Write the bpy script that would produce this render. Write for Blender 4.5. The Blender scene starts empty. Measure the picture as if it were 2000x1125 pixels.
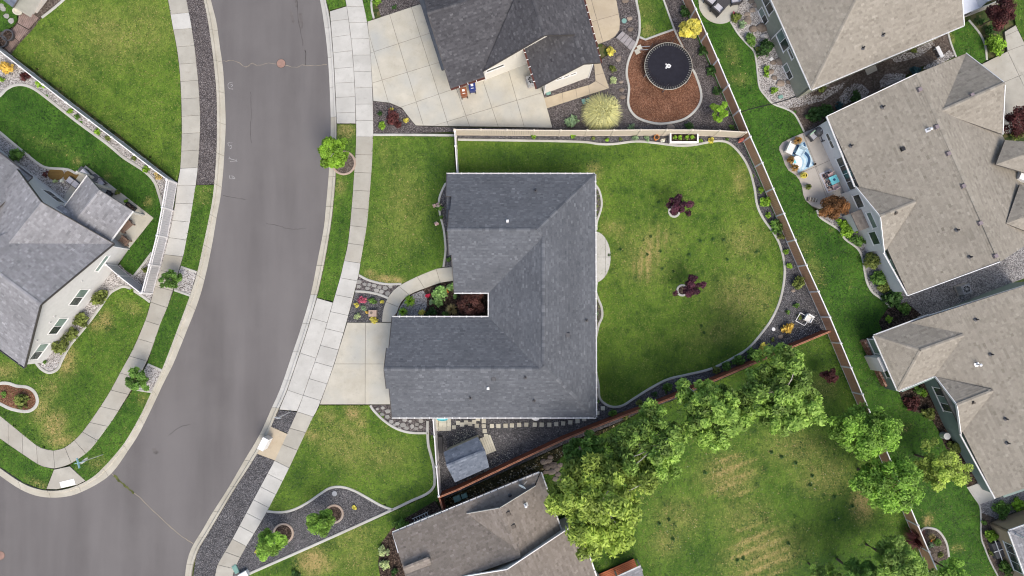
import bpy, math, random
import numpy as np
from mathutils import Vector
R = math.radians
sc = bpy.context.scene
# ---------------------------------------------------------------- camera, sky, sun, exposure
CAM_H = 60.6            # drone height in metres
PXM = 22.0              # photograph pixels per metre on the ground
cam = bpy.data.cameras.new('Camera'); cam.lens = 24; cam.sensor_width = 36
cam.clip_start = 0.5; cam.clip_end = 3000
camo = bpy.data.objects.new('Camera', cam); sc.collection.objects.link(camo)
PITCH = R(2.0)          # the drone camera leans two degrees off the vertical
camo.location = (0, 0, CAM_H); camo.rotation_euler = (PITCH, 0, 0)
sc.camera = camo
SUN_EL, SUN_AZ = R(55), R(152)
w = bpy.data.worlds.new('World'); sc.world = w; w.use_nodes = True
nt = w.node_tree; bg = nt.nodes['Background']
sky = nt.nodes.new('ShaderNodeTexSky'); sky.sky_type = 'NISHITA'; sky.sun_disc = False
sky.sun_elevation = SUN_EL; sky.sun_rotation = SUN_AZ
sky.dust_density = 4.0; sky.air_density = 1.0; sky.ozone_density = 0.4
nt.links.new(sky.outputs[0], bg.inputs[0]); bg.inputs[1].default_value = 0.15
sl = bpy.data.lights.new('Sun', 'SUN'); sl.energy = 1.4; sl.angle = R(28); sl.color = (1.0, 0.96, 0.90)
so = bpy.data.objects.new('Sun', sl); sc.collection.objects.link(so)
sdir = Vector((math.sin(SUN_AZ)*math.cos(SUN_EL), math.cos(SUN_AZ)*math.cos(SUN_EL), math.sin(SUN_EL)))
so.rotation_euler = sdir.to_track_quat('Z', 'Y').to_euler(); so.location = (0, 0, 80)
sc.view_settings.view_transform = 'Standard'; sc.view_settings.look = 'None'
sc.cycles.filter_width = 1.1
sc.view_settings.exposure = 0.60; sc.view_settings.gamma = 1.0

# ---------------------------------------------------------------- helpers
C = sc.collection
rng = random.Random(7); nr = np.random.default_rng(11)
def W(px, py, z=0.0):
    x=(px-1000)/FPX; y=(562.5-py)/FPX; c,s=math.cos(PITCH),math.sin(PITCH)
    dy=y*c+s; dz=y*s-c; t=(z-CAM_H)/dz
    return (x*t, dy*t, z)
FPX=2000*24/36
def unW(X,Y,z):
    c,s=math.cos(PITCH),math.sin(PITCH); dz=z-CAM_H
    yc=Y*c+dz*s; zc=-Y*s+dz*c
    return 1000+X/(-zc)*FPX, 562.5-yc/(-zc)*FPX
def W2(p, z=0.0):
    q = W(p[0], p[1], z); return (q[0], q[1])
def link(o, parent=None):
    C.objects.link(o)
    if parent is not None: o.parent = parent
    return o
def tag(o, label=None, cat=None, group=None, kind=None):
    if label: o['label'] = label
    if cat: o['category'] = cat
    if group: o['group'] = group
    if kind: o['kind'] = kind
    return o
def thing(name, label, cat, loc=(0,0,0), rz=0.0, group=None):
    o = bpy.data.objects.new(name, None); o.empty_display_size = 0.2
    C.objects.link(o); o.location = loc; o.rotation_euler = (0,0,rz)
    return tag(o, label, cat, group)
def mesh(name, V, F, mat=None, parent=None, smooth=False, attrs=None, fattrs=None):
    me = bpy.data.meshes.new(name); me.from_pydata([tuple(v) for v in V], [], F)
    if mat: me.materials.append(mat)
    if attrs:
        for k, a in attrs.items():
            at = me.attributes.new(k, 'FLOAT', 'POINT'); at.data.foreach_set('value', np.asarray(a, dtype=np.float32))
    if fattrs:
        for k, a in fattrs.items():
            at = me.attributes.new(k, 'FLOAT', 'FACE'); at.data.foreach_set('value', np.asarray(a, dtype=np.float32))
    if smooth: me.polygons.foreach_set('use_smooth', [True]*len(me.polygons))
    me.update()
    o = bpy.data.objects.new(name, me)
    return link(o, parent)
def meshq(name, V, Q, mat, parent=None, fattr=None, nv=4):
    """fast quad/tri soup from numpy arrays"""
    V = np.asarray(V, dtype=np.float32); Q = np.asarray(Q, dtype=np.int32)
    me = bpy.data.meshes.new(name); me.vertices.add(len(V)); me.vertices.foreach_set('co', V.ravel())
    me.loops.add(Q.size); me.loops.foreach_set('vertex_index', Q.ravel())
    me.polygons.add(len(Q)); me.polygons.foreach_set('loop_start', np.arange(0, Q.size, nv, dtype=np.int32))
    me.materials.append(mat)
    if fattr is not None:
        at = me.attributes.new('tone', 'FLOAT', 'FACE'); at.data.foreach_set('value', np.asarray(fattr, dtype=np.float32))
    me.update(calc_edges=True); me.validate()
    return link(bpy.data.objects.new(name, me), parent)
class MB:
    def __init__(s): s.V=[]; s.F=[]
    def add(s, V, F):
        n=len(s.V); s.V += [tuple(v) for v in V]; s.F += [tuple(i+n for i in f) for f in F]; return s
    def box(s, c, sx, sy, sz, rz=0.0, taper=1.0):
        """box centred on c in x,y with its bottom at c.z"""
        V=[]; co,si=math.cos(rz),math.sin(rz)
        for z,t in ((0,1.0),(sz,taper)):
            for x,y in ((-1,-1),(1,-1),(1,1),(-1,1)):
                a,b=x*sx/2*t,y*sy/2*t
                V.append((c[0]+a*co-b*si, c[1]+a*si+b*co, c[2]+z))
        return s.add(V,[(3,2,1,0),(4,5,6,7),(0,1,5,4),(1,2,6,5),(2,3,7,6),(3,0,4,7)])
    def bar(s, a, b, wd, ht, up=(0,0,1)):
        """box beam from a to b, width wd sideways, ht along up, centred on the axis"""
        a=Vector(a); b=Vector(b); d=(b-a).normalized(); u=Vector(up)
        sd=d.cross(u)
        if sd.length<1e-5: sd=d.cross(Vector((1,0,0)))
        sd.normalize(); u=sd.cross(d).normalized()
        V=[]
        for p in (a,b):
            for x,y in ((-1,-1),(1,-1),(1,1),(-1,1)): V.append(tuple(p+sd*(x*wd/2)+u*(y*ht/2)))
        return s.add(V,[(0,1,2,3),(7,6,5,4),(0,4,5,1),(1,5,6,2),(2,6,7,3),(3,7,4,0)])
    def tube(s, pts, rad, n=7, cap=True):
        pts=[Vector(p) for p in pts]; base=len(s.V)
        for i,p in enumerate(pts):
            d=(pts[min(i+1,len(pts)-1)]-pts[max(i-1,0)]).normalized()
            x=d.cross(Vector((0,0,1)))
            if x.length<1e-4: x=Vector((1,0,0))
            x.normalize(); y=d.cross(x)
            r=rad[i] if isinstance(rad,(list,tuple)) else rad
            for k in range(n):
                a=2*math.pi*k/n; s.V.append(tuple(p+x*(r*math.cos(a))+y*(r*math.sin(a))))
        for i in range(len(pts)-1):
            for k in range(n):
                a=base+i*n+k; b=base+i*n+(k+1)%n; s.F.append((a,b,b+n,a+n))
        if cap:
            s.F.append(tuple(base+k for k in range(n))[::-1]); s.F.append(tuple(base+(len(pts)-1)*n+k for k in range(n)))
        return s
    def lathe(s, c, prof, n=20, rz=0.0, sx=1.0, sy=1.0):
        """profile [(r,z)...] turned about the vertical through c"""
        base=len(s.V)
        for r,z in prof:
            for k in range(n):
                a=2*math.pi*k/n+rz; s.V.append((c[0]+r*sx*math.cos(a), c[1]+r*sy*math.sin(a), c[2]+z))
        for i in range(len(prof)-1):
            for k in range(n):
                a=base+i*n+k; b=base+i*n+(k+1)%n; s.F.append((a,b,b+n,a+n))
        s.F.append(tuple(base+k for k in range(n))[::-1]); s.F.append(tuple(base+(len(prof)-1)*n+k for k in range(n)))
        return s
    def prism(s, poly, z0, z1, bevel=0.0):
        n=len(poly); b=len(s.V)
        if area(poly)<0: poly=poly[::-1]
        s.V += [(p[0],p[1],z0) for p in poly]+[(p[0],p[1],z1-bevel) for p in poly]
        top=b+n
        if bevel>0:
            ins=inset(poly,bevel); s.V += [(p[0],p[1],z1) for p in ins]; 
            for i in range(n): j=(i+1)%n; s.F.append((b+n+i,b+n+j,b+2*n+j,b+2*n+i))
            top=b+2*n
        for i in range(n): j=(i+1)%n; s.F.append((b+i,b+j,b+n+j,b+n+i))
        s.F.append(tuple(top+i for i in range(n)))
        return s
    def build(s, name, mat, parent=None, smooth=False): return mesh(name, s.V, s.F, mat, parent, smooth)
def area(p):
    return 0.5*sum(p[i][0]*p[(i+1)%len(p)][1]-p[(i+1)%len(p)][0]*p[i][1] for i in range(len(p)))
def inset(poly, d):
    n=len(poly); out=[]
    for i in range(n):
        p0=Vector(poly[i-1][:2]); p=Vector(poly[i][:2]); p1=Vector(poly[(i+1)%n][:2])
        a=(p-p0); b=(p1-p)
        if a.length<1e-6 or b.length<1e-6: out.append((p.x,p.y)); continue
        a.normalize(); b.normalize(); na=Vector((-a.y,a.x)); nb=Vector((-b.y,b.x))
        m=(na+nb)
        if m.length<1e-3: m=na
        m.normalize(); k=d/max(0.35,m.dot(na)); out.append((p.x+m.x*k,p.y+m.y*k))
    return out
def clip(poly, nx, ny, c):
    """keep the part with nx*x+ny*y<=c"""
    out=[]; n=len(poly)
    for i in range(n):
        p=poly[i]; q=poly[(i+1)%n]; a=nx*p[0]+ny*p[1]-c; b=nx*q[0]+ny*q[1]-c
        if a<=0: out.append(p)
        if (a<0<b) or (b<0<a):
            t=a/(a-b); out.append((p[0]+(q[0]-p[0])*t, p[1]+(q[1]-p[1])*t))
    return out
def clean(poly, eps=1e-4):
    out=[]
    for p in poly:
        if not out or abs(p[0]-out[-1][0])+abs(p[1]-out[-1][1])>eps: out.append(p)
    if len(out)>1 and abs(out[0][0]-out[-1][0])+abs(out[0][1]-out[-1][1])<eps: out.pop()
    return out
def inpoly(X, Y, poly):
    r=np.zeros(X.shape,bool); n=len(poly)
    for i in range(n):
        x0,y0=poly[i]; x1,y1=poly[(i+1)%n]
        if y0==y1: continue
        c=((y0>Y)!=(y1>Y)) & (X < (x1-x0)*(Y-y0)/(y1-y0)+x0); r^=c
    return r
def smooth(pts, n=6, closed=False):
    P=[Vector((p[0],p[1])) for p in pts]; m=len(P); out=[]
    for i in range(m if closed else m-1):
        p1=P[i]; p2=P[(i+1)%m]
        p0=P[(i-1)%m] if (closed or i>0) else p1*2-p2
        p3=P[(i+2)%m] if (closed or i+2<m) else p2*2-p1
        for k in range(n):
            t=k/n; t2=t*t; t3=t2*t
            q=0.5*((2*p1)+(p2-p0)*t+(2*p0-5*p1+4*p2-p3)*t2+(3*p1-p0-3*p2+p3)*t3); out.append((q.x,q.y))
    if not closed: out.append((P[-1].x,P[-1].y))
    return out
def resample(pts, n):
    P=np.array([(p[0],p[1]) for p in pts],float); d=np.r_[0,np.cumsum(np.hypot(*(P[1:]-P[:-1]).T))]
    t=np.linspace(0,d[-1],n); return list(zip(np.interp(t,d,P[:,0]),np.interp(t,d,P[:,1])))
def plen(pts): return sum(math.hypot(pts[i+1][0]-pts[i][0],pts[i+1][1]-pts[i][1]) for i in range(len(pts)-1))
def ang(p, q): return math.atan2(q[1]-p[1], q[0]-p[0])

# ---------------------------------------------------------------- materials
def mat(name, rough=0.8, spec=0.3):
    m=bpy.data.materials.new(name); m.use_nodes=True; b=m.node_tree.nodes['Principled BSDF']
    b.inputs['Roughness'].default_value=rough; b.inputs['Specular IOR Level'].default_value=spec
    return m, m.node_tree, b
def N(t, kind, **kw):
    n=t.nodes.new(kind)
    for k,v in kw.items():
        if k.startswith('i_'): n.inputs[k[2:].replace('_',' ')].default_value=v
        else: setattr(n,k,v)
    return n
def ramp(t, src, stops):
    r=t.nodes.new('ShaderNodeValToRGB'); e=r.color_ramp.elements
    while len(e)<len(stops): e.new(0.5)
    for i,(p,c) in enumerate(stops): e[i].position=p; e[i].color=(c[0],c[1],c[2],1)
    t.links.new(src,r.inputs[0]); return r.outputs[0]
def mixc(t, f, a, b, mode='MIX'):
    m=t.nodes.new('ShaderNodeMix'); m.data_type='RGBA'; m.blend_type=mode; m.clamp_result=False
    for v,s in ((f,m.inputs[0]),(a,m.inputs[6]),(b,m.inputs[7])):
        if isinstance(v,(int,float)): s.default_value=v
        elif isinstance(v,tuple): s.default_value=(v[0],v[1],v[2],1)
        else: t.links.new(v,s)
    return m.outputs[2]
def math_(t, op, a, b=0.0, cl=False):
    m=t.nodes.new('ShaderNodeMath'); m.operation=op; m.use_clamp=cl
    for v,s in ((a,m.inputs[0]),(b,m.inputs[1])):
        if isinstance(v,(int,float)): s.default_value=v
        else: t.links.new(v,s)
    return m.outputs[0]
def wpos(t): return t.nodes.new('ShaderNodeNewGeometry').outputs['Position']
def noise(t, vec, scale, detail=3.0, rough=0.6):
    n=N(t,'ShaderNodeTexNoise'); n.inputs['Scale'].default_value=scale; n.inputs['Detail'].default_value=detail; n.inputs['Roughness'].default_value=rough
    if vec is not None: t.links.new(vec,n.inputs['Vector'])
    return n.outputs['Fac']
def bump(t, b, h, strength=0.4, dist=0.02):
    n=N(t,'ShaderNodeBump'); n.inputs['Strength'].default_value=strength; n.inputs['Distance'].default_value=dist
    t.links.new(h,n.inputs['Height']); t.links.new(n.outputs[0],b.inputs['Normal'])
def attr(t, name): n=N(t,'ShaderNodeAttribute'); n.attribute_name=name; return n.outputs['Fac']
def objrand(t): return t.nodes.new('ShaderNodeObjectInfo').outputs['Random']
def plain(name, col, rough=0.6, spec=0.3, var=0.12, scale=3.0, metal=0.0):
    m,t,b=mat(name,rough,spec); p=wpos(t); f=noise(t,p,scale,4)
    c=ramp(t,f,[(0.3,tuple(x*(1-var) for x in col)),(0.7,tuple(min(1,x*(1+var)) for x in col))])
    t.links.new(c,b.inputs['Base Color']); b.inputs['Metallic'].default_value=metal; return m
def concrete(name, ca, cb, stain, tint=0.10):
    m,t,b=mat(name,0.85,0.2); p=wpos(t)
    f=noise(t,p,0.9,5,0.65); g=noise(t,p,14,3,0.7); s=noise(t,p,0.35,3,0.5)
    c=ramp(t,f,[(0.32,ca),(0.68,cb)])
    c=mixc(t,math_(t,'MULTIPLY',math_(t,'SUBTRACT',s,0.46,True),3.2,True),c,stain)
    d_=noise(t,p,2.3,5,0.7); c=mixc(t,math_(t,'MULTIPLY',math_(t,'SUBTRACT',d_,0.56,True),2.2,True),c,(stain[0]*0.72,stain[1]*0.71,stain[2]*0.69))
    c=mixc(t,math_(t,'MULTIPLY',g,0.25),c,(ca[0]*0.55,ca[1]*0.55,ca[2]*0.55))
    v=math_(t,'MULTIPLY_ADD',objrand(t),tint*2); v.node.inputs[2].default_value=1-tint
    h=N(t,'ShaderNodeHueSaturation'); t.links.new(v,h.inputs['Value']); t.links.new(c,h.inputs['Color'])
    t.links.new(h.outputs[0],b.inputs['Base Color']); bump(t,b,g,0.25,0.01); return m
def gravel(name, stops, scale=11.0, patch=(0.8,1.15), wash=None):
    m,t,b=mat(name,0.9,0.2); p=wpos(t)
    v=N(t,'ShaderNodeTexVoronoi'); v.inputs['Scale'].default_value=scale; t.links.new(p,v.inputs['Vector'])
    sp=N(t,'ShaderNodeSeparateColor'); t.links.new(v.outputs['Color'],sp.inputs[0])
    c=ramp(t,sp.outputs[0],stops)
    f=noise(t,p,0.6,4,0.6); k=ramp(t,f,[(0.3,(patch[0],)*3),(0.7,(patch[1],)*3)])
    c=mixc(t,1.0,c,k,'MULTIPLY')
    if wash: c=mixc(t,math_(t,'MULTIPLY',noise(t,p,1.3,4,0.7),0.7),c,wash)
    t.links.new(c,b.inputs['Base Color']); bump(t,b,v.outputs['Distance'],0.9,0.04); return m
def shingle(name, stops, var=0.12):
    m,t,b=mat(name,0.9,0.15); p=wpos(t); a=attr(t,'tone')
    c=ramp(t,a,stops)
    f=noise(t,p,0.28,4,0.6); k=ramp(t,f,[(0.3,(1-var,)*3),(0.7,(1+var,)*3)])
    c=mixc(t,1.0,c,k,'MULTIPLY')
    g=noise(t,p,38,2,0.6); k2=ramp(t,g,[(0.3,(0.78,)*3),(0.7,(1.22,)*3)])
    c=mixc(t,1.0,c,k2,'MULTIPLY')
    t.links.new(c,b.inputs['Base Color']); bump(t,b,g,0.3,0.01); return m
def leafmat(name, stops, trans=0.35):
    m=bpy.data.materials.new(name); m.use_nodes=True; t=m.node_tree; b=t.nodes['Principled BSDF']
    b.inputs['Roughness'].default_value=0.55; b.inputs['Specular IOR Level'].default_value=0.25
    c=ramp(t,attr(t,'tone'),stops); t.links.new(c,b.inputs['Base Color'])
    tr=N(t,'ShaderNodeBsdfTranslucent'); t.links.new(c,tr.inputs['Color'])
    mx=N(t,'ShaderNodeMixShader'); mx.inputs[0].default_value=trans
    t.links.new(b.outputs[0],mx.inputs[1]); t.links.new(tr.outputs[0],mx.inputs[2])
    t.links.new(mx.outputs[0],t.nodes['Material Output'].inputs['Surface']); return m
M={}
def lawnmat():
    m,t,b=mat('lawn_grass',0.85,0.15); p=wpos(t)
    mp=N(t,'ShaderNodeMapping'); mp.inputs['Rotation'].default_value=(0,0,0.6); mp.inputs['Scale'].default_value=(1,0.35,1); t.links.new(p,mp.inputs['Vector'])
    f1=noise(t,p,0.42,6,0.68); f2=noise(t,mp.outputs[0],5.0,4,0.75); f3=noise(t,p,17,3,0.75); f4=noise(t,p,1.6,5,0.65)
    hue=attr(t,'hue')
    deep=mixc(t,hue,(0.022,0.072,0.009),(0.050,0.108,0.012))
    lite=mixc(t,hue,(0.058,0.150,0.018),(0.140,0.218,0.028))
    mm=math_(t,'ADD',math_(t,'MULTIPLY',f1,0.55),math_(t,'ADD',math_(t,'MULTIPLY',f2,0.45),math_(t,'MULTIPLY',f4,0.35)))
    c=mixc(t,ramp(t,mm,[(0.55,(0,0,0)),(0.78,(1,1,1))]),deep,lite)
    lush=math_(t,'MULTIPLY',attr(t,'lush'),math_(t,'ADD',f2,0.45),True)  # lush mask darkens the grass; beside the central house it paints shade
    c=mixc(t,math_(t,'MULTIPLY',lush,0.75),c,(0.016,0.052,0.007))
    dsel=math_(t,'MULTIPLY',attr(t,'dry'),math_(t,'MULTIPLY_ADD',f4,2.6)); dsel.node.inputs[2].default_value=-0.35; dsel.node.use_clamp=True
    d2=math_(t,'MULTIPLY',attr(t,'dry'),math_(t,'MULTIPLY_ADD',math_(t,'ADD',f4,f2),2.3),True); d2.node.inputs[1].links[0].from_node.inputs[2].default_value=-1.42
    dry=mixc(t,f2,(0.27,0.20,0.07),(0.42,0.33,0.14))
    c=mixc(t,d2,c,dry)
    k=ramp(t,f3,[(0.28,(0.45,)*3),(0.72,(1.55,)*3)]); c=mixc(t,1.0,c,k,'MULTIPLY')
    t.links.new(c,b.inputs['Base Color']); bump(t,b,f3,0.8,0.06); return m
def asphalt():
    m,t,b=mat('asphalt',0.9,0.15); p=wpos(t)
    mp=N(t,'ShaderNodeMapping'); mp.inputs['Rotation'].default_value=(0,0,R(-12)); mp.inputs['Scale'].default_value=(1,0.12,1); t.links.new(p,mp.inputs['Vector'])
    f=noise(t,mp.outputs[0],0.35,4,0.55); g=noise(t,p,30,2,0.7); h=noise(t,p,0.12,5,0.65)
    c=ramp(t,f,[(0.34,(0.114,0.106,0.104)),(0.64,(0.148,0.139,0.136))])
    c=mixc(t,ramp(t,h,[(0.45,(0,0,0)),(0.75,(0.6,0.6,0.6))]),c,(0.170,0.160,0.155))
    k=ramp(t,g,[(0.3,(0.78,)*3),(0.7,(1.22,)*3)]); c=mixc(t,1.0,c,k,'MULTIPLY')
    t.links.new(c,b.inputs['Base Color']); bump(t,b,g,0.4,0.015); return m
M['lawn']=lawnmat(); M['asphalt']=asphalt()
M['earth']=gravel('bare_earth',[(0,(0.05,0.035,0.025)),(1,(0.11,0.085,0.06))],9)
M['cw']=concrete('pale_concrete',(0.43,0.422,0.388),(0.515,0.506,0.47),(0.39,0.382,0.35),0.05)
M['ct']=concrete('weathered_concrete',(0.335,0.32,0.275),(0.415,0.395,0.34),(0.33,0.305,0.255),0.07)
M['cd']=concrete('driveway_concrete',(0.42,0.395,0.325),(0.51,0.485,0.408),(0.385,0.395,0.375),0.04)
M['cb']=concrete('buff_concrete',(0.40,0.335,0.235),(0.48,0.41,0.30),(0.40,0.34,0.26),0.04)
M['ck']=concrete('kerb_concrete',(0.385,0.36,0.295),(0.48,0.455,0.385),(0.36,0.335,0.27),0.05)
M['ce']=concrete('edging_concrete',(0.40,0.395,0.36),(0.50,0.495,0.455),(0.37,0.36,0.32),0.03)
M['cp']=concrete('grey_patio_concrete',(0.36,0.335,0.30),(0.44,0.41,0.37),(0.38,0.35,0.31),0.04)
M['joint']=plain('joint_grit',(0.17,0.163,0.145),0.95,0.1)
M['gdark']=gravel('charcoal_gravel',[(0,(0.030,0.030,0.032)),(0.5,(0.078,0.076,0.080)),(0.85,(0.15,0.145,0.15)),(1,(0.24,0.235,0.235))],21)
M['gmix']=gravel('brown_grey_gravel',[(0,(0.030,0.026,0.026)),(0.5,(0.085,0.074,0.072)),(0.85,(0.165,0.145,0.14)),(1,(0.26,0.24,0.23))],21)
M['gwhite']=gravel('white_gravel',[(0,(0.10,0.09,0.085)),(0.35,(0.30,0.28,0.265)),(1,(0.56,0.54,0.52))],15,(0.75,1.1))
M['ggrey']=gravel('grey_river_gravel',[(0,(0.09,0.088,0.088)),(0.4,(0.21,0.20,0.20)),(1,(0.40,0.39,0.38))],15,(0.8,1.1))
M['bark']=gravel('rust_bark_chips',[(0,(0.075,0.032,0.018)),(0.6,(0.165,0.075,0.042)),(1,(0.26,0.15,0.10))],20,(0.7,1.2))
M['mulch']=gravel('dark_mulch',[(0,(0.012,0.008,0.006)),(0.6,(0.045,0.030,0.022)),(1,(0.13,0.095,0.075))],12,(0.7,1.25))
M['soil']=gravel('brown_soil',[(0,(0.055,0.042,0.034)),(0.6,(0.095,0.075,0.062)),(1,(0.15,0.125,0.105))],10,(0.75,1.2))
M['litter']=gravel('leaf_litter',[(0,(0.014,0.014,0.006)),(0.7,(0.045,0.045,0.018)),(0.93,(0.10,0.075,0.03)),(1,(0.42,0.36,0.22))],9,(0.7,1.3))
M['stone']=concrete('flagstone',(0.22,0.218,0.205),(0.34,0.332,0.31),(0.29,0.265,0.225),0.2)
M['rock']=concrete('boulder',(0.16,0.125,0.10),(0.30,0.245,0.195),(0.21,0.19,0.17),0.25)
M['wrock']=concrete('white_rock',(0.46,0.445,0.43),(0.66,0.65,0.63),(0.38,0.36,0.34),0.2)
M['paver']=concrete('cream_paver',(0.46,0.44,0.36),(0.56,0.54,0.46),(0.50,0.45,0.34),0.12)
M['white']=plain('white_trim',(0.74,0.735,0.72),0.5,0.35,0.04)
M['black']=plain('black_plastic',(0.018,0.018,0.02),0.5,0.3,0.2)
M['dgrey']=plain('dark_grey_metal',(0.07,0.07,0.075),0.5,0.4,0.15)
M['grey']=plain('grey_metal',(0.30,0.31,0.32),0.45,0.5,0.08)
M['galv']=plain('galvanised_steel',(0.62,0.63,0.64),0.35,0.5,0.08,metal=0.4)
def glass(name, c, rough=0.08):
    m,t,b=mat(name,rough,0.6); p=wpos(t); f=noise(t,p,0.8,2)
    t.links.new(ramp(t,f,[(0.35,tuple(x*0.6 for x in c)),(0.65,c)]),b.inputs['Base Color']); return m
M['glass']=glass('window_glass',(0.055,0.07,0.065)); M['glassg']=glass('screened_glass',(0.22,0.30,0.265),0.25)

M['outer']=gravel('rough_grass_and_earth',[(0,(0.028,0.050,0.014)),(0.6,(0.060,0.082,0.022)),(1,(0.12,0.105,0.05))],3,(0.7,1.2))
# ================================================================ the setting
def flat(name, px, z, m, label=None, cat=None, sm=0, kind='structure', parent=None, thick=0.12):
    """a sheet with real thickness, outlined by photo-traced points put on their own height"""
    pts=smooth(px,sm,True) if sm else px
    poly=clean([W2(p,z) for p in pts])
    o=MB().prism(poly,z-thick,z).build(name,m,parent)
    if parent is None: tag(o,label,cat,kind=kind)
    return o
g=400.0
tag(mesh('ground',[(-g,-g,-0.08),(g,-g,-0.08),(g,g,-0.08),(-g,g,-0.08)],[(0,1,2,3)],M['outer']),'rough grassy ground stretching away under the whole neighbourhood','ground',kind='structure')

# --- kerb lines (road edge / inner edge), traced
KLo=[(400,-60),(412,0),(422.7,43),(429,88),(435.5,133),(438.7,181),(440.8,240),(439,283),(436,333),(430.7,384),(422.7,427),(414.7,475),(401,540),(386.7,590),(362.7,651),(338.7,710),(320,747),(296,798),(272,846),(253,876),(221,921),(192,944),(149,965),(112,971.7),(74.7,969),(40,955.7),(0,929),(-60,885)]
KLi=[(386,-60),(398.7,0),(406.7,40),(414.7,93),(421,149),(424,187),(424.7,240),(424,293),(420.5,347),(416,389),(409,427),(400,469),(385,537),(372,577),(345,650),(317,723),(297,765),(278,806),(254.7,848),(237,874),(208,907),(181,932),(145,950),(110,957.5),(78,954.5),(45,942),(0,911.7),(-60,868)]
KRo=[(612,-60),(625,0),(632,40),(638.7,93),(642.7,147),(645,200),(646,240),(645,290),(642.7,333),(637,400),(632,448),(621,505),(606.7,576),(589,637),(573,685),(549,755),(530.7,797),(507,849),(478,898),(446,953),(414.7,1002),(395,1036),(378.7,1062),(369,1083.7),(362.7,1113),(360,1160)]
KRi=[(624,-60),(637,0),(645,40),(650,93),(653.5,147),(656,200),(658,243),(657.5,290),(656,347),(650,415),(642,470),(632,525),(619,581),(602,640),(585,692),(561,762),(543,803),(521,855),(490,907),(457,958),(426,1010),(407,1042),(392,1066),(383,1087),(376,1112),(373,1160)]
road=[(-200,-200)]
MB_r=[W2(p) for p in [(400,-100)]+KLo+[(-200,790),(-200,1300),(360,1300)]+KRo[::-1]+[(612,-100)]]
road=MB().prism(clean(MB_r),-0.06,0.0).build('road',M['asphalt']); tag(road,'grey asphalt street curving down to a junction at the lower left','road',kind='structure')
def kerb(name,label,Lo,Li,nseg):
    par=thing(name,label,'kerb'); par['kind']='structure'
    n=nseg*6
    A=resample(smooth(Lo,6),n+1); B=resample(smooth(Li,6),n+1)
    for s in range(nseg):
        V=[];F=[]
        for k in range(7):
            a=W2(A[s*6+k]); b=W2(B[s*6+k]); 
            e=0.0
            if k==0: e=0.012
            if k==6: e=-0.012
            for f,z in ((-0.02,-0.05),(0.0,0.015),(0.60,0.03),(0.68,0.14),(0.97,0.15),(1.0,-0.05)):
                V.append((a[0]+(b[0]-a[0])*f, a[1]+(b[1]-a[1])*f, z))
        if True:
            d=Vector(V[36])-Vector(V[0]); d.normalize()
            for j in range(6):
                for q,sg in ((j,1),(36+j,-1)):
                    V[q]=(V[q][0]+d.x*0.012*sg,V[q][1]+d.y*0.012*sg,V[q][2])
        for k in range(6):
            for j in range(5): a=k*6+j; F.append((a,a+6,a+7,a+1))
        F.append(tuple(range(6))); F.append(tuple(36+j for j in range(6))[::-1])
        ym=A[s*6+3][1]; mesh('kerb_segment',V,F,M['cw'] if (Lo is KRo and (20<ym<243 or 578<ym<806)) else M['ck'],par)
    return par
kerb('kerb','pale concrete kerb on the left side of the street, rounding the corner',KLo,KLi,22)
kerb('kerb','pale concrete kerb on the right side of the street',KRo,KRi,22)

# --- pavements of single slabs
def slabs(par, Lp, Rp, n, m, z=0.15, gap=0.013, name='slab', bev=0.012):
    A=resample(smooth(Lp,6),n*3+1); B=resample(smooth(Rp,6),n*3+1)
    for s in range(n):
        a=[W2(p,z) for p in A[s*3:s*3+4]]; b=[W2(p,z) for p in B[s*3:s*3+4]]
        poly=a+b[::-1]
        if area(poly)<0: poly=poly[::-1]
        MB().prism(inset(poly,gap),z-0.09,z+rng.uniform(-0.006,0.006),bev).build(name,m,par)
def base_strip(name,label,cat,Lp,Rp,z=0.09):
    pts=smooth(Lp,4)+smooth(Rp,4)[::-1]
    o=MB().prism(clean([W2(p,z) for p in pts]),-0.05,z).build(name,M['joint']); return tag(o,label,cat,kind='structure')
SL_L=[(318,-50),(328,0),(337,51),(345,93),(350.7,139),(354,200),(354.7,267),(352,328),(346.5,360),(340,411),(329,464),(316,517),(298.7,573),(285,622),(260,680.7),(237,723),(210.7,771),(174.7,825),(156,849),(138.7,865),(122.7,875.7),(104,880),(82.7,875.7),(65,865),(16,825),(-40,781)]
SL_R=[(354,-50),(364,0),(372,40),(380,93),(385,139),(389,187),(390.7,240),(389,285),(386,328),(381,368),(370.7,432),(358.7,496),(344,545),(326.7,600.7),(313,632.7),(288,702),(256,760.7),(217,825),(181,873),(160,891.7),(133,907.7),(106.7,915),(80,910),(48,890),(0,857),(-40,827)]
swl=base_strip('pavement','narrow pavement of concrete slabs on the left side of the street','pavement',SL_L,SL_R)
def cutpoly(P,y0,y1):
    """part of a polyline between two photo rows"""
    out=[]
    for i in range(len(P)-1):
        (xa,ya),(xb,yb)=P[i],P[i+1]
        for t in np.linspace(0,1,9)[:-1]:
            y=ya+(yb-ya)*t
            if y0<=y<=y1: out.append((xa+(xb-xa)*t,y))
    return out
def seg(P,y0,y1,last=None):
    P=[p for p in P]
    def at(y):
        for i in range(len(P)-1):
            if P[i][1]<=y<=P[i+1][1]: t=(y-P[i][1])/(P[i+1][1]-P[i][1]); return (P[i][0]+(P[i+1][0]-P[i][0])*t,y)
    return [at(y0)]+[p for p in P if y0+1<p[1]<y1-1]+[at(y1)]
iL=[i for i,p in enumerate(SL_L) if p==(104,880)][0]; iR=[i for i,p in enumerate(SL_R) if p==(106.7,915)][0]
LA=SL_L[:iL+1]; RA=SL_R[:iR+1]
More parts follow.
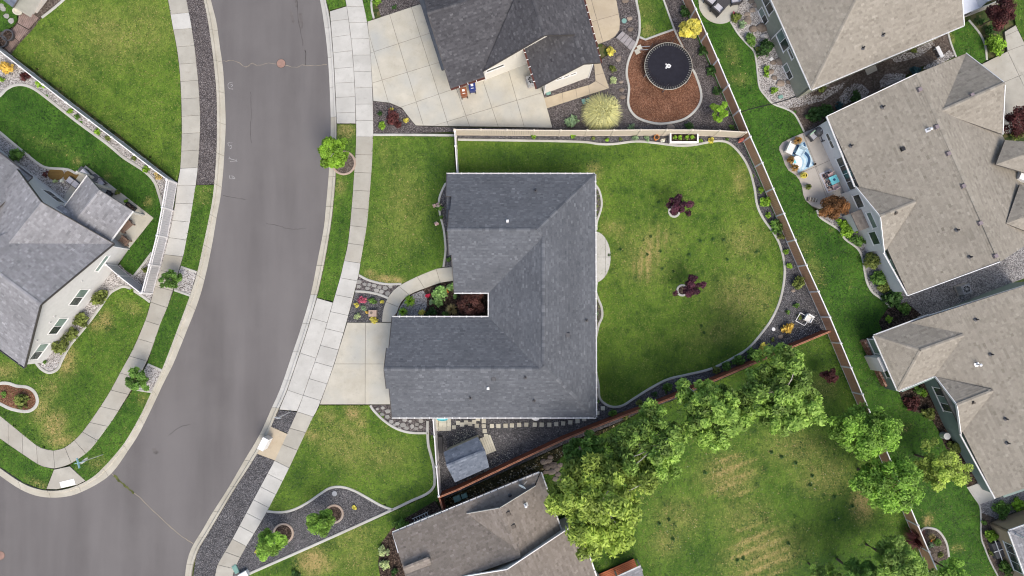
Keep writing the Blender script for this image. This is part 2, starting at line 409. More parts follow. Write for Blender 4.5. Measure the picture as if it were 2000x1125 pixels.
for (a0,a1,b0,b1,n,m) in [(-50,28,-50,24,2,'ct'),(28,58,24,55,1,'cw'),(58,329,55,327,8,'ct'),(329,497,327,501,5,'cw'),(497,590,501,601,3,'ct'),(590,825,601,833,7,'ct'),(825,880,833,915,4,'ct')]:
    slabs(swl,seg(LA,a0,a1),seg(RA,b0,b1),n,M[m])
slabs(swl,SL_L[iL:],SL_R[iR:],5,M['ct'])
rm=[(105,917),(136,910.5),(167,939),(150,947.5),(110,956),(90,955.5)]
MB().prism(inset([W2(p,0.145) for p in rm][::-1],0.02),0.05,0.145,0.01).build('kerb_ramp',M['ct'],swl)
MB().prism([W2(p,0.16) for p in [(116,941.8),(144,935),(147.5,946.5),(119.5,953.5)]],0.1,0.158,0.004).build('tactile_pad',M['white'],swl)
SR_L=[(664,-50),(674.7,0),(681,40),(686.7,85),(690.7,133),(694,197),(695.5,255),(694.7,290),(691.5,339),(686.7,405),(680,472),(672,509),(664.8,540),(650.7,589),(630.7,658.7),(613,712),(589,781),(580,804),(560.5,847.6),(536,899.6),(495.5,974.7),(453.6,1052.7),(437.8,1080),(424.8,1103),(420,1125),(417,1160)]
SR_R=[(695,-50),(708,0),(717,43),(722.7,93),(726,147),(728,197),(729,255),(728,290),(726.7,320),(722.7,373),(717,437),(709,485),(698.7,544),(677,628),(653,709),(624,789),(608,821.7),(565,914),(521.5,999),(481,1067),(462,1103),(454.5,1125),(450,1160)]
swr=base_strip('pavement','pavement of mixed white and tan slabs on the right side of the street','pavement',SR_L,SR_R)
for (a0,a1,b0,b1,n,m) in [(-50,267,-50,267,10,'cw'),(267,509,267,514,7,'ct'),(509,804,514,814,9,'cw'),(804,899.6,814,914,3,'ct'),(899.6,1052.7,914,1067,6,'cw'),(1052.7,1160,1067,1160,4,'ct')]:
    slabs(swr,seg(SR_L,a0,a1),seg(SR_R,b0,b1),n,M[m])

# --- aprons and driveways cut into cast panels
def panels(par, px, z, m, lines, gap=0.014, name='panel', bev=0.008):
    """cut a traced outline along photo lines ((x0,y0),(x1,y1)); each cell becomes a cast panel"""
    polys=[clean([W2(p,z) for p in px])]
    if area(polys[0])<0: polys[0]=polys[0][::-1]
    for ln in lines:
        a=W2(ln[0],z); b=W2(ln[1],z); d=(b[0]-a[0],b[1]-a[1]); L=math.hypot(*d); nx,ny=-d[1]/L,d[0]/L; c=nx*a[0]+ny*a[1]
        new=[]
        for q in polys:
            for s in (1,-1):
                r=clean(clip(q,nx*s,ny*s,c*s))
                if len(r)>2 and abs(area(r))>0.02: new.append(r)
        polys=new
    for q in polys:
        MB().prism(inset(q,gap),z-0.1,z+rng.uniform(-0.004,0.004),bev).build(name,m,par)
def drive(name,label,cat,px,z,m,lines,**k):
    o=MB().prism(clean([W2(p,z) for p in px]),-0.05,z-0.03).build(name,M['joint']); tag(o,label,cat,kind='structure'); panels(o,px,z,m,lines,**k); return o
ap=[(644,22),(650,93),(653.5,147),(656,200),(657.5,241)]; ap2=[(694.6,241),(694,197),(690.7,133),(686.7,85),(681,40),(677,12)]
drive('driveway_apron','pale concrete apron between street and top driveway','apron',ap+ap2,0.14,M['cw'],[((640,42),(690,36)),((640,74),(695,66)),((640,104),(695,98)),((640,135),(700,130)),((640,163),(700,160)),((640,191),(700,188)),((640,221),(700,219))])
ap=[(619,582),(602,640),(585,692),(561,762),(545,800)]; ap2=[(580,803),(589,781),(613,712),(630.7,658.7),(650,591)]
drive('driveway_apron','pale concrete apron between street and the central house driveway','apron',ap+ap2,0.14,M['cw'],[((590,616),(645,632)),((570,684),(625,702)),((545,756),(600,775))])
drive('driveway','cream concrete driveway in front of the central garage','driveway',[(678,630),(772,630),(775,700),(772,790),(624.5,790),(653.5,709)],0.155,M['cd'],[((714,600),(713,800)),((600,710.5),(800,711))])
NDc=[((720+x0/3.75,y0/3.75),(720+x1/3.75,y1/3.75)) for x0,y0,x1,y1 in [(155,110,400,915),(315,60,575,890),(25,330,145,750),(640,640,740,925),(840,600,950,930),(1030,540,1140,930),(35,380,380,265),(35,605,440,480),(235,785,540,680),(575,890,1265,680)]]
drive('driveway','wide cream concrete driveway wrapping the dark roofed house at the top','driveway',[(717.5,42),(820,8),(880,60),(960,120),(1050,110),(1059,176),(1079,249.5),(812,245),(801,232),(785,211),(761,200.5),(729,197),(726,147),(722.7,93)],0.155,M['cd'],NDc)
wk_o=[(746,629),(747,615),(751,596),(761,576),(776.7,560),(808,543),(833.6,532),(856,524),(892,521)]
wk_i=[(768,629),(768.5,618.6),(775,611),(779.5,598.7),(788,584.5),(805,573),(833.6,561.8),(862,552),(892,548)]
wk=base_strip('garden_path','curved concrete path from driveway to the front door','path',wk_o,wk_i,0.11); slabs(wk,wk_o,wk_i,5,M['cd'],0.155,0.012,'path_slab')
# courtyard half-round patio behind the house
pat=[(1158,451)]+[(1161+32*math.sin(t),502-50.5*math.cos(t)) for t in np.linspace(0.05,math.pi-0.05,16)]+[(1158,553)]
drive('patio','half round pale concrete patio behind the central house','patio',pat,0.16,M['cw'],[((1150,502),(1200,502)),((1183,440),(1183,560))])
# buff walks of the top house
drive('garden_path','buff concrete path turning round the corner of the top house','path',[(1053,190),(1064,213),(1190,172),(1172,120),(1160,124),(1163,158),(1152,165),(1066,190)],0.15,M['cb'],[((1096,160),(1102,220)),((1121,150),(1130,210)),((1145,140),(1155,200)),((1160,156),(1190,174)),((1150,150),(1190,140))])
drive('patio','buff concrete patio with rounded corner right of the top house','patio',[(1128,-40),(1200,-40),(1204,0),(1211,40),(1210,58),(1202,70),(1190,78),(1168,86),(1150,50)],0.15,M['cb'],[((1155,0),(1180,90)),((1150,44),(1220,24))])
# round patio near the top and the E-house patio
rp=[(1372,-20),(1365,8),(1370,25),(1382,38),(1397,45),(1412,46),(1426,41),(1436,30),(1443,10),(1448,-20)]
flat('patio',rp,0.16,M['cd'],'rounded cream concrete patio with grey wicker seats','patio',4)
ep=[(1576,256),(1547.8,267.8),(1528,278),(1522,286),(1522,293),(1528,305.5),(1532.7,320.6),(1540,332.7),(1553.8,341.8),(1561,351),(1566,363),(1569,381),(1574,392),(1584,401),(1600,408),(1640,400),(1668,380),(1640,300),(1612,240),(1596,248)]
drive('patio','wavy edged grey concrete patio with rugs and garden seats','patio',ep,0.17,M['cp'],[((1552,343),(1640,305)),((1568,258),(1600,338)),((1593,328),(1620,400))])
drive('patio','cream slab patio under the porch roof of the left house','patio',[(166.7,322.7),(300,425.5),(250,488),(225,500),(180,460),(120,400),(128,378)],0.17,M['cd'],[((210,355),(150,430))])
# NE driveway and path at the right edge
drive('driveway','pale concrete driveway at the upper right edge','driveway',[(1912,128),(1968,100),(2060,130),(2060,260),(1960,260),(1950,215),(1962,165)],0.15,M['ct'],[((1962,160),(2010,140)),((1968,100),(2000,168))])
drive('garden_path','tan slab path beside the lawn at the upper right corner','path',[(1962,62),(1984,49),(2001,84),(2050,180),(2030,200),(1968,100)],0.152,M['ct'],[((1960,72),(1990,58)),((1966,100),(2010,84)),((1985,145),(2030,128))])
flat('driveway',[(1878,36),(1920,20),(1985,-6),(1985,-60),(1870,-60),(1870,10)],0.14,M['ct'],'tan concrete driveway where the white pickup stands','driveway')

# ---------------------------------------------------------------- planting beds
flat('gravel_strip',[(374,-60),(364,0),(372,40),(380,93),(385,139),(389,187),(390.7,240),(389,285),(386.5,328),(384,361),(419,360),(420.5,347),(424,293),(424.7,240),(424,187),(421,149),(414.7,93),(406.7,40),(398.7,0),(388,-60)],0.10,M['gmix'],'long charcoal gravel strip between left pavement and kerb','gravel bed')
flat('gravel_strip',[(352,523),(384,533),(371,576),(340,565)],0.14,M['gwhite'],'white gravel square round the upper street tree on the left','gravel bed')
flat('gravel_strip',[(287,712),(316,723),(298,764),(262,758)],0.14,M['gwhite'],'white gravel square round the lower street tree on the left','gravel bed')
flat('gravel_strip',[(545,801),(580,805),(562,846),(529,833)],0.11,M['gdark'],'small charcoal gravel square below the apron of the central driveway','gravel bed')
flat('gravel_strip',[(502,886),(536,899.6),(495.5,974.7),(453.6,1052.7),(437.8,1080),(424.8,1103),(420,1150),(374,1150),(383,1087),(392,1066),(426,1010),(457,958)],0.10,M['gdark'],'long charcoal gravel strip between kerb and pavement at the bottom','gravel bed')
MB().prism(inset([W2(p,0.15) for p in [(529.6,834),(561,848),(537,899),(503,886)]],0.02),0.02,0.15,0.01).build('mailbox_pad',M['cb'],swr)
flat('gravel_bed',[(521,999),(562,999),(605,978),(646,952),(669,950.6),(692,957),(718,972),(768,997),(640,1053),(487,1120),(470,1140),(440,1140),(455,1125),(462,1103),(481,1067)],0.11,M['gdark'],'charcoal gravel bed with two round trees below the front lawn','gravel bed')
flat('flagstone_bed',[(700,540),(717,547),(737,553),(757,556),(784,555.5),(776,560),(758,582),(737,575),(714,571),(694,570)],0.11,M['gmix'],'narrow gravel band of flagstones between pavement and curved path','gravel bed')
flat('flower_bed',[(694,570),(714,571),(737,575),(758,583),(751,596),(747,615),(746,629.5),(677.5,629.5)],0.105,M['gdark'],'charcoal gravel flower bed beside the central driveway','flower bed')
flat('flagstone_bed',[(723,791),(731,803),(749,821),(773,837),(801,845),(836,846),(845,846),(850,800),(850,780),(768,780),(766,791)],0.10,M['gmix'],'grey gravel corner with flagstones below the central garage','gravel bed')
flat('gravel_yard',[(836,812),(1168,812),(1168,752),(1172,778),(1184,792),(1198,797),(1217,794),(1240,780),(1272,760),(1306,742),(1343,733),(1391,721),(1434,699),(1463,681),(1487,654),(1508,624),(1523,592),(1531,560),(1534,520),(1531,506),(1523,477),(1510,453),(1491,426),(1479,400),(1474,368),(1464,333),(1451,306),(1432,284),(1415,275),(1391,275),(1357,281),(1322,283),(1279,277),(1242,275),(1199,280),(1170,280),(1130,275),(893,271),(893,258),(1446,262),(1470,320),(1520,430),(1575,550),(1616,648),(1500,700),(1310,784),(1190,832),(1100,868),(1005,912),(860,978),(848,900)],0.09,M['gdark'],'charcoal gravel border and side yard round the central back lawn','gravel bed')
flat('gravel_bed',[(868,362),(857,388),(858,416.7),(865,445),(868,468),(869,490),(866,523),(895,523),(900,362)],0.105,M['gdark'],'slim charcoal gravel bed along the left gable of the central house','gravel bed')
flat('gravel_bed',[(1150,358),(1163,360),(1170,371),(1175,391),(1174,408),(1166,434),(1165,450),(1150,452)],0.135,M['gmix'],'thin gravel bed against the back wall above the half round patio','gravel bed')
flat('gravel_bed',[(1150,550),(1166,549),(1165,568),(1169,584),(1175,600),(1176,619),(1169,637),(1163,672),(1162,700),(1164,722),(1170,752),(1172,778),(1150,800)],0.135,M['gmix'],'thin gravel bed against the back wall below the half round patio','gravel bed')
flat('courtyard_bed',[(770,628),(769,618),(775,612),(780,599),(788,585),(805,574),(833,562),(862,553),(892,549),(970,549),(970,632)],0.10,M['mulch'],'dark mulch courtyard bed between the two front wings','flower bed')
flat('courtyard_gravel',[(776,613),(781,600),(790,586),(806,575),(826,567),(834,578),(834,596),(829,612),(826,628),(776,628)],0.125,M['ggrey'],'pale grey gravel patch at the mouth of the courtyard bed','gravel bed')
flat('gravel_bed',[(727,-40),(735,-40),(735,3),(745,35),(822,8),(815,-40)],0.11,M['gmix'],'gravel planting bed left of the top house','gravel bed')
flat('gravel_bed',[(729,198),(761,201),(785,212),(801,233),(812,246),(890,249),(1080,251),(1060,185),(1200,100),(1168,80),(1210,50),(1200,-40),(1350,-40),(1347,0),(1446,222),(1456,262),(888,257),(729,262)],0.095,M['gmix'],'brown grey gravel round the driveway and trampoline of the top house','gravel bed')
tb=[(1248,77),(1237,96),(1227,120),(1224,144),(1228.7,170.7),(1227,200),(1234,218.7),(1250,232),(1279,240.5),(1303,240.5),(1335,233),(1356.7,217),(1368.7,197),(1368.7,176),(1359,146.7),(1352.7,134.7),(1340,100),(1318,58),(1290,68),(1261,77)]
flat('bark_bed',tb,0.125,M['bark'],'rust brown bark chip bed under the trampoline','bark bed',3)
flat('gravel_bed',[(1448,-30),(1444,10),(1437,30),(1427,42),(1441,64),(1457,82.7),(1472,98.7),(1477,117),(1480,144),(1484,170.7),(1497,189),(1511,203),(1535,212),(1580,182),(1620,168),(1560,60),(1520,-30)],0.10,M['gwhite'],'white gravel bed of shrubs and boulders along the green house','gravel bed')
flat('soil_bed',[(1511,203),(1535,212),(1551,221),(1561,237),(1572,257),(1600,248),(1620,222),(1700,185),(1800,130),(1880,104),(1868,110),(1852,66),(1860,40),(1700,110),(1580,182)],0.095,M['soil'],'bare brown soil walk between the two upper right houses','soil bed')
flat('gravel_bed',[(1603,425),(1638,448),(1651,467),(1675,485),(1685,504),(1689,528),(1694,552),(1705,571),(1721,583),(1745,602),(1800,622),(2060,520),(2060,440),(1760,560),(1680,380),(1620,400)],0.10,M['ggrey'],'grey gravel bed below the white walled house on the right','gravel bed')
flat('mulch_bed',[(1716,628),(1722,645),(1745,640),(1800,615),(1770,590),(1737,598)],0.125,M['mulch'],'dark mulch corner bed beside the green walled house','flower bed')
flat('mulch_bed',[(1740,752),(1756,766),(1764.5,790),(1780,804),(1802,807),(1820.5,821),(1833,843),(1845,870),(1874,934),(1891,952),(1905,944),(1925,920),(1880,800),(1830,720)],0.125,M['mulch'],'brown mulch bed along the wall of the green house on the right','flower bed')
flat('gravel_bed',[(1891,952),(1904,972),(1913,985),(1916,1001),(1920,1020),(1940,1016),(2060,970),(2060,930),(1950,960),(1935,930)],0.115,M['ggrey'],'grey gravel path between the two lower right houses','gravel bed')
flat('concrete_pad',[(1892,951),(1908,945),(1935,955),(1943,975),(1914,985),(1904,971)],0.15,M['cw'],'white concrete pad at the corner of the lower right house','pad')
flat('mulch_bed',[(1916,1001),(1917,1048),(1924,1070),(1934,1095),(1952,1130),(2010,1130),(1990,1060),(1940,1010)],0.125,M['soil'],'brown soil bed under the tan house at the lower right corner','flower bed')
flat('planter_bed',[(1798,1038),(1811,1032),(1829,1035.6),(1840,1046.7),(1849,1064),(1853,1089),(1834.4,1096.7),(1822,1104)],0.16,M['soil'],'curved soil planter bed against the right fence near the bottom','flower bed',3)
flat('gravel_bed',[(-40,230),(0,260),(25,280),(50,300),(75,320),(93,328),(131,331),(149,339),(166,323),(128,380),(140,400),(60,360),(-40,300)],0.10,M['gwhite'],'pale gravel bed with two oval mats beside the left house','gravel bed')
flat('gravel_bed',[(-40,60),(8,98),(45,130),(90,165),(135,200),(262,300),(330,350),(322,404),(310,381),(301,354.7),(280,333),(240,306.7),(150.7,238),(93,192.7),(53,167),(38.7,164.7),(10.7,175),(0,186),(-40,230)],0.10,M['gwhite'],'pale gravel border with low plants under the upper left fence','gravel bed')
flat('gravel_bed',[(316,402),(296,493),(261,539),(277,575),(300,575),(318,517),(340,411)],0.10,M['gwhite'],'pale gravel wedge inside the tall white corner fence','gravel bed')
flat('gravel_bed',[(252,487),(233,518),(200,552),(135,640),(92,700),(62,700),(67,705),(80,721),(96,728.5),(112,721),(120,705),(136,675),(195,601),(211,577),(224,566.5),(245,560.5),(275,577),(293,590),(298,574),(275,572)],0.105,M['gwhite'],'pale gravel bed of shrubs along the tall left gable wall','gravel bed')
flat('mulch_bed',[(0,749),(16,749),(32,754),(53,756.7),(66.7,766),(72.5,782),(68,795),(56,803),(40,803),(18.7,798),(0,789),(-20,780),(-20,757)],0.15,M['bark'],'rounded island bed of red brown stones in the lower left lawn','flower bed',3)
flat('mulch_bed',[(850,978),(790,1013),(764,1034),(745,1060),(738,1100),(746,1140),(800,1140),(870,1010)],0.15,M['mulch'],'dark mulch bed along the side of the brown roofed house','flower bed')
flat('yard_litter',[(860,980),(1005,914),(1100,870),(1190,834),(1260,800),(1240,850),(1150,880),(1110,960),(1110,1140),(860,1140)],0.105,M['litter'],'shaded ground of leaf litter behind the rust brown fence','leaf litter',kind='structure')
flat('pavement_end',[(-30,40),(0,62),(10,63),(28,52),(36,40),(35,30),(30,18),(20,10),(0,-10),(40,-30),(140,-30),(128,-2),(82,33),(62,60),(40,82),(22,105),(-30,90)],0.10,M['soil'],'strip of grey brown gravel round the timber deck at the upper left','gravel bed')
flat('patio',[(33,-30),(40,8),(72,26),(92,0),(110,-30)],0.14,M['cp'],'grey concrete pad at the upper left corner','patio')

# ---------------------------------------------------------------- lawns: fine sheets carrying dry patches, lush patches and painted house shade
CELL=0.24
def patchfield(PX,PY,lst):
    f=np.zeros(len(PX))
    for (cx,cy,rx,ry,a,s) in lst:
        c,si=math.cos(R(a)),math.sin(R(a)); dx,dy=PX-cx,PY-cy; u=(dx*c+dy*si)/rx; v=(-dx*si+dy*c)/ry
        f=np.maximum(f,s*np.exp(-(u*u+v*v)**1.3))
    return f
M['blade']=leafmat('grass_blade',[(0.0,(0.014,0.046,0.007)),(0.3,(0.045,0.098,0.016)),(0.55,(0.120,0.182,0.031)),(0.75,(0.215,0.258,0.056)),(0.9,(0.30,0.26,0.09)),(1.0,(0.42,0.34,0.15))],0.3)
def blades(poly,z,hue,dry,lush,label):
    """short tufts of mown grass standing on the lawn sheet"""
    q=np.random.default_rng(int(abs(poly[0][0]*100))+len(poly)); X=[p[0] for p in poly]; Y=[p[1] for p in poly]; A=abs(area(poly)); n=int(A*75)
    bx=(max(X)-min(X))*(max(Y)-min(Y)); m=int(n*bx/max(A,0.1)); x=q.uniform(min(X),max(X),m); y=q.uniform(min(Y),max(Y),m); k=inpoly(x,y,poly); x,y=x[k],y[k]; n=len(x)
    px,py=unW(x,y,z); d=patchfield(px,py,dry); l=patchfield(px,py,lush)
    wob=0.5*np.sin(x*1.7+np.sin(y*2.3)*1.3)+0.5*np.sin(y*2.1+np.sin(x*1.9+1)*1.7)+0.7*np.sin(x*0.55+np.sin(y*0.7)*2)*np.sin(y*0.6+np.sin(x*0.45)*2)
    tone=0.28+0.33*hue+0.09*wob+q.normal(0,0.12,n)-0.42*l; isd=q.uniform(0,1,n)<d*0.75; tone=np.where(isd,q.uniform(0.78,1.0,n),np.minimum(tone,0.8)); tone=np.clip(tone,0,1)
    a=q.uniform(0,6.283,n); L=q.uniform(0.08,0.20,n); w_=q.uniform(0.025,0.06,n); h=q.uniform(0.02,0.06,n); dx,dy=np.cos(a),np.sin(a)
    V=np.zeros((n,3,3)); V[:,0]=np.stack([x-dy*w_,y+dx*w_,np.full(n,z-0.005)],1); V[:,1]=np.stack([x+dy*w_,y-dx*w_,np.full(n,z-0.005)],1); V[:,2]=np.stack([x+dx*L,y+dy*L,z+h],1)
    o=meshq('grass',V.reshape(-1,3),np.arange(n*3).reshape(-1,3),M['blade'],None,tone,3); return tag(o,'short grass blades of the '+label,'grass',kind='stuff')
def lawn(px, label, hue, dry=(), lush=(), z=0.125, sm=0):
    pts=smooth(px,sm,True) if sm else px
    poly=clean([W2(p,z) for p in pts])
    if area(poly)<0: poly=poly[::-1]
    X=[p[0] for p in poly]; Y=[p[1] for p in poly]
    x0,y0=math.floor(min(X)/CELL),math.floor(min(Y)/CELL); nx=int(math.ceil(max(X)/CELL)-x0)+1; ny=int(math.ceil(max(Y)/CELL)-y0)+1
    gx=(np.arange(nx+1)+x0)*CELL; gy=(np.arange(ny+1)+y0)*CELL
    GX,GY=np.meshgrid(gx,gy,indexing='ij'); ins=inpoly(GX,GY,poly)
    mark=np.zeros((nx+1,ny+1),bool)                  # cells an edge passes through
    n=len(poly)
    for i in range(n):
        a=poly[i]; b=poly[(i+1)%n]; L=math.hypot(b[0]-a[0],b[1]-a[1]); k=max(2,int(L/CELL*6))
        t=np.linspace(0,1,k); ix=np.clip(np.floor((a[0]+(b[0]-a[0])*t)/CELL).astype(int)-x0,0,nx); iy=np.clip(np.floor((a[1]+(b[1]-a[1])*t)/CELL).astype(int)-y0,0,ny)
        mark[ix,iy]=True
    V=[];F=[];idx={}
    def vid(p):
        k=(round(p[0],4),round(p[1],4))
        if k not in idx: idx[k]=len(V); V.append((p[0],p[1],z))
        return idx[k]
    for i in range(nx):
        band=None
        for j in range(ny):
            if mark[i,j]:
                if band is None: band=clip(clip(poly,1,0,gx[i+1]),-1,0,-gx[i])
                q=clean(clip(clip(band,0,1,gy[j+1]),0,-1,-gy[j]))
                if len(q)>2 and abs(area(q))>1e-5: F.append(tuple(vid(p) for p in q))
            elif ins[i,j]: F.append((vid((gx[i],gy[j])),vid((gx[i+1],gy[j])),vid((gx[i+1],gy[j+1])),vid((gx[i],gy[j+1]))))
    P=np.array(V); PX,PY=unW(P[:,0],P[:,1],z)
    def field(lst):
        f=np.zeros(len(P))
        for (cx,cy,rx,ry,a,s) in lst:
            c,si=math.cos(R(a)),math.sin(R(a)); dx,dy=PX-cx,PY-cy; u=(dx*c+dy*si)/rx; v=(-dx*si+dy*c)/ry
            f=np.maximum(f,s*np.exp(-(u*u+v*v)**1.3))
        return f
    blades(poly,z,hue,dry,lush,label)
    P[:,2]+=nr.uniform(-0.012,0.012,len(P))
    o=mesh('lawn',P,F,M['lawn'],attrs={'dry':field(dry),'lush':field(lush),'hue':np.full(len(P),hue)})
    return tag(o,label,'lawn',kind='structure')
def spots(n,x0,y0,x1,y1,s=0.8,seed=1,r=(4.5,7.0)):
    q=random.Random(seed); return [(q.uniform(x0,x1),q.uniform(y0,y1),q.uniform(*r),q.uniform(*r),q.uniform(0,90),s*q.uniform(0.5,1)) for _ in range(n)]
lawn([(125,-2),(81,36),(60,62),(40,83),(22,106),(60,131),(105,166),(150,201),(235,265),(346,353),(352,328),(354.5,267),(353.8,200),(350.5,139),(344.8,93),(336.8,51),(327.8,0),(318,-50),(180,-50)],'open mown lawn at the upper left between white fence and pavement',0.92,
     dry=[(215,70,80,50,20,0.30),(280,55,60,60,0,0.22),(120,115,70,40,35,0.16)],lush=[(150,165,110,14,38,0.35),(250,235,90,14,38,0.4),(330,300,25,60,0,0.25),(165,120,120,5,36,0.35),(190,150,120,5,36,0.3)])
lawn([(-40,222),(0,186),(10.7,175),(24,167.5),(38.7,165),(53,167.5),(69,175),(93,192.7),(120,212.7),(150.7,238),(208,280),(240,306.7),(280,333),(301,354.7),(310.7,381),(317,404),(316,430),(297,493),(262,539),(245,528),(234,515),(251,487),(300,425.5),(166.7,322.7),(149,338.7),(130.7,330.7),(93,328),(74.7,320),(50.7,301),(25,280),(0,259),(-40,228)],'deep green lawn wrapping the patio of the left house',0.12,
     dry=[(150,315,8,8,0,0.5),(290,395,8,10,0,0.4),(210,345,7,7,0,0.3),(100,285,60,10,20,0.12)],lush=[(60,210,70,20,30,0.4),(285,460,20,60,0,0.4)])
lawn([(245,560),(274.7,576.7),(293.5,590),(285,622),(260,680.7),(237,723),(210.7,771),(174.7,825),(156,849),(138.7,865),(122.7,875.7),(104,880),(82.7,875.7),(65,865),(16,825),(-40,781),(-40,660),(40,680),(62.7,700.7),(66.7,705),(80,720.7),(96,728),(112,720.7),(120,704.7),(136,675),(194.7,600.7),(210.7,576.7),(224,566)],'patchy lawn round the island bed at the lower left',0.6,
     dry=[(130,705,18,30,10,0.75),(205,625,14,20,20,0.7),(185,635,14,12,0,0.5),(105,830,22,28,20,0.85),(80,800,18,30,0,0.6),(255,600,25,12,20,0.35),(10,725,25,16,0,0.5),(120,860,30,14,0,0.7),(95,760,20,25,0,0.35)],lush=[(215,640,10,14,0,0.8),(60,850,30,10,40,0.5),(150,760,40,50,0,0.3),(60,730,30,12,0,0.5),(10,810,30,12,30,0.5)])
# verges
lawn([(384,362),(418.5,361),(416,389),(409,427),(400,469),(385,532),(352,522),(359,496),(371,432),(381,368)],'upper grass verge between left pavement and kerb',0.45,dry=[(400,380,15,18,0,0.15)],lush=[(375,470,14,60,10,0.4)])
lawn([(340,567),(371,577),(345,650),(317,722),(288,710),(313,633),(327,601)],'middle grass verge between left pavement and kerb',0.3,lush=[(320,650,12,50,20,0.35)])
lawn([(261,760),(297,766),(278,806),(254.7,848),(237,874),(208,907),(181,932),(168,940),(137,909),(160,892),(181,873),(217,825)],'corner grass verge below the street sign',0.3,dry=[(190,905,18,14,0,0.3),(280,780,10,12,0,0.3)])
lawn([(105,917),(89,956),(78,954),(45,941.5),(0,911),(-40,880),(-40,829),(0,857.5),(48,890.5),(80,910.5)],'curved grass verge at the bottom of the left corner',0.3,dry=[(75,945,25,8,20,0.3)],lush=[(50,915,40,10,35,0.3)])
lawn([(638,-40),(637,0),(643.5,20),(676,11),(674,0),(664,-40)],'small grass verge at the top beside the apron',0.35)
lawn([(659,243),(694.7,243),(694.5,290),(691.3,339),(686.5,405),(679.8,472),(671.8,509),(664.6,540),(650.5,588),(620,581),(632.5,525),(642.5,470),(650.5,415),(656.5,347),(658,290)],'long grass verge with a ringed tree on the right of the street',0.5,dry=[(675,255,18,14,0,0.75),(665,365,10,14,0,0.5),(670,250,12,8,0,0.6)],lush=[(665,440,10,60,10,0.45),(683,390,6,60,5,0.3)])
lawn([(708,-40),(708,-2),(717,42),(726,40),(729,25),(730,0),(733,-40)],'thin grass sliver left of the top planting bed',0.2)
FL=[(729.3,266),(886,267),(887,300),(889,340),(868.5,362),(857.8,388),(859,416.7),(866,445),(869,468),(870,490.6),(866,521),(856,524),(833.6,532),(808,543),(784,554.6),(757,555),(737,552),(717,546),(701,537.6),(709,485),(717,437),(722.7,373),(726.7,320),(728,290)]
lawn(FL,'green front lawn between pavement and upper front gable',0.68,dry=[(755,545,35,8,8,1.0),(725,535,14,8,20,0.7),(790,400,40,90,0,0.22),(750,300,12,40,0,0.15),(740,460,18,60,0,0.15)],lush=[(850,320,25,60,0,0.55),(850,430,16,70,0,0.65),(770,340,10,90,0,0.18),(820,500,40,25,0,0.3)])  # lush patches beside the gable are house shade painted into the grass
BL=[(893.5,273),(1130,277),(1170,281),(1199,281),(1242,276),(1279,278.7),(1322,284),(1357,282.7),(1391,276),(1415,276),(1432,285),(1451,306.7),(1464.7,333),(1474,368),(1479,400),(1491,426.7),(1510,453),(1523,477),(1531,506.7),(1533,530),(1530,560),(1522,592),(1507,624),(1486,653),(1462,680),(1432.7,698.7),(1390,720),(1342,732),(1304.7,741),(1270,758.7),(1238,778.7),(1216.7,792),(1198,795),(1182,789),(1171,776),(1169,752),(1163,722),(1158,700),(1140,690),(1140,350),(900,350),(893,345)]
stripe=[(1252,512,6,34,2,0.95),(1268,498,7,48,3,1.0),(1284,484,5,42,2,0.7),(1238,520,5,20,2,0.6),(1300,468,4.5,22,1,0.6),(1262,470,5,16,0,0.5)]
lawn(BL,'large fenced back lawn with two purple trees',0.86,dry=stripe+[(1255,500,50,55,0,0.25),(1190,445,18,14,0,0.35),(1445,355,14,30,0,0.4),(1455,470,40,35,0,0.33),(1450,580,60,45,0,0.38),(1160,335,14,18,0,0.5),(1210,450,14,20,0,0.3),(1300,470,30,30,0,0.2),(1490,590,20,40,20,0.3),(1400,650,60,25,-20,0.2)],
     lush=[(1060,306,170,28,0,0.75),(1190,720,20,60,0,0.45),(1280,725,110,24,-18,0.5),(1420,680,60,18,-28,0.55),(1215,385,14,25,0,0.25),(1525,520,8,60,0,0.5),(1285,395,6,7,0,0.7),(1235,415,10,7,0,0.4)]+spots(46,1190,360,1480,560,0.9,3)+spots(46,1190,520,1500,720,0.8,4)+[(1413,468,6,5,0,1),(1392,467,6,5,0,1),(1478,492,6,6,0,1),(1368,470,6,5,0,0.9),(1346,497,6,6,0,0.8),(1212,487,5,4,0,0.9)])  # long first lush patch is the house's shade, put into the grass colour
SL=[(625,792),(723,792),(730.7,803),(749,821),(773.6,837),(801,845),(835,846),(836.5,869),(841,887),(847,912),(849,939.5),(845.7,953),(832,965.6),(804,978),(766,995.5),(744,987),(718,972.5),(692,958.5),(668.8,951),(645.7,952.5),(625.5,964),(605,978.5),(582,991.5),(562,998.5),(541.7,1000),(522,998.5),(565,914),(608,821.7)]
lawn(SL,'front lawn below the driveway with pale dry streaks',0.85,dry=[(690,808,16,14,20,0.95),(705,825,12,12,0,0.6),(610,850,20,12,20,0.6),(665,870,60,35,30,0.33),(740,890,60,30,0,0.25),(640,815,20,14,0,0.4),(690,845,50,14,30,0.4)],lush=[(585,925,20,40,30,0.75),(790,960,60,14,-15,0.7),(830,900,14,50,0,0.7),(730,800,10,14,0,0.6),(550,985,16,14,0,0.5),(640,935,50,12,-25,0.4)])
lawn([(487,1122),(640,1056),(768,999),(806,982),(833,969.5),(849,956),(853,940),(851,912),(845,887),(839,869),(842,850),(846,850),(853,930),(857,978),(790,1013),(764,1034),(745,1060),(738,1100),(746,1150),(470,1150)],'neighbour front lawn with a bare dry circle at the bottom',0.8,dry=[(612,1097,28,26,0,1.15),(640,1105,20,14,0,0.6),(690,1050,50,30,-20,0.25),(700,1090,40,30,0,0.25)],lush=[(642,1066,18,12,0,0.8),(560,1105,50,12,-20,0.6),(830,985,30,10,-25,0.8),(770,1015,20,10,-25,0.5)])
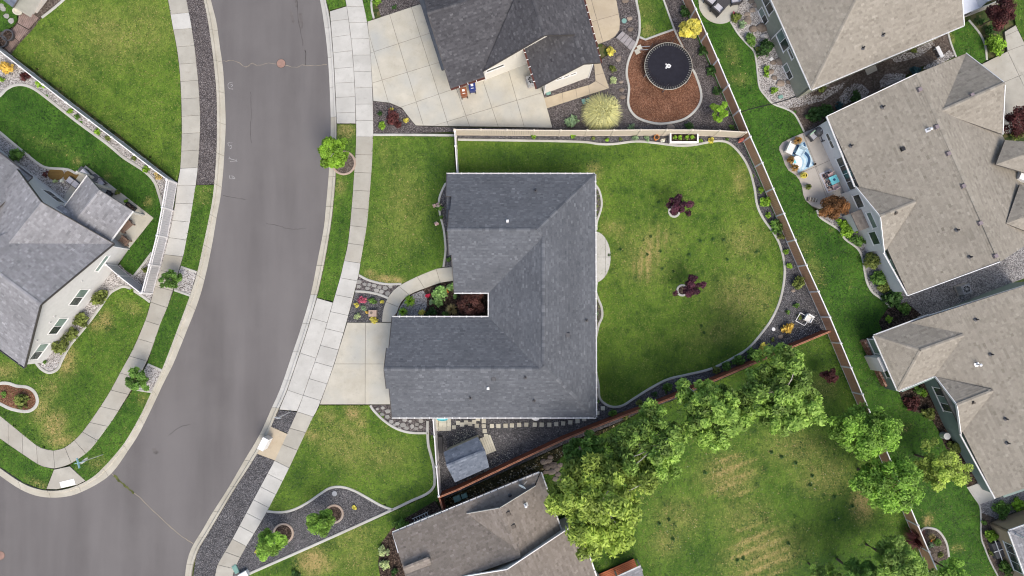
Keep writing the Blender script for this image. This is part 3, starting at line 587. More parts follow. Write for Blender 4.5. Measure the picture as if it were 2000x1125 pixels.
RL=[(1352,-40),(1365,-12),(1365,8),(1370,25),(1382,38),(1397,45),(1412,46),(1427,41.5),(1441,64),(1457,82.7),(1472,98.7),(1477,117),(1480,144),(1484,170.7),(1497,189),(1511,202.7),(1535,212),(1551,221),(1561,237),(1571,257),(1548,268),(1528,278),(1522,286),(1522,293),(1528,305.5),(1532.7,320.6),(1540,332.7),(1554,342),(1561,351),(1566,363),(1569,381),(1575,393),(1584,402),(1603,425),(1638,448),(1651,466.7),(1675,485),(1684.7,504),(1688.7,528),(1694,552),(1704.7,570.7),(1720.7,582.7),(1737,597),(1716,628),(1722,645),(1690,660),(1684,668),(1725,752),(1755,765),(1764.5,790),(1780,803.6),(1802,807),(1820.5,820.7),(1833,842.5),(1845,870),(1874,934),(1891,952),(1904,972),(1912.4,984.4),(1916,1001),(1917,1048),(1923.7,1070),(1934,1095),(1952,1130),(1952,1150),(1828,1150),(1790,1060),(1632,690),(1600,612),(1545,490),(1500,392),(1450,275),(1342,28),(1320,-40)]
lawn(RL,'long lush green lawn running between fence and the right hand houses',0.10,dry=[(1430,105,14,30,-15,0.22),(1445,155,20,14,0,0.22),(1590,530,18,30,-20,0.25),(1812,1017,9,12,20,1.0),(1870,1070,12,8,0,0.35),(1765,835,14,10,0,0.2),(1570,480,20,25,0,0.18)]+spots(14,1600,420,1720,620,0.45,8,(2,4)),lush=[(1690,620,35,35,0,0.6),(1400,60,20,40,-20,0.4),(1790,860,30,40,0,0.6),(1520,240,30,12,0,0.3),(1620,510,30,60,-20,0.3)])
SE=[(1260,800),(1310,784),(1430,732),(1500,700),(1616,650),(1640,680),(1800,1060),(1834,1150),(1096,1150),(1090,1040),(1060,930),(1110,880),(1190,840)]
dst=[(1418,898,34,6,-20,0.8),(1425,917,50,6,-22,1.0),(1441,932,40,5,-22,0.9),(1428,946,52,7,-21,0.85),(1452,962,30,5,-23,0.6),(1462,1030,40,5,-22,0.55),(1470,1052,58,6,-23,0.9),(1478,1072,66,6,-21,1.0),(1500,1086,50,6,-22,0.95),(1490,1108,72,7,-22,0.9),(1512,1120,40,5,-22,0.6)]
lawn(SE,'worn back lawn shaded by birches at the bottom right',0.55,dry=dst+[(1422,930,55,42,0,0.45),(1490,1080,80,48,-20,0.42),(1685,985,22,32,0,0.85),(1325,1010,50,40,0,0.3),(1560,880,80,40,10,0.3),(1450,1010,60,40,0,0.28),(1300,1060,30,30,0,0.35),(1600,760,35,25,0,0.3),(1610,930,60,40,0,0.35)],
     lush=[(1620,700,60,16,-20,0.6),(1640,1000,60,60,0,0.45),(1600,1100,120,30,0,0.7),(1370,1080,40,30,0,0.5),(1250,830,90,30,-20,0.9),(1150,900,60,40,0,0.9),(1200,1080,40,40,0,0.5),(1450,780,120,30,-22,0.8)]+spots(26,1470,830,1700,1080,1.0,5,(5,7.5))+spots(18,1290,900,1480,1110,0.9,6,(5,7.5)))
lawn([(1240,-40),(1243,0),(1248.7,32),(1250,72),(1260.7,77),(1316,57),(1311,40),(1296.7,0),(1280,-40)],'small lawn above the trampoline bed',0.6,dry=[(1265,60,14,14,0,0.4),(1260,20,20,20,0,0.2)],lush=[(1290,30,20,30,0,0.5)])
lawn([(1852,65),(1880,46),(1893,40),(1920,75),(1926,92),(1927,117),(1911,127),(1896,119),(1889,104),(1867,110.7)],'small wedge of lawn between the two upper right garages',0.15,dry=[(1858,72,4,14,-20,0.4)])
lawn([(1976,-40),(1977,0),(1984,48),(2001,83),(2060,200),(2060,-40)],'bright lawn corner at the upper right edge',0.45)
lawn([(-40,-40),(5,-40),(5,-5),(20,10),(29,18),(33,30),(34,38),(26,51),(10,60),(0,61),(-40,40)],'small round lawn with stepping stones at the upper left corner',0.15)

# ---------------------------------------------------------------- concrete mowing edges
def edging(px, label, wpx=5.0, z=0.18, m='ce', closed=False, sm=5):
    pts=[W2(p,z) for p in smooth(px,sm,closed)]; h=wpx/PXM/2; n=len(pts); V=[];F=[]
    for i,p in enumerate(pts):
        a=pts[i-1] if (i>0 or closed) else p; b=pts[(i+1)%n] if (i<n-1 or closed) else p
        d=Vector((b[0]-a[0],b[1]-a[1])); d.normalize(); nx,ny=-d.y,d.x
        for o,zz in ((-h,0.0),(-h,z-0.02),(-h*0.6,z),(h*0.6,z),(h,z-0.02),(h,0.0)): V.append((p[0]+nx*o,p[1]+ny*o,zz))
    for i in range(n if closed else n-1):
        for j in range(5): a=i*6+j; b=((i+1)%n)*6+j; F.append((a,b,b+1,a+1))
    return tag(mesh('concrete_edging',V,F,M[m]),label,'edging',kind='structure')
edging([(125,-2),(103,17),(81,34)],'straight white concrete edging by the upper left gravel',5)
edging([(-30,212),(0,186),(10.7,175),(24,167.5),(38.7,165),(53,167.5),(69,175),(93,192.7),(150.7,238),(208,280),(240,306.7),(280,333),(301,354.7),(310.7,381),(317,404)],'cream edging following the upper left fence border',5.5)
edging([(-30,236),(0,259),(25,280),(50.7,301),(74.7,320),(93,328),(130.7,330.7),(149,338.7),(158,330)],'cream edging of the gravel bed by the left house',5)
edging([(296,493),(280,515),(261,539)],'short cream edging inside the corner fence',4.5)
edging([(293,590),(274.7,576.7),(245,560),(224,566),(210.7,576.7),(194.7,600.7),(165,640),(136,675),(120,704.7),(112,720.7),(96,728),(80,720.7),(66.7,705),(58,695)],'cream edging looping round the shrubs of the left gable wall',5)
edging([(0,749),(16,749),(32,754),(53,756.7),(66.7,766),(72.5,782),(68,795),(56,803),(40,803),(18.7,798),(0,789),(-20,780),(-20,757)],'cream ring of edging round the lower left island bed',6,closed=True)
for a,b,l in (((353,521),(384,531.5),'top'),((340,566.5),(371,577.5),'bottom')): edging([a,b],'short edging at the %s of the upper tree square'%l,4)
for a,b,l in (((288,711.5),(316,723.5),'top'),((262,760.5),(297,766),'bottom')): edging([a,b],'short edging at the %s of the lower tree square'%l,4)
edging([(729,263),(800,263),(887,264)],'straight edging along the top of the front lawn',4.5)
edging([(701,537.6),(717,546),(737,552),(757,555),(784,554.6)],'curved edging between front lawn and flagstones',4.5)
edging([(694,569),(714,570),(737,574.5),(758,582)],'curved edging between flagstones and flower bed',4.5)
edging([(872,358),(868,362),(857.8,388),(859,416.7),(866,445),(869,468),(870,490.6),(866,521)],'thin edging along the bed of the front gable',4)
edging([(894,272.5),(1000,274),(1130,276.5),(1170,281),(1199,281),(1242,276),(1279,278.7),(1322,284),(1357,282.7),(1391,276),(1415,276),(1432,285),(1451,306.7),(1464.7,333),(1474,368),(1479,400),(1491,426.7),(1510,453),(1523,477),(1531,506.7),(1533,530),(1530,560),(1522,592),(1507,624),(1486,653),(1462,680),(1432.7,698.7),(1390,720),(1342,732),(1304.7,741),(1270,758.7),(1238,778.7),(1216.7,792),(1198,795),(1182,789),(1171,776),(1169,752),(1163,722),(1160,700),(1162,672),(1168.7,637),(1176,618.7),(1175,600),(1168.7,584),(1164,568),(1166,549)],'long wavy edging all round the central back lawn',4.5)
edging([(1160,357),(1170,371),(1175,391),(1174,408),(1166,433),(1165,449)],'short wavy edging above the half round patio',4)
edging([(723,792),(730.7,803),(749,821),(773.6,837),(801,845),(836,846)],'curved edging round the flagstone corner below the garage',4.5)
edging([(835,822),(835,846),(836.5,869),(841,887),(847,912),(849,939.5),(845.7,953),(832,965.6),(804,978),(766,996),(640,1053),(486,1121)],'long edging dividing the two front lawns at the bottom',5)
edging([(521.5,999),(541.7,1000.7),(562,999),(582,992),(605,979),(625.5,964.6),(645.7,953),(668.8,951.6),(692,959),(718,973),(744,987.7),(767,996)],'wavy edging between front lawn and the gravel bed of round trees',4.5)
edging([(1241,-30),(1243,0),(1248.7,32),(1249,62),(1243,84),(1236.7,96),(1227,120),(1224,144),(1228.7,170.7),(1227,200),(1234,218.7),(1250,232),(1279,240.5),(1303,240.5),(1335,233),(1356.7,217),(1368.7,197),(1368.7,176),(1359,146.7),(1352.7,134.7)],'pale edging curving round the trampoline bed',4.5)
edging([(1250,72),(1260.7,77),(1288,67),(1316,57)],'bent edging below the small top lawn',4,sm=1)
edging([(1290,-20),(1296.7,0),(1311,40),(1321,66),(1334,92)],'diagonal edging right of the small top lawn',3.5)
edging([(1427,41.5),(1441,64),(1457,82.7),(1472,98.7),(1477,117),(1480,144),(1484,170.7),(1497,189),(1510.7,202.7),(1534.7,212),(1550.7,221),(1561,237),(1571,257)],'grey edging between lush lawn and white gravel bed',3.5)
edging([(1596,410),(1603,425),(1638,448),(1651,466.7),(1675,485),(1684.7,504),(1688.7,528),(1694,552),(1704.7,570.7),(1720.7,582.7),(1740,600)],'grey edging between lush lawn and shrubs of the white walled house',4)
edging([(1852,63),(1858,85),(1868,111)],'cream edging left of the garage lawn wedge',3.5)
edging([(1893,39),(1912,62),(1921,78),(1926,95),(1928,117)],'cream edging right of the garage lawn wedge',4)
edging([(1890,951),(1904,972),(1913,985),(1916,1001),(1917,1048),(1924,1070),(1934,1095),(1950,1126)],'thin edging by the lower right gravel path',3)
edging([(735,-30),(726,0),(726,18),(730,36)],'curved cream edging of the bed left of the top house',4)
edging([(1797,1040),(1803,1034),(1811,1031),(1829,1034.6),(1841,1046),(1850,1064),(1854,1088)],'stone edging of the planter bed by the right fence',4)
def ring(px,py,r,label,m='ce',wpx=4.5,mul='mulch',ry=None):
    ry=ry or r
    o=edging([(px+r*math.cos(t),py+ry*math.sin(t)) for t in np.linspace(0,2*math.pi,13)[:-1]],label,wpx,closed=True,m=m,z=0.2)
    MB().prism([W2((px+r*math.cos(t),py+ry*math.sin(t)),0.16) for t in np.linspace(0,2*math.pi,25)[:-1]],0.05,0.165).build('tree_mulch',M[mul],o)
M['brickring']=concrete('brick_ring',(0.30,0.22,0.17),(0.42,0.33,0.26),(0.34,0.30,0.26),0.1)
ring(671,318,22,'tree ring edging on the long verge','brickring',4,'soil')
ring(553,1042,18.5,'brick tree ring of the lower round tree','brickring',4)
ring(652,1004,17,'brick tree ring of the upper round tree','brickring',4)
ring(1317,413,10,'white tree ring of the upper purple tree','ce',4)
ring(1333,567,10,'white tree ring of the lower purple tree','ce',4)

# ---------------------------------------------------------------- road details
def crack(px,wd,m,name='road_crack',z=0.006,jit=1.0,n=5):
    pts=smooth(px,n); pts=[(p[0]+rng.uniform(-jit,jit),p[1]+rng.uniform(-jit,jit)) for p in pts]; pts=[W2(p) for p in pts]; V=[];F=[]
    for i,p in enumerate(pts):
        a=pts[max(i-1,0)]; b=pts[min(i+1,len(pts)-1)]; d=Vector((b[0]-a[0],b[1]-a[1])).normalized(); h=wd/2*rng.uniform(0.5,1.4)
        V+= [(p[0]-d.y*h,p[1]+d.x*h,z),(p[0]+d.y*h,p[1]-d.x*h,z)]
    for i in range(len(pts)-1): F.append((2*i,2*i+1,2*i+3,2*i+2))
    return mesh(name,V,F,m,road)
M['sealant']=plain('dried_crack_filler',(0.29,0.25,0.185),0.9,0.1); M['tar']=plain('dark_crack',(0.055,0.05,0.048),0.9,0.1)
M['weed']=plain('crack_weeds',(0.09,0.10,0.035),0.9,0.1,0.4); M['chalk']=plain('white_spray_paint',(0.30,0.295,0.29),0.9,0.1,0.3,9)
M['oil']=plain('oil_stain',(0.115,0.105,0.10),0.7,0.25,0.2)
crack([(435,120),(450,118),(462,120),(478,130),(484,129),(493,123),(503,128),(520,124),(548,125),(575,131),(592,127),(600,128),(620,128),(638,125)],0.035,M['sealant'])
crack([(218,924),(240,944),(255,958),(272,971),(300,998),(330,1026),(352,1045),(378,1062)],0.045,M['sealant'],jit=0.6)
crack([(222,927),(236,941),(248,953),(262,963)],0.20,M['weed'],z=0.010,jit=1.6)
crack([(520,437),(545,441),(560,446),(578,448),(598,446)],0.025,M['tar'])
crack([(596,98),(597,112),(597,127)],0.06,M['tar']); crack([(580,0),(583,40),(590,75),(592,90)],0.03,M['tar'])
crack([(436,382),(465,387),(480,390)],0.03,M['tar']); crack([(330,850),(350,835),(372,828)],0.03,M['tar']); crack([(490,180),(491,210),(489,250),(491,280)],0.025,M['tar'])
crack([(568,22),(571,34),(574,46)],0.22,M['oil'],'oil_stain',z=0.004,jit=0.3); crack([(585,26),(588,40),(587,56)],0.34,M['oil'],'oil_stain',z=0.004,jit=0.3); crack([(578,0),(580,14)],0.2,M['oil'],'oil_stain',z=0.004,jit=0.3)
crack([(300,876),(303,882),(306,885)],0.45,M['oil'],'oil_stain',z=0.004,jit=0.3)
def strokes(lst,wd=0.045):
    for s in lst: crack(s,wd,M['chalk'],'paint_mark',z=0.005,jit=0.3,n=4)
strokes([[(455,162),(448,162),(445,167),(448,173),(455,174)],[(450,166),(453,165),(454,168),(451,170)],
  [(445,279),(454,279)],[(445,279),(446,285)],[(447,286),(451,284),(453,288),(449,291)],
  [(448,309),(463,315),(449,316)],[(449,306),(447,311)],[(461,310),(463,316)],
  [(449,342),(449,349),(459,349)],[(451,343),(456,345),(459,349)],[(454,347),(457,349)]])
for (px,py,r,l) in ((549,124,8.5,'a'),(1,1085,8,'b')):
    a=MB().lathe((*W2((px,py)),0.0),[(r/PXM+0.03,0.0),(r/PXM+0.03,0.006)],28).build('manhole_ring',M['tar'],road)
    MB().lathe((*W2((px,py)),0.006),[(r/PXM,0.0),(r/PXM,0.006)],28).build('manhole_cover',plain('rusty_iron',(0.27,0.17,0.135),0.8,0.3,0.15),road)
# ================================================================ houses
M['sh0']=shingle('slate_shingle',[(0,(0.070,0.076,0.086)),(0.5,(0.102,0.109,0.121)),(0.85,(0.140,0.148,0.161)),(1,(0.20,0.21,0.225))])
M['sh1']=shingle('charcoal_shingle',[(0,(0.040,0.040,0.044)),(0.5,(0.068,0.067,0.072)),(0.85,(0.105,0.105,0.11)),(1,(0.17,0.17,0.175))])
M['sh2']=shingle('mid_grey_shingle',[(0,(0.145,0.145,0.150)),(0.5,(0.225,0.224,0.232)),(0.85,(0.30,0.30,0.31)),(1,(0.39,0.39,0.40))])
M['sh3']=shingle('weathered_taupe_shingle',[(0,(0.165,0.149,0.122)),(0.45,(0.246,0.224,0.186)),(0.85,(0.298,0.274,0.230)),(1,(0.36,0.333,0.285))],0.07)
M['sh7']=shingle('brown_grey_shingle',[(0,(0.125,0.107,0.090)),(0.5,(0.198,0.173,0.148)),(0.85,(0.25,0.22,0.192)),(1,(0.31,0.277,0.245))],0.09)
M['shs']=shingle('blue_grey_shingle',[(0,(0.06,0.072,0.092)),(0.4,(0.115,0.134,0.165)),(0.85,(0.18,0.205,0.245)),(1,(0.26,0.29,0.33))],0.05)
M['deck']=plain('roof_underside',(0.12,0.11,0.10),0.9,0.1)
M['wcream']=plain('cream_boards',(0.66,0.635,0.565),0.7,0.2,0.04); M['wgrey']=plain('light_grey_render',(0.55,0.545,0.53),0.85,0.15,0.05)
M['wsage']=plain('sage_green_boards',(0.30,0.31,0.25),0.75,0.2,0.06); M['wwhite']=plain('white_boards',(0.66,0.655,0.64),0.7,0.25,0.04)
M['wteal']=plain('teal_grey_boards',(0.185,0.245,0.22),0.75,0.2,0.07); M['wtan']=plain('tan_render',(0.47,0.355,0.245),0.85,0.15,0.06)
M['wbeige']=plain('beige_grey_siding',(0.46,0.445,0.40),0.8,0.2,0.06); M['wdark']=plain('blue_grey_boards',(0.16,0.165,0.17),0.8,0.2,0.06)
M['rust']=plain('rust_brown_gutter',(0.115,0.045,0.035),0.6,0.3,0.15); M['dtrim']=plain('dark_trim',(0.06,0.055,0.052),0.6,0.3,0.1)
CAMP=Vector((0,0,CAM_H))
def P3(t): return Vector(W(*t))
def newell(p):
    n=Vector((0,0,0))
    for i in range(len(p)):
        a=p[i]; b=p[(i+1)%len(p)]
        n.x+=(a.y-b.y)*(a.z+b.z); n.y+=(a.z-b.z)*(a.x+b.x); n.z+=(a.x-b.x)*(a.y+b.y)
    n.normalize()
    return n if n.z>0 else -n
def shingles(par, poly, u, m, course=0.15, tab=0.30, lo=0.0, seed=0):
    """cover one roof slope with single lapped shingle tabs, clipped to its outline"""
    q=random.Random(seed+len(poly)); n=newell(poly); u=(u-n*u.dot(n)).normalized(); v=n.cross(u)
    if v.z<0: v=-v; u=-u
    o=poly[0]; P2=[((p-o).dot(u),(p-o).dot(v)) for p in poly]
    if area(P2)<0: P2=P2[::-1]
    v0=min(p[1] for p in P2); v1=max(p[1] for p in P2); V=[];F=[];T=[]; k=0; nb=int(math.ceil((v1-v0)/course))
    for b in range(nb):
        a0=v0+b*course; a1=min(a0+course,v1)
        band=clean(clip(clip(P2,0,1,a1),0,-1,-a0))
        if len(band)<3: continue
        x0=min(p[0] for p in band); x1=max(p[0] for p in band); x=math.floor(x0/tab)*tab-(b%3)*tab/3-q.random()*0.06
        rowt=q.uniform(-0.07,0.07)
        while x<x1:
            wd=tab*q.uniform(0.6,1.4)
            c=clean(clip(clip(band,1,0,min(x+wd,x1)),-1,0,-max(x,x0)))
            if len(c)>2 and abs(area(c))>1e-4:
                i0=len(V); lift=q.uniform(0.012,0.026)
                for p in c:
                    h=0.004+lift*(1-(p[1]-a0)/course); w_=o+u*p[0]+v*p[1]+n*h; V.append((w_.x,w_.y,w_.z))
                F.append(tuple(range(i0,i0+len(c)))); t=min(1,max(0,q.gauss(0.48,0.12)+rowt)); 
                if q.random()<0.015: t=q.uniform(0.75,0.9)
                T.append(t)
                lowv=[i for i,p in enumerate(c) if abs(p[1]-a0)<1e-5]
                if len(lowv)==2:
                    A=Vector(V[i0+lowv[0]]); B=Vector(V[i0+lowv[1]]); j=len(V)
                    V.append(tuple(A-n*(lift+0.002))); V.append(tuple(B-n*(lift+0.002))); F.append((i0+lowv[0],i0+lowv[1],j+1,j)); T.append(t*0.9)
            x+=wd
    s=mesh('shingles',V,F,m,par,fattrs={'tone':T}); s['kind']='stuff'; return s
def roof(root, faces, m, course=0.15, tab=0.23, thick=0.16, capm=None):
    """faces: list of (polygon of 3-D points, (point,point) giving the course direction)"""
    fl=[]
    for poly,d in faces:                     # every slope a true plane
        A=np.array([(p.x,p.y,1.0) for p in poly]); s=np.linalg.lstsq(A,np.array([p.z for p in poly]),rcond=None)[0]
        fl.append(([Vector((p.x,p.y,float(s[0]*p.x+s[1]*p.y+s[2]))) for p in poly],d))
    faces=fl; mb=MB()
    for poly,_ in faces:
        n=newell(poly); top=[p-n*0.012 for p in poly]; bot=[p-Vector((0,0,thick)) for p in poly]; k=len(poly)
        a2=area([(p.x,p.y) for p in poly])
        if a2<0: top=top[::-1]; bot=bot[::-1]
        mb.add([tuple(p) for p in top+bot],[tuple(range(k)),tuple(range(2*k-1,k-1,-1))]+[(i,i+k,(i+1)%k+k,(i+1)%k) for i in range(k)])
    r=mb.build('roof',M['deck'],root)
    for i,(poly,d) in enumerate(faces): shingles(r,poly,d[1]-d[0],m,course,tab,seed=i*13)
    return r
def gutter(par, a, b, m, out, hang=None, wd=0.13):
    """open channel along an eave; out is a point on the outer side"""
    a=Vector(a); b=Vector(b); d=(b-a); L=d.length; d.normalize(); s=Vector((-d.y,d.x,0)).normalized()
    if s.dot(Vector(out)-a)<0: s=-s
    mb=MB(); z=Vector((0,0,1))
    c=a-z*0.10; 
    prof=[(0.0,0.07),(0.0,-0.03),(wd,-0.03),(wd,0.085),(wd-0.035,0.085),(wd-0.035,0.0),(0.02,0.0),(0.02,0.07)]
    V=[tuple(p-z*0.06+s*x+z*y) for p in (a,b) for x,y in prof]; n=len(prof)
    mb.add(V,[(i,(i+1)%n,(i+1)%n+n,i+n) for i in range(n)]+[tuple(range(n)),tuple(range(2*n-1,n-1,-1))])
    g_=mb.build('gutter',m,par)
    if hang:
        h=MB(); k=int(L/0.62)
        for i in range(1,k): p=a+d*(L*i/k)+s*(wd/2)+z*0.025; h.bar(p-s*(wd/2+0.03),p+s*(wd/2+0.03),0.05,0.02)
        h.build('gutter_hanger',hang,par)['kind']='stuff'
    return g_
def trim(par, a, b, m, w_=0.06, h=0.18, name='fascia'):
    a=Vector(a); b=Vector(b); return MB().bar(a-Vector((0,0,h/2-0.05)),b-Vector((0,0,h/2-0.05)),w_,h).build(name,m,par)
def ridge_caps(par, a, b, m, step=0.28):
    a=Vector(a); b=Vector(b); d=b-a; L=d.length; d.normalize(); s=Vector((-d.y,d.x,0)).normalized(); z=Vector((0,0,1)); V=[];F=[];T=[]
    for i in range(int(L/step)):
        p=a+d*(i*step); q=p+d*step*1.05; t=rng.uniform(0.35,0.9); n=len(V)
        for e,h in ((p,0.058),(q,0.040)):
            V+=[tuple(e-s*0.15+z*(h-0.055)),tuple(e+z*h),tuple(e+s*0.15+z*(h-0.055))]
        F+=[(n,n+1,n+4,n+3),(n+1,n+2,n+5,n+4)]; T+=[t,t*0.95]
    o=mesh('ridge_cap',V,F,m,par,fattrs={'tone':T}); o['kind']='stuff'; return o
class Wall:
    def __init__(s, root, a, b, prof, m, inside, th=0.18, z0=-0.05, name='wall'):
        """a,b ground points; prof [(t,z)...] is the top line"""
        s.root=root; s.a=Vector(a).to_2d(); s.b=Vector(b).to_2d(); d=s.b-s.a; s.L=d.length; s.d=d/s.L
        s.n=Vector((s.d.y,-s.d.x))
        if s.n.dot(Vector(inside[:2])-s.a)>0: s.n=-s.n
        pts=[(0,z0),(1,z0)]+[(t,z) for t,z in prof][::-1]; V=[]
        for off in (0,-th):
            for t,z in pts: p=s.a+s.d*(t*s.L)+s.n*off; V.append((p.x,p.y,z))
        k=len(pts); s.o=mesh(name,V,[tuple(range(k)),tuple(range(2*k-1,k-1,-1))]+[(i,i+k,(i+1)%k+k,(i+1)%k) for i in range(k)],m,root)
    def hit(s, px, py):
        r=Vector(W(px,py,0))-CAMP; n=Vector((s.n.x,s.n.y,0)); a=Vector((s.a.x,s.a.y,0)); t=(a-CAMP).dot(n)/r.dot(n); p=CAMP+r*t
        return (p.to_2d()-s.a).dot(s.d), p.z
    def pt(s, u, z, off=0.0): p=s.a+s.d*u+s.n*off; return Vector((p.x,p.y,z))
    def window(s, px, py, w_, h, panes=2, glass='glass', frame='white', uz=None, pm=None):
        u,z=uz if uz else s.hit(px,py)
        f=MB(); t=0.075
        for (x0,x1,z0,z1) in ((-w_/2,w_/2,h/2-t,h/2),(-w_/2,w_/2,-h/2,-h/2+t),(-w_/2,-w_/2+t,-h/2+t,h/2-t),(w_/2-t,w_/2,-h/2+t,h/2-t)):
            V=[tuple(s.pt(u+x,z+zz,o)) for o in (0.03,0.003) for x,zz in ((x0,z0),(x1,z0),(x1,z1),(x0,z1))]
            f.add(V,[(0,1,2,3),(0,4,5,1),(1,5,6,2),(2,6,7,3),(3,7,4,0)])
        win=f.build('window',M[frame],s.root)
        pw=(w_-2*t)/panes
        for i in range(panes):
            x0=-w_/2+t+i*pw; x1=x0+pw; e=0.022 if panes>1 else 0.0
            V=[tuple(s.pt(u+x,z+zz,0.014)) for x,zz in ((x0+e,-h/2+t),(x1-e,-h/2+t),(x1-e,h/2-t),(x0+e,h/2-t))]
            gl=glass if not pm else pm[i]
            mesh('pane',V,[(0,1,2,3)],M[gl],win)
            if i>0:
                V=[tuple(s.pt(u+x,z+zz,o)) for o in (0.026,0.003) for x,zz in ((x0-e,-h/2+t),(x0+e,-h/2+t),(x0+e,h/2-t),(x0-e,h/2-t))]
                MB().add(V,[(0,1,2,3),(0,4,5,1),(1,5,6,2),(2,6,7,3),(3,7,4,0)]).build('mullion',M[frame],win)
        V=[tuple(s.pt(u+x,z-h/2+zz,o)) for o in (0.05,0.003) for x,zz in ((-w_/2-0.05,-0.07),(w_/2+0.05,-0.07),(w_/2+0.05,-0.003),(-w_/2-0.05,-0.003))]
        MB().add(V,[(0,1,2,3),(0,4,5,1),(1,5,6,2),(2,6,7,3),(3,7,4,0)]).build('sill',M[frame],win)
        return win
def plane_z(px, py, a, b, slope, inward=None): pass
def on_face(poly, px, py):
    n=newell(poly); r=Vector(W(px,py,0))-CAMP; t=(poly[0]-CAMP).dot(n)/r.dot(n); return CAMP+r*t, n
def vent(root, poly, px, py, kind='pipe', m=None):
    p,n=on_face(poly,px,py); z=Vector((0,0,1))
    if kind=='pipe':
        mb=MB().tube([p-z*0.05,p+z*0.34],0.06,9); o=mb.build('vent_pipe',m or M['black'],root); MB().lathe(p+n*0.03-z*0.02,[(0.17,0),(0.10,0.05)],10).build('flashing',M['dgrey'],o)
    elif kind=='box':
        a=math.atan2(n.y,n.x); mb=MB().box(p-z*0.06,0.34,0.34,0.20,a,0.85); mb.build('roof_vent',m or M['dgrey'],root)
    elif kind=='flue':
        o=MB().tube([p-z*0.05,p+z*0.45],0.07,12).build('flue',m or M['galv'],root)
        MB().lathe(p+z*0.42,[(0.11,0),(0.12,0.04),(0.12,0.10),(0.04,0.14)],14).build('flue_cap',m or M['galv'],o)
        a=math.atan2(n.y,n.x); MB().add([tuple(p+n*0.035+Vector((math.cos(a),math.sin(a),0))*x-n*(n.dot(Vector((math.cos(a),math.sin(a),0)))*x)+Vector((-math.sin(a),math.cos(a),0))*y) for x,y in ((-0.2,-0.16),(0.2,-0.16),(0.2,0.16),(-0.2,0.16))],[(0,1,2,3)]).build('flashing',M['galv'],o)
    elif kind=='hood':
        a=math.atan2(n.y,n.x); mb=MB().box(p-z*0.04,0.30,0.26,0.15,a,0.7); o=mb.build('roof_vent',m or M['white'],root)
        MB().tube([p+z*0.08,p+z*0.26],0.085,12).build('vent_neck',m or M['white'],o)
def F_(names, d, D): return ([D[k] for k in names],(D[d[0]],D[d[1]]))

# ---------------------------------------------------------------- central house
h0=thing('house','L shaped single storey house with slate grey shingle roof in the centre','house',(0,0,0))
ze,sl_=2.9,0.5; kk=(CAM_H-ze)/CAM_H/PXM
yT=W(1000,340,ze)[1]; yB1=W(1000,571.5,ze)[1]; yV2=W(1000,619.5,ze)[1]; yB=W(1000,815,ze)[1]; xR=W(1163,580,ze)[0]; xC=W(955,600,ze)[0]
y1=(yT+yB1)/2; z1=ze+sl_*(yT-yB1)/2; y3=(yV2+yB)/2; z3=ze+sl_*(yV2-yB)/2; x2=(xR+xC)/2; z2=ze+sl_*(xR-xC)/2
D={}
def zT(y): return ze+sl_*(yT-y)
def zS(y): return ze+sl_*(y-yB1)
def zE(y): return ze+sl_*(yV2-y)
def zF(y): return ze+sl_*(y-yB)
V3=lambda x,y,z: Vector((x,y,z))
D['TR']=V3(xR,yT,ze); D['P1']=V3(xR-(yT-y1),y1,z1); D['TL']=V3(-5.57,yT,ze)
ya=yT-2.08; D['Ta']=V3(-5.53,ya,zT(ya)); D['Tb']=V3(-5.05,ya,zT(ya)); yb=yT-3.3; D['Tc']=V3(-5.10,yb,zT(yb)); D['Td']=V3(-5.22,yb,zT(yb)); D['R1']=V3(-5.24,y1,z1)
yc=y1-1.98; D['Sa']=V3(-5.20,yc,zS(yc)); D['Sb']=V3(-5.00,yc,zS(yc)); D['SL']=V3(-4.90,yB1,ze)
D['V1']=V3(xC,yB1,ze); D['P2']=V3(x2,yB1+(z2-ze)/sl_,z2); D['V2']=V3(xC,yV2,ze); D['P3']=V3(xC+(z3-ze)/sl_,y3,z3); D['P4']=V3(x2,yB+(z2-ze)/sl_,z2)
D['BR']=V3(xR,yB,ze); D['BL']=V3(-10.10,yB,ze); D['R3']=V3(-10.40,y3,z3); D['EL']=V3(-10.14,yV2,ze)
ye=yV2-2.55; D['Ea']=V3(-10.16,ye,zE(ye)); D['Eb']=V3(-10.36,ye,zE(ye)); yf=yB+2.55; D['Fa']=V3(-10.12,yf,zF(yf)); D['Fb']=V3(-10.36,yf,zF(yf))
FA=F_(['TL','Ta','Tb','Tc','Td','R1','P1','TR'],('TL','TR'),D); FB=F_(['SL','V1','P2','P1','R1','Sa','Sb'],('SL','V1'),D)
FC=F_(['BR','TR','P1','P2','P4'],('BR','TR'),D); FD=F_(['V1','V2','P3','P4','P2'],('V1','V2'),D)
FE=F_(['V2','EL','Ea','Eb','R3','P3'],('V2','EL'),D); FF=F_(['BL','BR','P4','P3','R3','Fb','Fa'],('BL','BR'),D)
r0=roof(h0,[FA,FB,FC,FD,FE,FF],M['sh0'],0.15,0.24)
lowr=[V3(-5.50,ya-0.02,zT(ya)-0.42),V3(-4.6,ya-0.02,zT(ya)-0.42),V3(-4.6,yT-4.1,zT(yT-4.1)-0.42),V3(-5.40,yT-4.1,zT(yT-4.1)-0.42)]
roof(h0,[(lowr,(lowr[0],lowr[1]))],M['sh0'],0.15,0.24)
for a,b,o in (('TL','TR',V3(0,50,0)),('BR','TR',V3(50,0,0)),('BL','BR',V3(0,-50,0)),('SL','V1',V3(0,-50,0)),('V1','V2',V3(-50,0,0)),('V2','EL',V3(0,50,0))):
    gutter(r0,D[a],D[b],M['white'],o,M['white'],0.10)
for a,b in (('R1','P1'),('P1','TR'),('P1','P2'),('P2','P4'),('R3','P3'),('P4','BR')): ridge_caps(r0,D[a],D[b],M['sh0'])
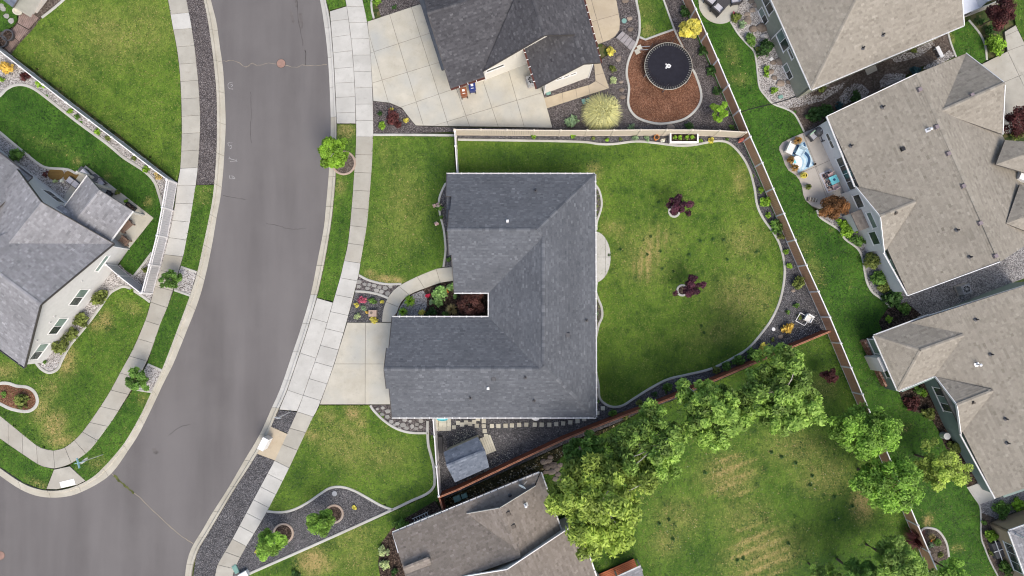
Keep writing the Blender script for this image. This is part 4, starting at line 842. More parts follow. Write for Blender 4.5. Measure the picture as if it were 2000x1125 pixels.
for a,b in (('TL','Ta'),('Td','R1'),('R1','Sa'),('Sb','SL'),('EL','Ea'),('Eb','R3'),('R3','Fb'),('Fa','BL')): trim(r0,D[a],D[b],M['dtrim'],0.05,0.2)
ins=(2,0)
def fw(root,pts,z,m,inside,close=True):
    out=[]
    for i in range(len(pts) if close else len(pts)-1): out.append(Wall(root,pts[i],pts[(i+1)%len(pts)],[(0,z),(1,z)],m,inside))
    return out
q=0.45
w0=[(-4.6,yT-q),(xR-q,yT-q),(xR-q,yB+q),(-9.7,yB+q),(-9.7,yV2-q),(xC+q,yV2-q),(xC+q,yB1+q),(-4.6,yB1+q)]
for i in range(8):
    a,b=w0[i],w0[(i+1)%8]
    if i==7: pr=[(0,2.75),(0.5,z1-0.35),(1,2.75)]
    elif i==3: pr=[(0,2.75),(0.5,z3-0.35),(1,2.75)]
    else: pr=[(0,2.75),(1,2.75)]
    wl=Wall(h0,a,b,pr,M['wbeige'],((a[0]+b[0])/2+(0.01),0) if False else (2.5,(y1 if i in(0,7) else (0 if i==1 else (y3 if i in (2,3) else (y3 if i==4 else (0 if i==5 else y1)))))))
    if i==1:
        for u in (3,8,13,17): wl.window(0,0,1.6,1.2,2,uz=(u,1.5))
    if i==3:
        dr=MB(); 
        for k in range(4): dr.box((-9.74,y3,0.12+k*0.54),0.06,4.8,0.52)
        dr.build('garage_door',M['white'],h0)
    if i==7: wl.window(0,0,1.8,1.3,2,uz=(5,1.5))
vf=dict(A=FA[0],B=FB[0],C=FC[0],D=FD[0],E=FE[0],F=FF[0])
for px,py,f,k,mm in ((991,432,'A','hood','white'),(1046,373,'A','pipe',None),(1145,626,'C','pipe',None),(1109,654,'C','box',None),(964,740,'F','box',None),(953,758,'F','hood','white'),(919,777,'F','pipe',None),(1026,737,'F','pipe',None),(1043,782,'F','pipe',None)):
    vent(h0,vf[f],px,py,k,M[mm] if mm else None)
MB().lathe((W(1046,817,0)[0],W(1046,817,0)[1],0.1),[(0.32,0),(0.34,0.05),(0.30,0.3)],14,sy=0.5).build('meter_box',M['white'],h0)

# ---------------------------------------------------------------- top house
h1=thing('house','modern white walled house with charcoal roof and rust gutters at the top','house',P3((1000,60,0)))
h1.location=(0,0,0)
D1={k:P3(v) for k,v in dict(A=(834.7,25.3,6.1),B=(985,-19,6.1),E1=(880,173.3,3.4),E2=(946.7,150.7,3.4),V1=(944,139,3.88),Vt=(1006,-4,6.0),PK=(1064,69.3,6.9),RT=(1030,-41,6.9),Re1=(1173,122.7,4.6),Re0=(1128,-45,4.6),S1=(1122.7,68,5.65),S2=(1141,125,5.55),L1=(1049,173,4.0),L2=(1022.5,88,4.0),L3=(1092,48,5.2),U1=(815,-62,3.4),U2=(930,-95,3.4),
   q1=(818,-4,2.8),q2=(862.7,137.3,2.8),q3=(876,134,3.5),q4=(835,-8,3.5)).items()}
f1=[F_(['E1','E2','V1','Vt','B','A'],('E1','E2'),D1),F_(['V1','PK','RT','Vt'],('PK','RT'),D1),F_(['Re1','Re0','RT','PK','S1','S2'],('Re1','Re0'),D1),F_(['L1','S2','S1','L3','L2'],('L2','L1'),D1),F_(['U1','A','B','U2'],('U2','U1'),D1)]
r1=roof(h1,f1,M['sh1']); rq=roof(h1,[F_(['q1','q2','q3','q4'],('q1','q2'),D1)],M['sh0'],0.22,0.45)
for a,b,o in (('E1','E2',(950,400,0)),('Re1','Re0',(1500,50,0)),('L2','L1',(900,150,0))): gutter(r1,D1[a],D1[b],M['rust'],P3(o),M['white'],0.14)
for a,b in (('A','B'),('PK','RT'),('S2','S1')): ridge_caps(r1,D1[a],D1[b],M['sh1'])
for a,b in (('V1','PK'),('L1','S2'),('S2','Re1'),('A','E1'),('PK','S1')): trim(r1,D1[a],D1[b],M['dtrim'],0.05,0.16)
ci=W2((1040,60))
wg=Wall(h1,W2((949,157)),W2((1100,99)),[(0,3.55),(0.695,6.55),(1,5.6)],M['wcream'],ci); wg.window(967,133,1.7,0.55,1)
mb=MB()
for i in range(22):
    u=0.3+i*0.33; zt=min(3.5+u*0.6,6.4)
    if u<4.9: mb.bar(wg.pt(u,2.9,0.02),wg.pt(u,zt-0.05,0.02),0.05,0.03,(wg.n.x,wg.n.y,0))
mb.build('batten',M['wcream'],h1)
ws=Wall(h1,W2((1062.7,184)),W2((1149,152)),[(0,3.75),(0.70,5.2),(1,4.4)],M['wcream'],ci)
for x,y in ((1093,153),(1106,149),(1120,144)): ws.window(x,y,0.62,0.42,1)
Wall(h1,W2((1149,152)),W2((1118,50)),[(0,4.4),(1,4.4)],M['wcream'],ci); Wall(h1,W2((1062.7,184)),W2((1042,118)),[(0,3.75),(1,3.75)],M['wcream'],ci)
Wall(h1,W2((894,174.5)),W2((949,157)),[(0,3.2),(1,3.2)],M['wcream'],ci); Wall(h1,W2((894,174.5)),W2((850,22)),[(0,3.2),(0.5,4.4),(1,3.2)],M['wcream'],ci)
for x,y in ((1063,184.5),(1149,152.5),(949,157.5)):
    p=W2((x,y)); MB().tube([(p[0],p[1],0.05),(p[0],p[1],3.4)],0.05,8).build('downpipe',M['white'],h1)
MB().box(wg.pt(5.9,1.6,0.02),0.2,0.2,0.3,0).build('wall_lamp',M['black'],h1)
drr=wg.pt(6.5,0.1,0.03); MB().bar(wg.pt(6.7,1.15,0.03),wg.pt(7.6,1.15,0.03),0.06,2.1).build('door',M['black'],h1)

# ---------------------------------------------------------------- left house
h2=thing('house','grey roofed house with tall pale gable wall on the left edge','house')
D2={k:P3(v) for k,v in dict(P=(79.6,595.5,6.9),N=(222.7,476,3.45),S=(48.5,717.4,3.2),RF=(-60,491.7,6.9),g1=(120,400,3.45),G=(81.6,395,5.8),GR=(-40,547,5.8),v1=(15,509,5.6),v2=(120,495,4.5),lw=(34,331,4.1),lb=(-60,440,4.3),e1=(61.6,346.5,3.3),e2=(-60,254.6,3.3),e3=(-130,360,6.0),e4=(-40,440,6.0),SF=(-100,608,3.2)).items()}
f2=[F_(['N','P','RF','g1'],('N','g1'),D2),F_(['N','G','GR','v1','v2'],('GR','G'),D2),F_(['lw','G','GR','lb'],('G','GR'),D2),F_(['e1','e2','e3','e4'],('e1','e2'),D2),F_(['S','P','RF','SF'],('S','SF'),D2)]
r2=roof(h2,f2,M['sh2'],0.19,0.25)
for a,b in (('P','RF'),('G','GR')): ridge_caps(r2,D2[a],D2[b],M['sh2'],0.42)
for a,b in (('N','P'),('P','S'),('N','G'),('G','lw')): trim(r2,D2[a],D2[b],M['dtrim'],0.06,0.2)
gutter(r2,D2['e1'],D2['e2'],M['dgrey'],P3((200,200,0))); gutter(r2,D2['S'],D2['SF'],M['dgrey'],P3((0,900,0)))
ci=W2((40,480))
wl=Wall(h2,W2((252.5,486)),W2((88,708)),[(0,3.3),(0.48,6.55),(1,3.1)],M['wgrey'],ci)
wl.window(154,580.6,1.75,1.25,2,frame='white',pm=('glassg','glass')); wl.window(113,637,1.75,1.2,2,pm=('glassg','glass')); wl.window(76,686.6,1.75,1.15,2,pm=('glassg','glass')); wl.window(199,514.6,1.7,0.55,1,'glassg')
for x,y in ((159,549),(106,618),(97,630),(71,665)):
    u,z=wl.hit(x,y); MB().tube([wl.pt(u,z,0.0),wl.pt(u,z,0.12)],0.07,8).build('wall_vent',M['wgrey'],h2)
wn=Wall(h2,W2((-60,244)),W2((252.5,487)),[(0,2.8),(0.44,2.8),(0.5,3.4),(0.707,5.45),(1,3.3)],M['wgrey'],ci); wn.window(105,384,1.9,1.2,2)
Wall(h2,W2((88,708)),W2((-60,600)),[(0,3.0),(1,3.0)],M['wgrey'],ci)
pdn=W2((254,487)); MB().tube([(pdn[0],pdn[1],0.1),(pdn[0],pdn[1],3.2)],0.05,8).build('downpipe',M['white'],h2)
DP={k:P3(v) for k,v in dict(L=(124,408,3.1),T=(171.5,343,3.1),K=(195,371,4.0),Q=(146,432,4.0),Rr=(259,411.5,3.1),B=(214,472,3.1)).items()}
rp_=roof(h2,[F_(['L','T','K','Q'],('L','T'),DP),F_(['Rr','B','Q','K'],('B','Rr'),DP)],M['sh2'],0.19,0.25)
ridge_caps(rp_,DP['K'],DP['Q'],M['sh2'],0.42)
for a,b in (('L','T'),('Rr','B')): gutter(rp_,DP[a],DP[b],M['white'],P3((220,300,0)) if a=='L' else P3((330,500,0)),None,0.10)
for a,b in (('T','K'),('K','Rr')): trim(rp_,DP[a],DP[b],M['dgrey'],0.04,0.16)
for px in ((193,350),(222,371),(283,421)):
    p=W2(px); MB().box((p[0],p[1],0.1),0.2,0.2,3.0,0.9).build('porch_post',M['wbeige'],h2)

# ---------------------------------------------------------------- upper right sage house
h3=thing('house','sage green house with taupe hip roof at the upper right','house')
c3=P3((1585,174.7,3.4)); e1=(P3((1882.7,49,3.4))-c3); L1=e1.length; e1.normalize(); e2=Vector((-e1.y,e1.x,0)); L2=13.0; hh=L2/2
up=Vector((0,0,1)); A3=c3+e2*L2; B3=c3+e1*L1; HP=c3+e1*hh+e2*hh+up*hh*0.5; HQ=B3+e2*hh+up*hh*0.5; C3=B3+e2*L2
f3=[([c3,A3,HP],(c3,A3)),([c3,B3,HQ,HP],(c3,B3)),([A3,C3,HQ,HP],(A3,C3))]
r3=roof(h3,f3,M['sh3'],0.19,0.25)
gutter(r3,c3,A3,M['white'],c3-e1*5,None,0.10); gutter(r3,c3,B3,M['white'],c3-e2*5,None,0.10); ridge_caps(r3,c3,HP,M['sh3'],0.45); ridge_caps(r3,HP,HQ,M['sh3'],0.45); trim(r3,B3,HQ,M['white'],0.08,0.2)
q=0.22; ic=c3+e1*5+e2*5
pts=[c3+e1*q+e2*q,c3+e1*q+e2*(L2-q),B3-e1*q+e2*(L2-q),B3-e1*q+e2*q]
wl=Wall(h3,pts[0],pts[1],[(0,3.3),(1,3.3)],M['wsage'],ic)
for x,y,w_,h,n,pm in ((1500,8,1.7,1.2,2,None),(1529,79,1.75,1.35,2,('glass','glassg')),(1545,105,1.0,0.5,1,None)): wl.window(x,y,w_,h,n,'glass',pm=pm)
for x,y in ((1487,33),(1534,142)): u=(Vector(W(x,y,0.62)).to_2d()-wl.a).dot(wl.d); wl.window(0,0,1.45,0.95,2,uz=(u,0.62),pm=('glass','glassg'))
u,z=wl.hit(1521,47); MB().bar(wl.pt(u-0.5,2.85,0.05),wl.pt(u-0.5,0.3,0.05),0.09,0.05,(wl.n.x,wl.n.y,0)).build('downpipe',M['white'],h3)
for i in (1,2,3): Wall(h3,pts[i],pts[(i+1)%4],[(0,3.3),(1,3.3)] if i!=2 else [(0,3.3),(0.5,6.0),(1,3.3)],M['wsage'],ic)
for x,y in ((1724,68),(1685,94)): vent(h3,f3[1][0],x,y,'pipe',M['black'])

# ---------------------------------------------------------------- right house, white walls
h4=thing('house','white walled house with broad taupe roof and rear patio on the right','house')
D4={k:P3(v) for k,v in dict(a=(1615.6,226.7,3.20),b=(1774,577,3.20),c=(1954,511,6.10),d=(1792,143,6.10),e=(2041,454,3.20),f=(1887,104.5,3.20),g1=(1671,364.4,3.22),gp=(1719,423,4.75),g2=(1727,493,3.22),gr=(1791,393,4.75),k1=(1962.7,162.7,5.70),k2=(1834.7,218.7,5.70),k3=(1958,262,3.70),k4=(1890,350,4.20),
  m1=(1945,321,4.90),m2=(1963,274,4.00),m3=(2060,280,4.90),n1=(1965,436.5,5.10),n2=(1992,360,3.90),n3=(2070,398,5.10),m4=(2045,350,4.00),n4=(2065,475,4.00)).items()}
f4=[F_(['a','b','c','d'],('a','b'),D4),F_(['e','f','d','c'],('e','f'),D4),F_(['g1','gp','gr'],('gp','gr'),D4),F_(['g2','gr','gp'],('gp','gr'),D4),F_(['f','k1','k2'],('k2','k1'),D4),F_(['k1','k3','k2'],('k2','k1'),D4),F_(['m1','m2','m3'],('m1','m3'),D4),F_(['n1','n2','n3'],('n1','n3'),D4),F_(['m1','m4','m3'],('m1','m3'),D4),F_(['n1','n4','n3'],('n1','n3'),D4)]
r4=roof(h4,f4,M['sh3'],0.19,0.25)
for a,b in (('d','c'),('gp','gr'),('k1','k2')): ridge_caps(r4,D4[a],D4[b],M['sh3'],0.45)
g1=D4['a']; g2=D4['b']
gutter(r4,D4['a'],D4['g1'],M['white'],P3((1500,400,0)),None,0.12); gutter(r4,D4['g2'],D4['b'],M['white'],P3((1500,600,0)),None,0.12)
for a,b in (('g1','gp'),('gp','g2'),('a','d'),('b','c'),('f','k1'),('k1','k3')): trim(r4,D4[a],D4[b],M['white'],0.06,0.2)
dd=(g2-g1).normalized(); nn=Vector((-dd.y,dd.x,0)); ci=P3((1800,380,0))
if nn.dot(ci-g1)<0: nn=-nn
p0=g1+nn*0.22+dd*0.3; p1=g2+nn*0.22-dd*0.3
wl=Wall(h4,p0,p1,[(0,3.1),(1,3.1)],M['wwhite'],ci)
wl.window(1621.5,275,0.0+1.5,0.55,2); wl.window(1655,338,3.1,1.55,4)
wl.window(1745,517,2.9,0.75,3,pm=('glass','glassg','glass'))
pj=lambda x,y:(Vector(W2((x,y)))-wl.a).dot(wl.d)
wb0,wb1=wl.pt(pj(1656,373),0,0.32),wl.pt(pj(1706,487),0,0.32)
wb=Wall(h4,wb0,wb1,[(0,3.05),(0.5,4.4),(1,3.05)],M['wwhite'],ci)
wb.window(1677,393,1.25,1.15,1); wb.window(1708,465,1.25,1.15,1); wb.window(1703,430,1.5,0.8,1,'glassg')
u,z=wb.hit(1685,436); cb=wb.pt(wb.L*0.47,0.05,0.35); a_=math.atan2(wb.d.y,wb.d.x)
MB().box(cb,1.6,0.7,1.7,a_).build('chimney_box',M['wwhite'],h4)
tp=[wb.pt(wb.L*0.47-0.85,1.78,0.75),wb.pt(wb.L*0.47+0.85,1.78,0.75),wb.pt(wb.L*0.47+0.85,2.25,0.02),wb.pt(wb.L*0.47-0.85,2.25,0.02)]
roof(h4,[(tp,(tp[0],tp[1]))],M['sh7'],0.18,0.3,0.08)
Wall(h4,W2((1603,243)),tuple((P3((1887,104.5,2.7))+Vector((-0.3,-0.6,0)))[:2]),[(0,2.6),(0.5,4.8),(1,2.6)],M['wwhite'],ci)
Wall(h4,p1,tuple((D4['e']-nn*0.45-dd*0.4)[:2]),[(0,2.6),(0.5,5.1),(1,2.6)],M['wwhite'],ci)
for x,y,k in ((1724,209,'pipe'),(1662,285,'pipe'),(1868.8,449.4,'pipe'),(1894,502,'pipe'),(1763,291,'box')): vent(h4,f4[0][0],x,y,k,M['black'])
for x,y in ((1829,248),(1852,300),(1881,363.5),(1914,436),(1944,500),(1796,175)): vent(h4,f4[0][0],x,y,'box',plain('mauve_roof_vent',(0.20,0.165,0.175),0.6))
vent(h4,f4[0][0],1812,254,'flue'); vent(h4,f4[4][0],1898,186,'box',plain('mauve_gable_vent',(0.20,0.165,0.175),0.6)); vent(h4,f4[3][0],1749,416,'hood',M['sh7'])
MB().box(P3((1997,342,3.3)),0.9,1.2,0.5,-0.4).build('skylight',M['white'],h4)

# ---------------------------------------------------------------- lower right teal house
h5=thing('house','teal grey house with taupe hip wing on the lower right','house')
D5={k:P3(v) for k,v in dict(a=(1706.8,656,2.9),b=(1754,763,2.9),c=(1824.4,733.6,2.9),ap=(1798,684.8,4.2),re=(1884,654,4.2),t=(1814,616,2.9),m0=(1775,631,2.88),m1=(1944.8,973.6,2.88),m2=(2210,880,6.6),m3=(2035,547,6.6),g1=(1827,736,2.92),gp=(1869,791,4.35),g2=(1876.4,847.6,2.92),gr=(1942,762,4.35)).items()}
f5=[F_(['a','b','ap'],('a','b'),D5),F_(['b','c','re','ap'],('b','c'),D5),F_(['t','a','ap','re'],('t','a'),D5),F_(['m1','m0','m3','m2'],('m1','m0'),D5),F_(['g1','gp','gr'],('gp','gr'),D5),F_(['g2','gr','gp'],('gp','gr'),D5)]
r5=roof(h5,f5,M['sh3'],0.19,0.25)
for a,b in (('ap','re'),('gp','gr'),('a','ap'),('b','ap')): ridge_caps(r5,D5[a],D5[b],M['sh3'],0.42)
for a,b,o in (('a','b',(1500,750,0)),('b','c',(1800,900,0)),('t','a',(1700,500,0)),('g2','m1',(1700,1000,0))): gutter(r5,D5[a],D5[b],M['white'],P3(o),None,0.11)
for a,b in (('g1','gp'),('gp','g2'),('t','m3')): trim(r5,D5[a],D5[b],M['white'],0.06,0.2)
ci=P3((1900,780,0))
wl=Wall(h5,W2((1683.5,667)),W2((1725,755)),[(0,2.8),(1,2.8)],M['wteal'],ci); wl.window(1709,677,1.45,1.2,1,'glassg'); wl.window(1733,724,1.45,1.2,1)
bx_=wl.pt(wl.L*0.43,0.0,0.2); a_=math.atan2(wl.d.y,wl.d.x); MB().box(bx_,1.3,0.5,2.3,a_).build('bay_box',M['wwhite'],h5)
M['brick']=gravel('red_brick_face',[(0,(0.15,0.07,0.05)),(0.6,(0.27,0.14,0.10)),(1,(0.42,0.30,0.24))],7)
for f in (0.14,0.78): MB().box(wl.pt(wl.L*f,0,0.06),1.6,0.28,0.85,a_).build('brick_plinth',M['brick'],h5)
Wall(h5,W2((1683.5,667)),W2((1975,552)),[(0,2.8),(0.45,3.4),(1,4.6)],M['wteal'],ci); Wall(h5,W2((1725,755)),W2((1792,726)),[(0,2.8),(1,2.8)],M['wteal'],ci); Wall(h5,W2((1792,726)),W2((1800,742)),[(0,2.8),(1,2.8)],M['wteal'],ci)
wl=Wall(h5,W2((1793,726)),W2((1842,832)),[(0,2.8),(0.55,4.1),(1,2.8)],M['wteal'],ci); wl.window(1843,781,2.3,1.5,3,pm=('glass','glassg','glass'))
wl=Wall(h5,W2((1842,832)),W2((1916,955)),[(0,2.8),(1,2.8)],M['wteal'],ci)
Wall(h5,W2((1916,955)),W2((2060,900)),[(0,2.8),(1,3.4)],M['wteal'],ci)
u,z=wl.hit(1855,835); MB().lathe(wl.pt(0.6,0.05,0.5),[(0.3,0),(0.3,0.7)],14).build('window_well',M['galv'],h5)
for x,y in ((1906,624),(1935,692),(1964,818),(1967,865)): vent(h5,f5[3][0],x,y,'pipe',M['black'])
vent(h5,f5[3][0],1908,712,'flue'); vent(h5,f5[5][0],1900,786,'hood',M['sh7'])

# ---------------------------------------------------------------- tan house at the lower right corner
h6=thing('house','tan rendered house with grey roof at the lower right corner','house')
c6=P3((1971.4,1037.7,3.1)); e1=(P3((2000,1027.5,3.1))-c6).normalized(); e2=Vector((e1.y,-e1.x,0)); 
A6=c6+e1*9; B6=c6+e2*10; H6=c6+(e1+e2)*4+up*1.9; A7=A6+e2*4+up*1.9; B7=B6+e1*4+up*1.9
f6=[([c6,A6,A7,H6],(c6,A6)),([c6,B6,B7,H6],(c6,B6))]; r6=roof(h6,f6,M['sh2'],0.19,0.25); gutter(r6,c6,A6,M['white'],c6-e2*4); gutter(r6,c6,B6,M['white'],c6-e1*4); ridge_caps(r6,c6,H6,M['sh2'],0.4)
pc=c6+(e1+e2)*0.35; wl=Wall(h6,pc,pc+e1*9,[(0,3),(1,3)],M['wtan'],H6); wl=Wall(h6,pc,pc+e2*9,[(0,3),(1,3)],M['wtan'],H6)
wl.window(0,0,2.6,1.1,3,uz=(2.6,1.7)); 
bw=wl.pt(2.2,0.05,0.35); a_=math.atan2(wl.d.y,wl.d.x); o=MB().box(bw,1.5,0.9,0.55,a_,0.9).build('window_well',M['dgrey'],h6); MB().bar(wl.pt(1.3,0.66,0.4),wl.pt(3.1,0.66,0.4),0.06,0.06).build('well_frame',M['white'],o); MB().bar(wl.pt(2.2,0.66,0.85),wl.pt(2.2,0.66,0.0),0.06,0.06).build('well_frame',M['white'],o)
MB().bar(pc-e1*0.02-e2*0.03+up*2.9,pc-e1*0.02-e2*0.03+up*0.2-up*0.1,0.08,0.08).build('downpipe',M['white'],h6)

# ---------------------------------------------------------------- brown roofed house at the bottom
h7=thing('house','brown grey roofed house with satellite dish at the bottom','house')
D7={k:P3(v) for k,v in dict(a=(1054,923.6,2.8),b=(767,1041,2.8),b2=(778,1080,3.5),c=(803,1165,4.9),d=(1017,1088,4.75),e=(1003,992,3.55),e2=(1040,958,3.2),pk=(976,992,4.6),rk=(1046,949,3.25),r1=(1056,923,2.82),r2=(1097,1040,2.82),rb=(1016,1092,4.6),l1=(912,1003,3.22),l2=(1005,1071,4.5),
   u=(990,1112,5.7),ur=(1128,1020,3.1),ub=(1165,1130,3.1),uf=(1040,1240,5.7),ul=(880,1130,4.6),uk=(930,1250,4.6),s1=(788,1111,4.35),s2=(840,1090,4.35),s3=(850,1140,3.6),s4=(806,1150,3.6)).items()}
f7=[F_(['a','b','c','d','e','e2'],('a','b'),D7),F_(['r2','r1','rk','pk','rb'],('r2','r1'),D7),F_(['l1','pk','rb','l2'],('pk','rb'),D7),F_(['u','ur','ub','uf'],('u','uf'),D7),F_(['u','ul','uk','uf'],('u','uf'),D7),F_(['s1','s2','s3','s4'],('s1','s2'),D7)]
r7=roof(h7,f7,M['sh7'],0.17,0.24)
for a,b,o in (('a','b',(800,900,0)),('r2','r1',(1300,1000,0)),('ub','ur',(1400,1100,0))): gutter(r7,D7[a],D7[b],M['white'],P3(o),M['dgrey'],0.12)
for a,b in (('u','ur'),('u','ul'),('b','b2')): trim(r7,D7[a],D7[b],M['white'],0.07,0.2)
for a,b in (('l1','pk'),('pk','rk')): trim(r7,D7[a],D7[b],M['wbeige'],0.05,0.18)
for a,b in (('pk','rb'),('s1','s2')): ridge_caps(r7,D7[a],D7[b],M['sh7'],0.22)
ua_=lambda: D7['ub']+Vector((-0.5,0.5,0))
ci=P3((960,1100,0)); n7=(D7['a']-D7['b']); n7.normalize(); i7=Vector((n7.y,-n7.x,0)); 
wa=D7['a']+i7*0.4-n7*0.4; wb_=D7['b']+i7*0.4+n7*0.4
Wall(h7,wa,wb_,[(0,2.7),(1,2.7)],M['wbeige'],ci); Wall(h7,wa,wa+i7*6,[(0,2.7),(1,2.7)],M['wbeige'],ci); Wall(h7,wb_,wb_+i7*11,[(0,2.7),(0.5,4.2),(1,2.7)],M['wbeige'],ci); Wall(h7,wb_+i7*11,wa+i7*11+n7*2,[(0,3.0),(1,3.0)],M['wbeige'],ci); Wall(h7,wa+i7*11+n7*2,ua_(),[(0,3.0),(1,3.0)],M['wbeige'],ci)
g_=(D7['ur']-D7['u']); g_.z=0; g_.normalize(); ig=Vector((g_.y,-g_.x,0)); ua=D7['u']+ig*0.04; 
pr=[(0,4.4),(0.42,5.52),(1,3.0)]
Wall(h7,ua-g_*4.6,ua+g_*6.3,pr,M['wbeige'],ci,z0=0); Wall(h7,ua+g_*5.9,ua+g_*5.9+ig*6,[(0,3),(1,3)],M['wbeige'],ci)
vent(h7,f7[1][0],1027,986,'flue'); vent(h7,f7[0][0],996,968,'pipe'); vent(h7,f7[1][0],993,1003,'box',M['sh7']); vent(h7,f7[1][0],1003,1028,'box',M['sh7'])
small=P3((1250,1120,2.4)); D8={k:P3(v) for k,v in dict(a=(1252,1107,2.5),b=(1206,1128,2.5),c=(1240,1200,2.9),d=(1275,1190,2.9)).items()}
p8=thing('porch_roof','small grey porch roof over the red deck at the bottom','porch roof'); r8=roof(p8,[F_(['a','b','c','d'],('a','b'),D8)],M['sh2'],0.17,0.3); gutter(r8,D8['a'],D8['b'],M['white'],P3((1200,1050,0)))
for k in ('a','b'): q_=D8[k]; MB().box((q_.x+0.1,q_.y-0.3,0),0.12,0.12,2.4).build('porch_post',M['wbeige'],p8)
h8=thing('garden_shed','blue grey roof corner of a shed at the upper left corner','shed')
D9={k:P3(v) for k,v in dict(a=(25,14.5,2.5),b=(-40,-35,2.5),c=(-10,-70,3.3),d=(48,-22,3.3)).items()}
roof(h8,[F_(['a','b','c','d'],('a','b'),D9)],M['shs'],0.17,0.3); s0=W2((22,12),2.5)
Wall(h8,W2((24,12),2.5),W2((-40,-38),2.5),[(0,2.4),(1,2.4)],M['wbeige'],W2((20,-60))); Wall(h8,W2((24,12),2.5),W2((45,-24),2.5),[(0,2.4),(1,2.9)],M['wbeige'],W2((0,-40)))

# ---------------------------------------------------------------- garden shed
hs=thing('garden_shed','small garden shed with blue grey roof and double doors in the gravel yard','shed')
DS={k:P3(v) for k,v in dict(a=(866.5,883,2.05),b=(933,853.5,2.05),c=(955.5,912,2.05),d=(888.5,942,2.05),r1=(872.7,910.5,2.85),r2=(947.5,880,2.85)).items()}
rs=roof(hs,[F_(['a','b','r2','r1'],('a','b'),DS),F_(['c','d','r1','r2'],('c','d'),DS)],M['shs'],0.17,0.27,0.10); ridge_caps(rs,DS['r1'],DS['r2'],M['shs'],0.25)
M['wshed']=plain('shed_boards',(0.33,0.335,0.285),0.8,0.2,0.08)
ex=(DS['b']-DS['a']).normalized(); ex.z=0; ey=Vector((ex.y,-ex.x,0)); s1=DS['a']+ex*0.12+ey*0.10; s2=DS['b']-ex*0.12+ey*0.10; s3=DS['c']-ex*0.12-ey*0.10; s4=DS['d']+ex*0.12-ey*0.10; cs=(s1+s3)/2
Wall(hs,s1,s2,[(0,2.0),(1,2.0)],M['wshed'],cs); wd_=Wall(hs,s2,s3,[(0,2.0),(0.48,2.7),(1,2.0)],M['wshed'],cs); Wall(hs,s3,s4,[(0,2.0),(1,2.0)],M['wshed'],cs); Wall(hs,s4,s1,[(0,2.0),(0.52,2.7),(1,2.0)],M['wshed'],cs)
for k in (-1,1):
    o=MB().bar(wd_.pt(wd_.L*0.45+k*0.40,0.95,0.03),wd_.pt(wd_.L*0.45+k*0.40+0.001,0.951,0.03),0.06,0.06); 
    dm=MB(); u0=wd_.L*0.45+k*0.40
    V=[tuple(wd_.pt(u0+x,z,o_)) for o_ in (0.05,0.004) for x,z in ((-0.38,0.1),(0.38,0.1),(0.38,1.85),(-0.38,1.85))]
    dr=MB().add(V,[(0,1,2,3),(0,4,5,1),(1,5,6,2),(2,6,7,3),(3,7,4,0)]).build('shed_door',M['wshed'],hs)
    for zz in (0.15,0.97,1.8): MB().bar(wd_.pt(u0-0.37,zz,0.07),wd_.pt(u0+0.37,zz,0.07),0.03,0.09).build('door_brace',M['white'],dr)
    MB().bar(wd_.pt(u0-0.34*k,0.15,0.07),wd_.pt(u0-0.34*k,1.8,0.07),0.08,0.03,(wd_.n.x,wd_.n.y,0)).build('door_brace',M['white'],dr)
ra=[wd_.pt(wd_.L*0.45-0.75,0.14,0.05),wd_.pt(wd_.L*0.45+0.75,0.14,0.05),wd_.pt(wd_.L*0.45+0.75,0.11,1.0),wd_.pt(wd_.L*0.45-0.75,0.11,1.0)]
for i in range(5):
    t0,t1=i/5+0.01,(i+1)/5-0.01; a=ra[0].lerp(ra[3],t0); b=ra[1].lerp(ra[2],t0); c=ra[1].lerp(ra[2],t1); d=ra[0].lerp(ra[3],t1)
    MB().prism([(v.x,v.y) for v in (a,b,c,d)],0.08,0.20-0.012*i).build('ramp_plank',M['paver'],hs)
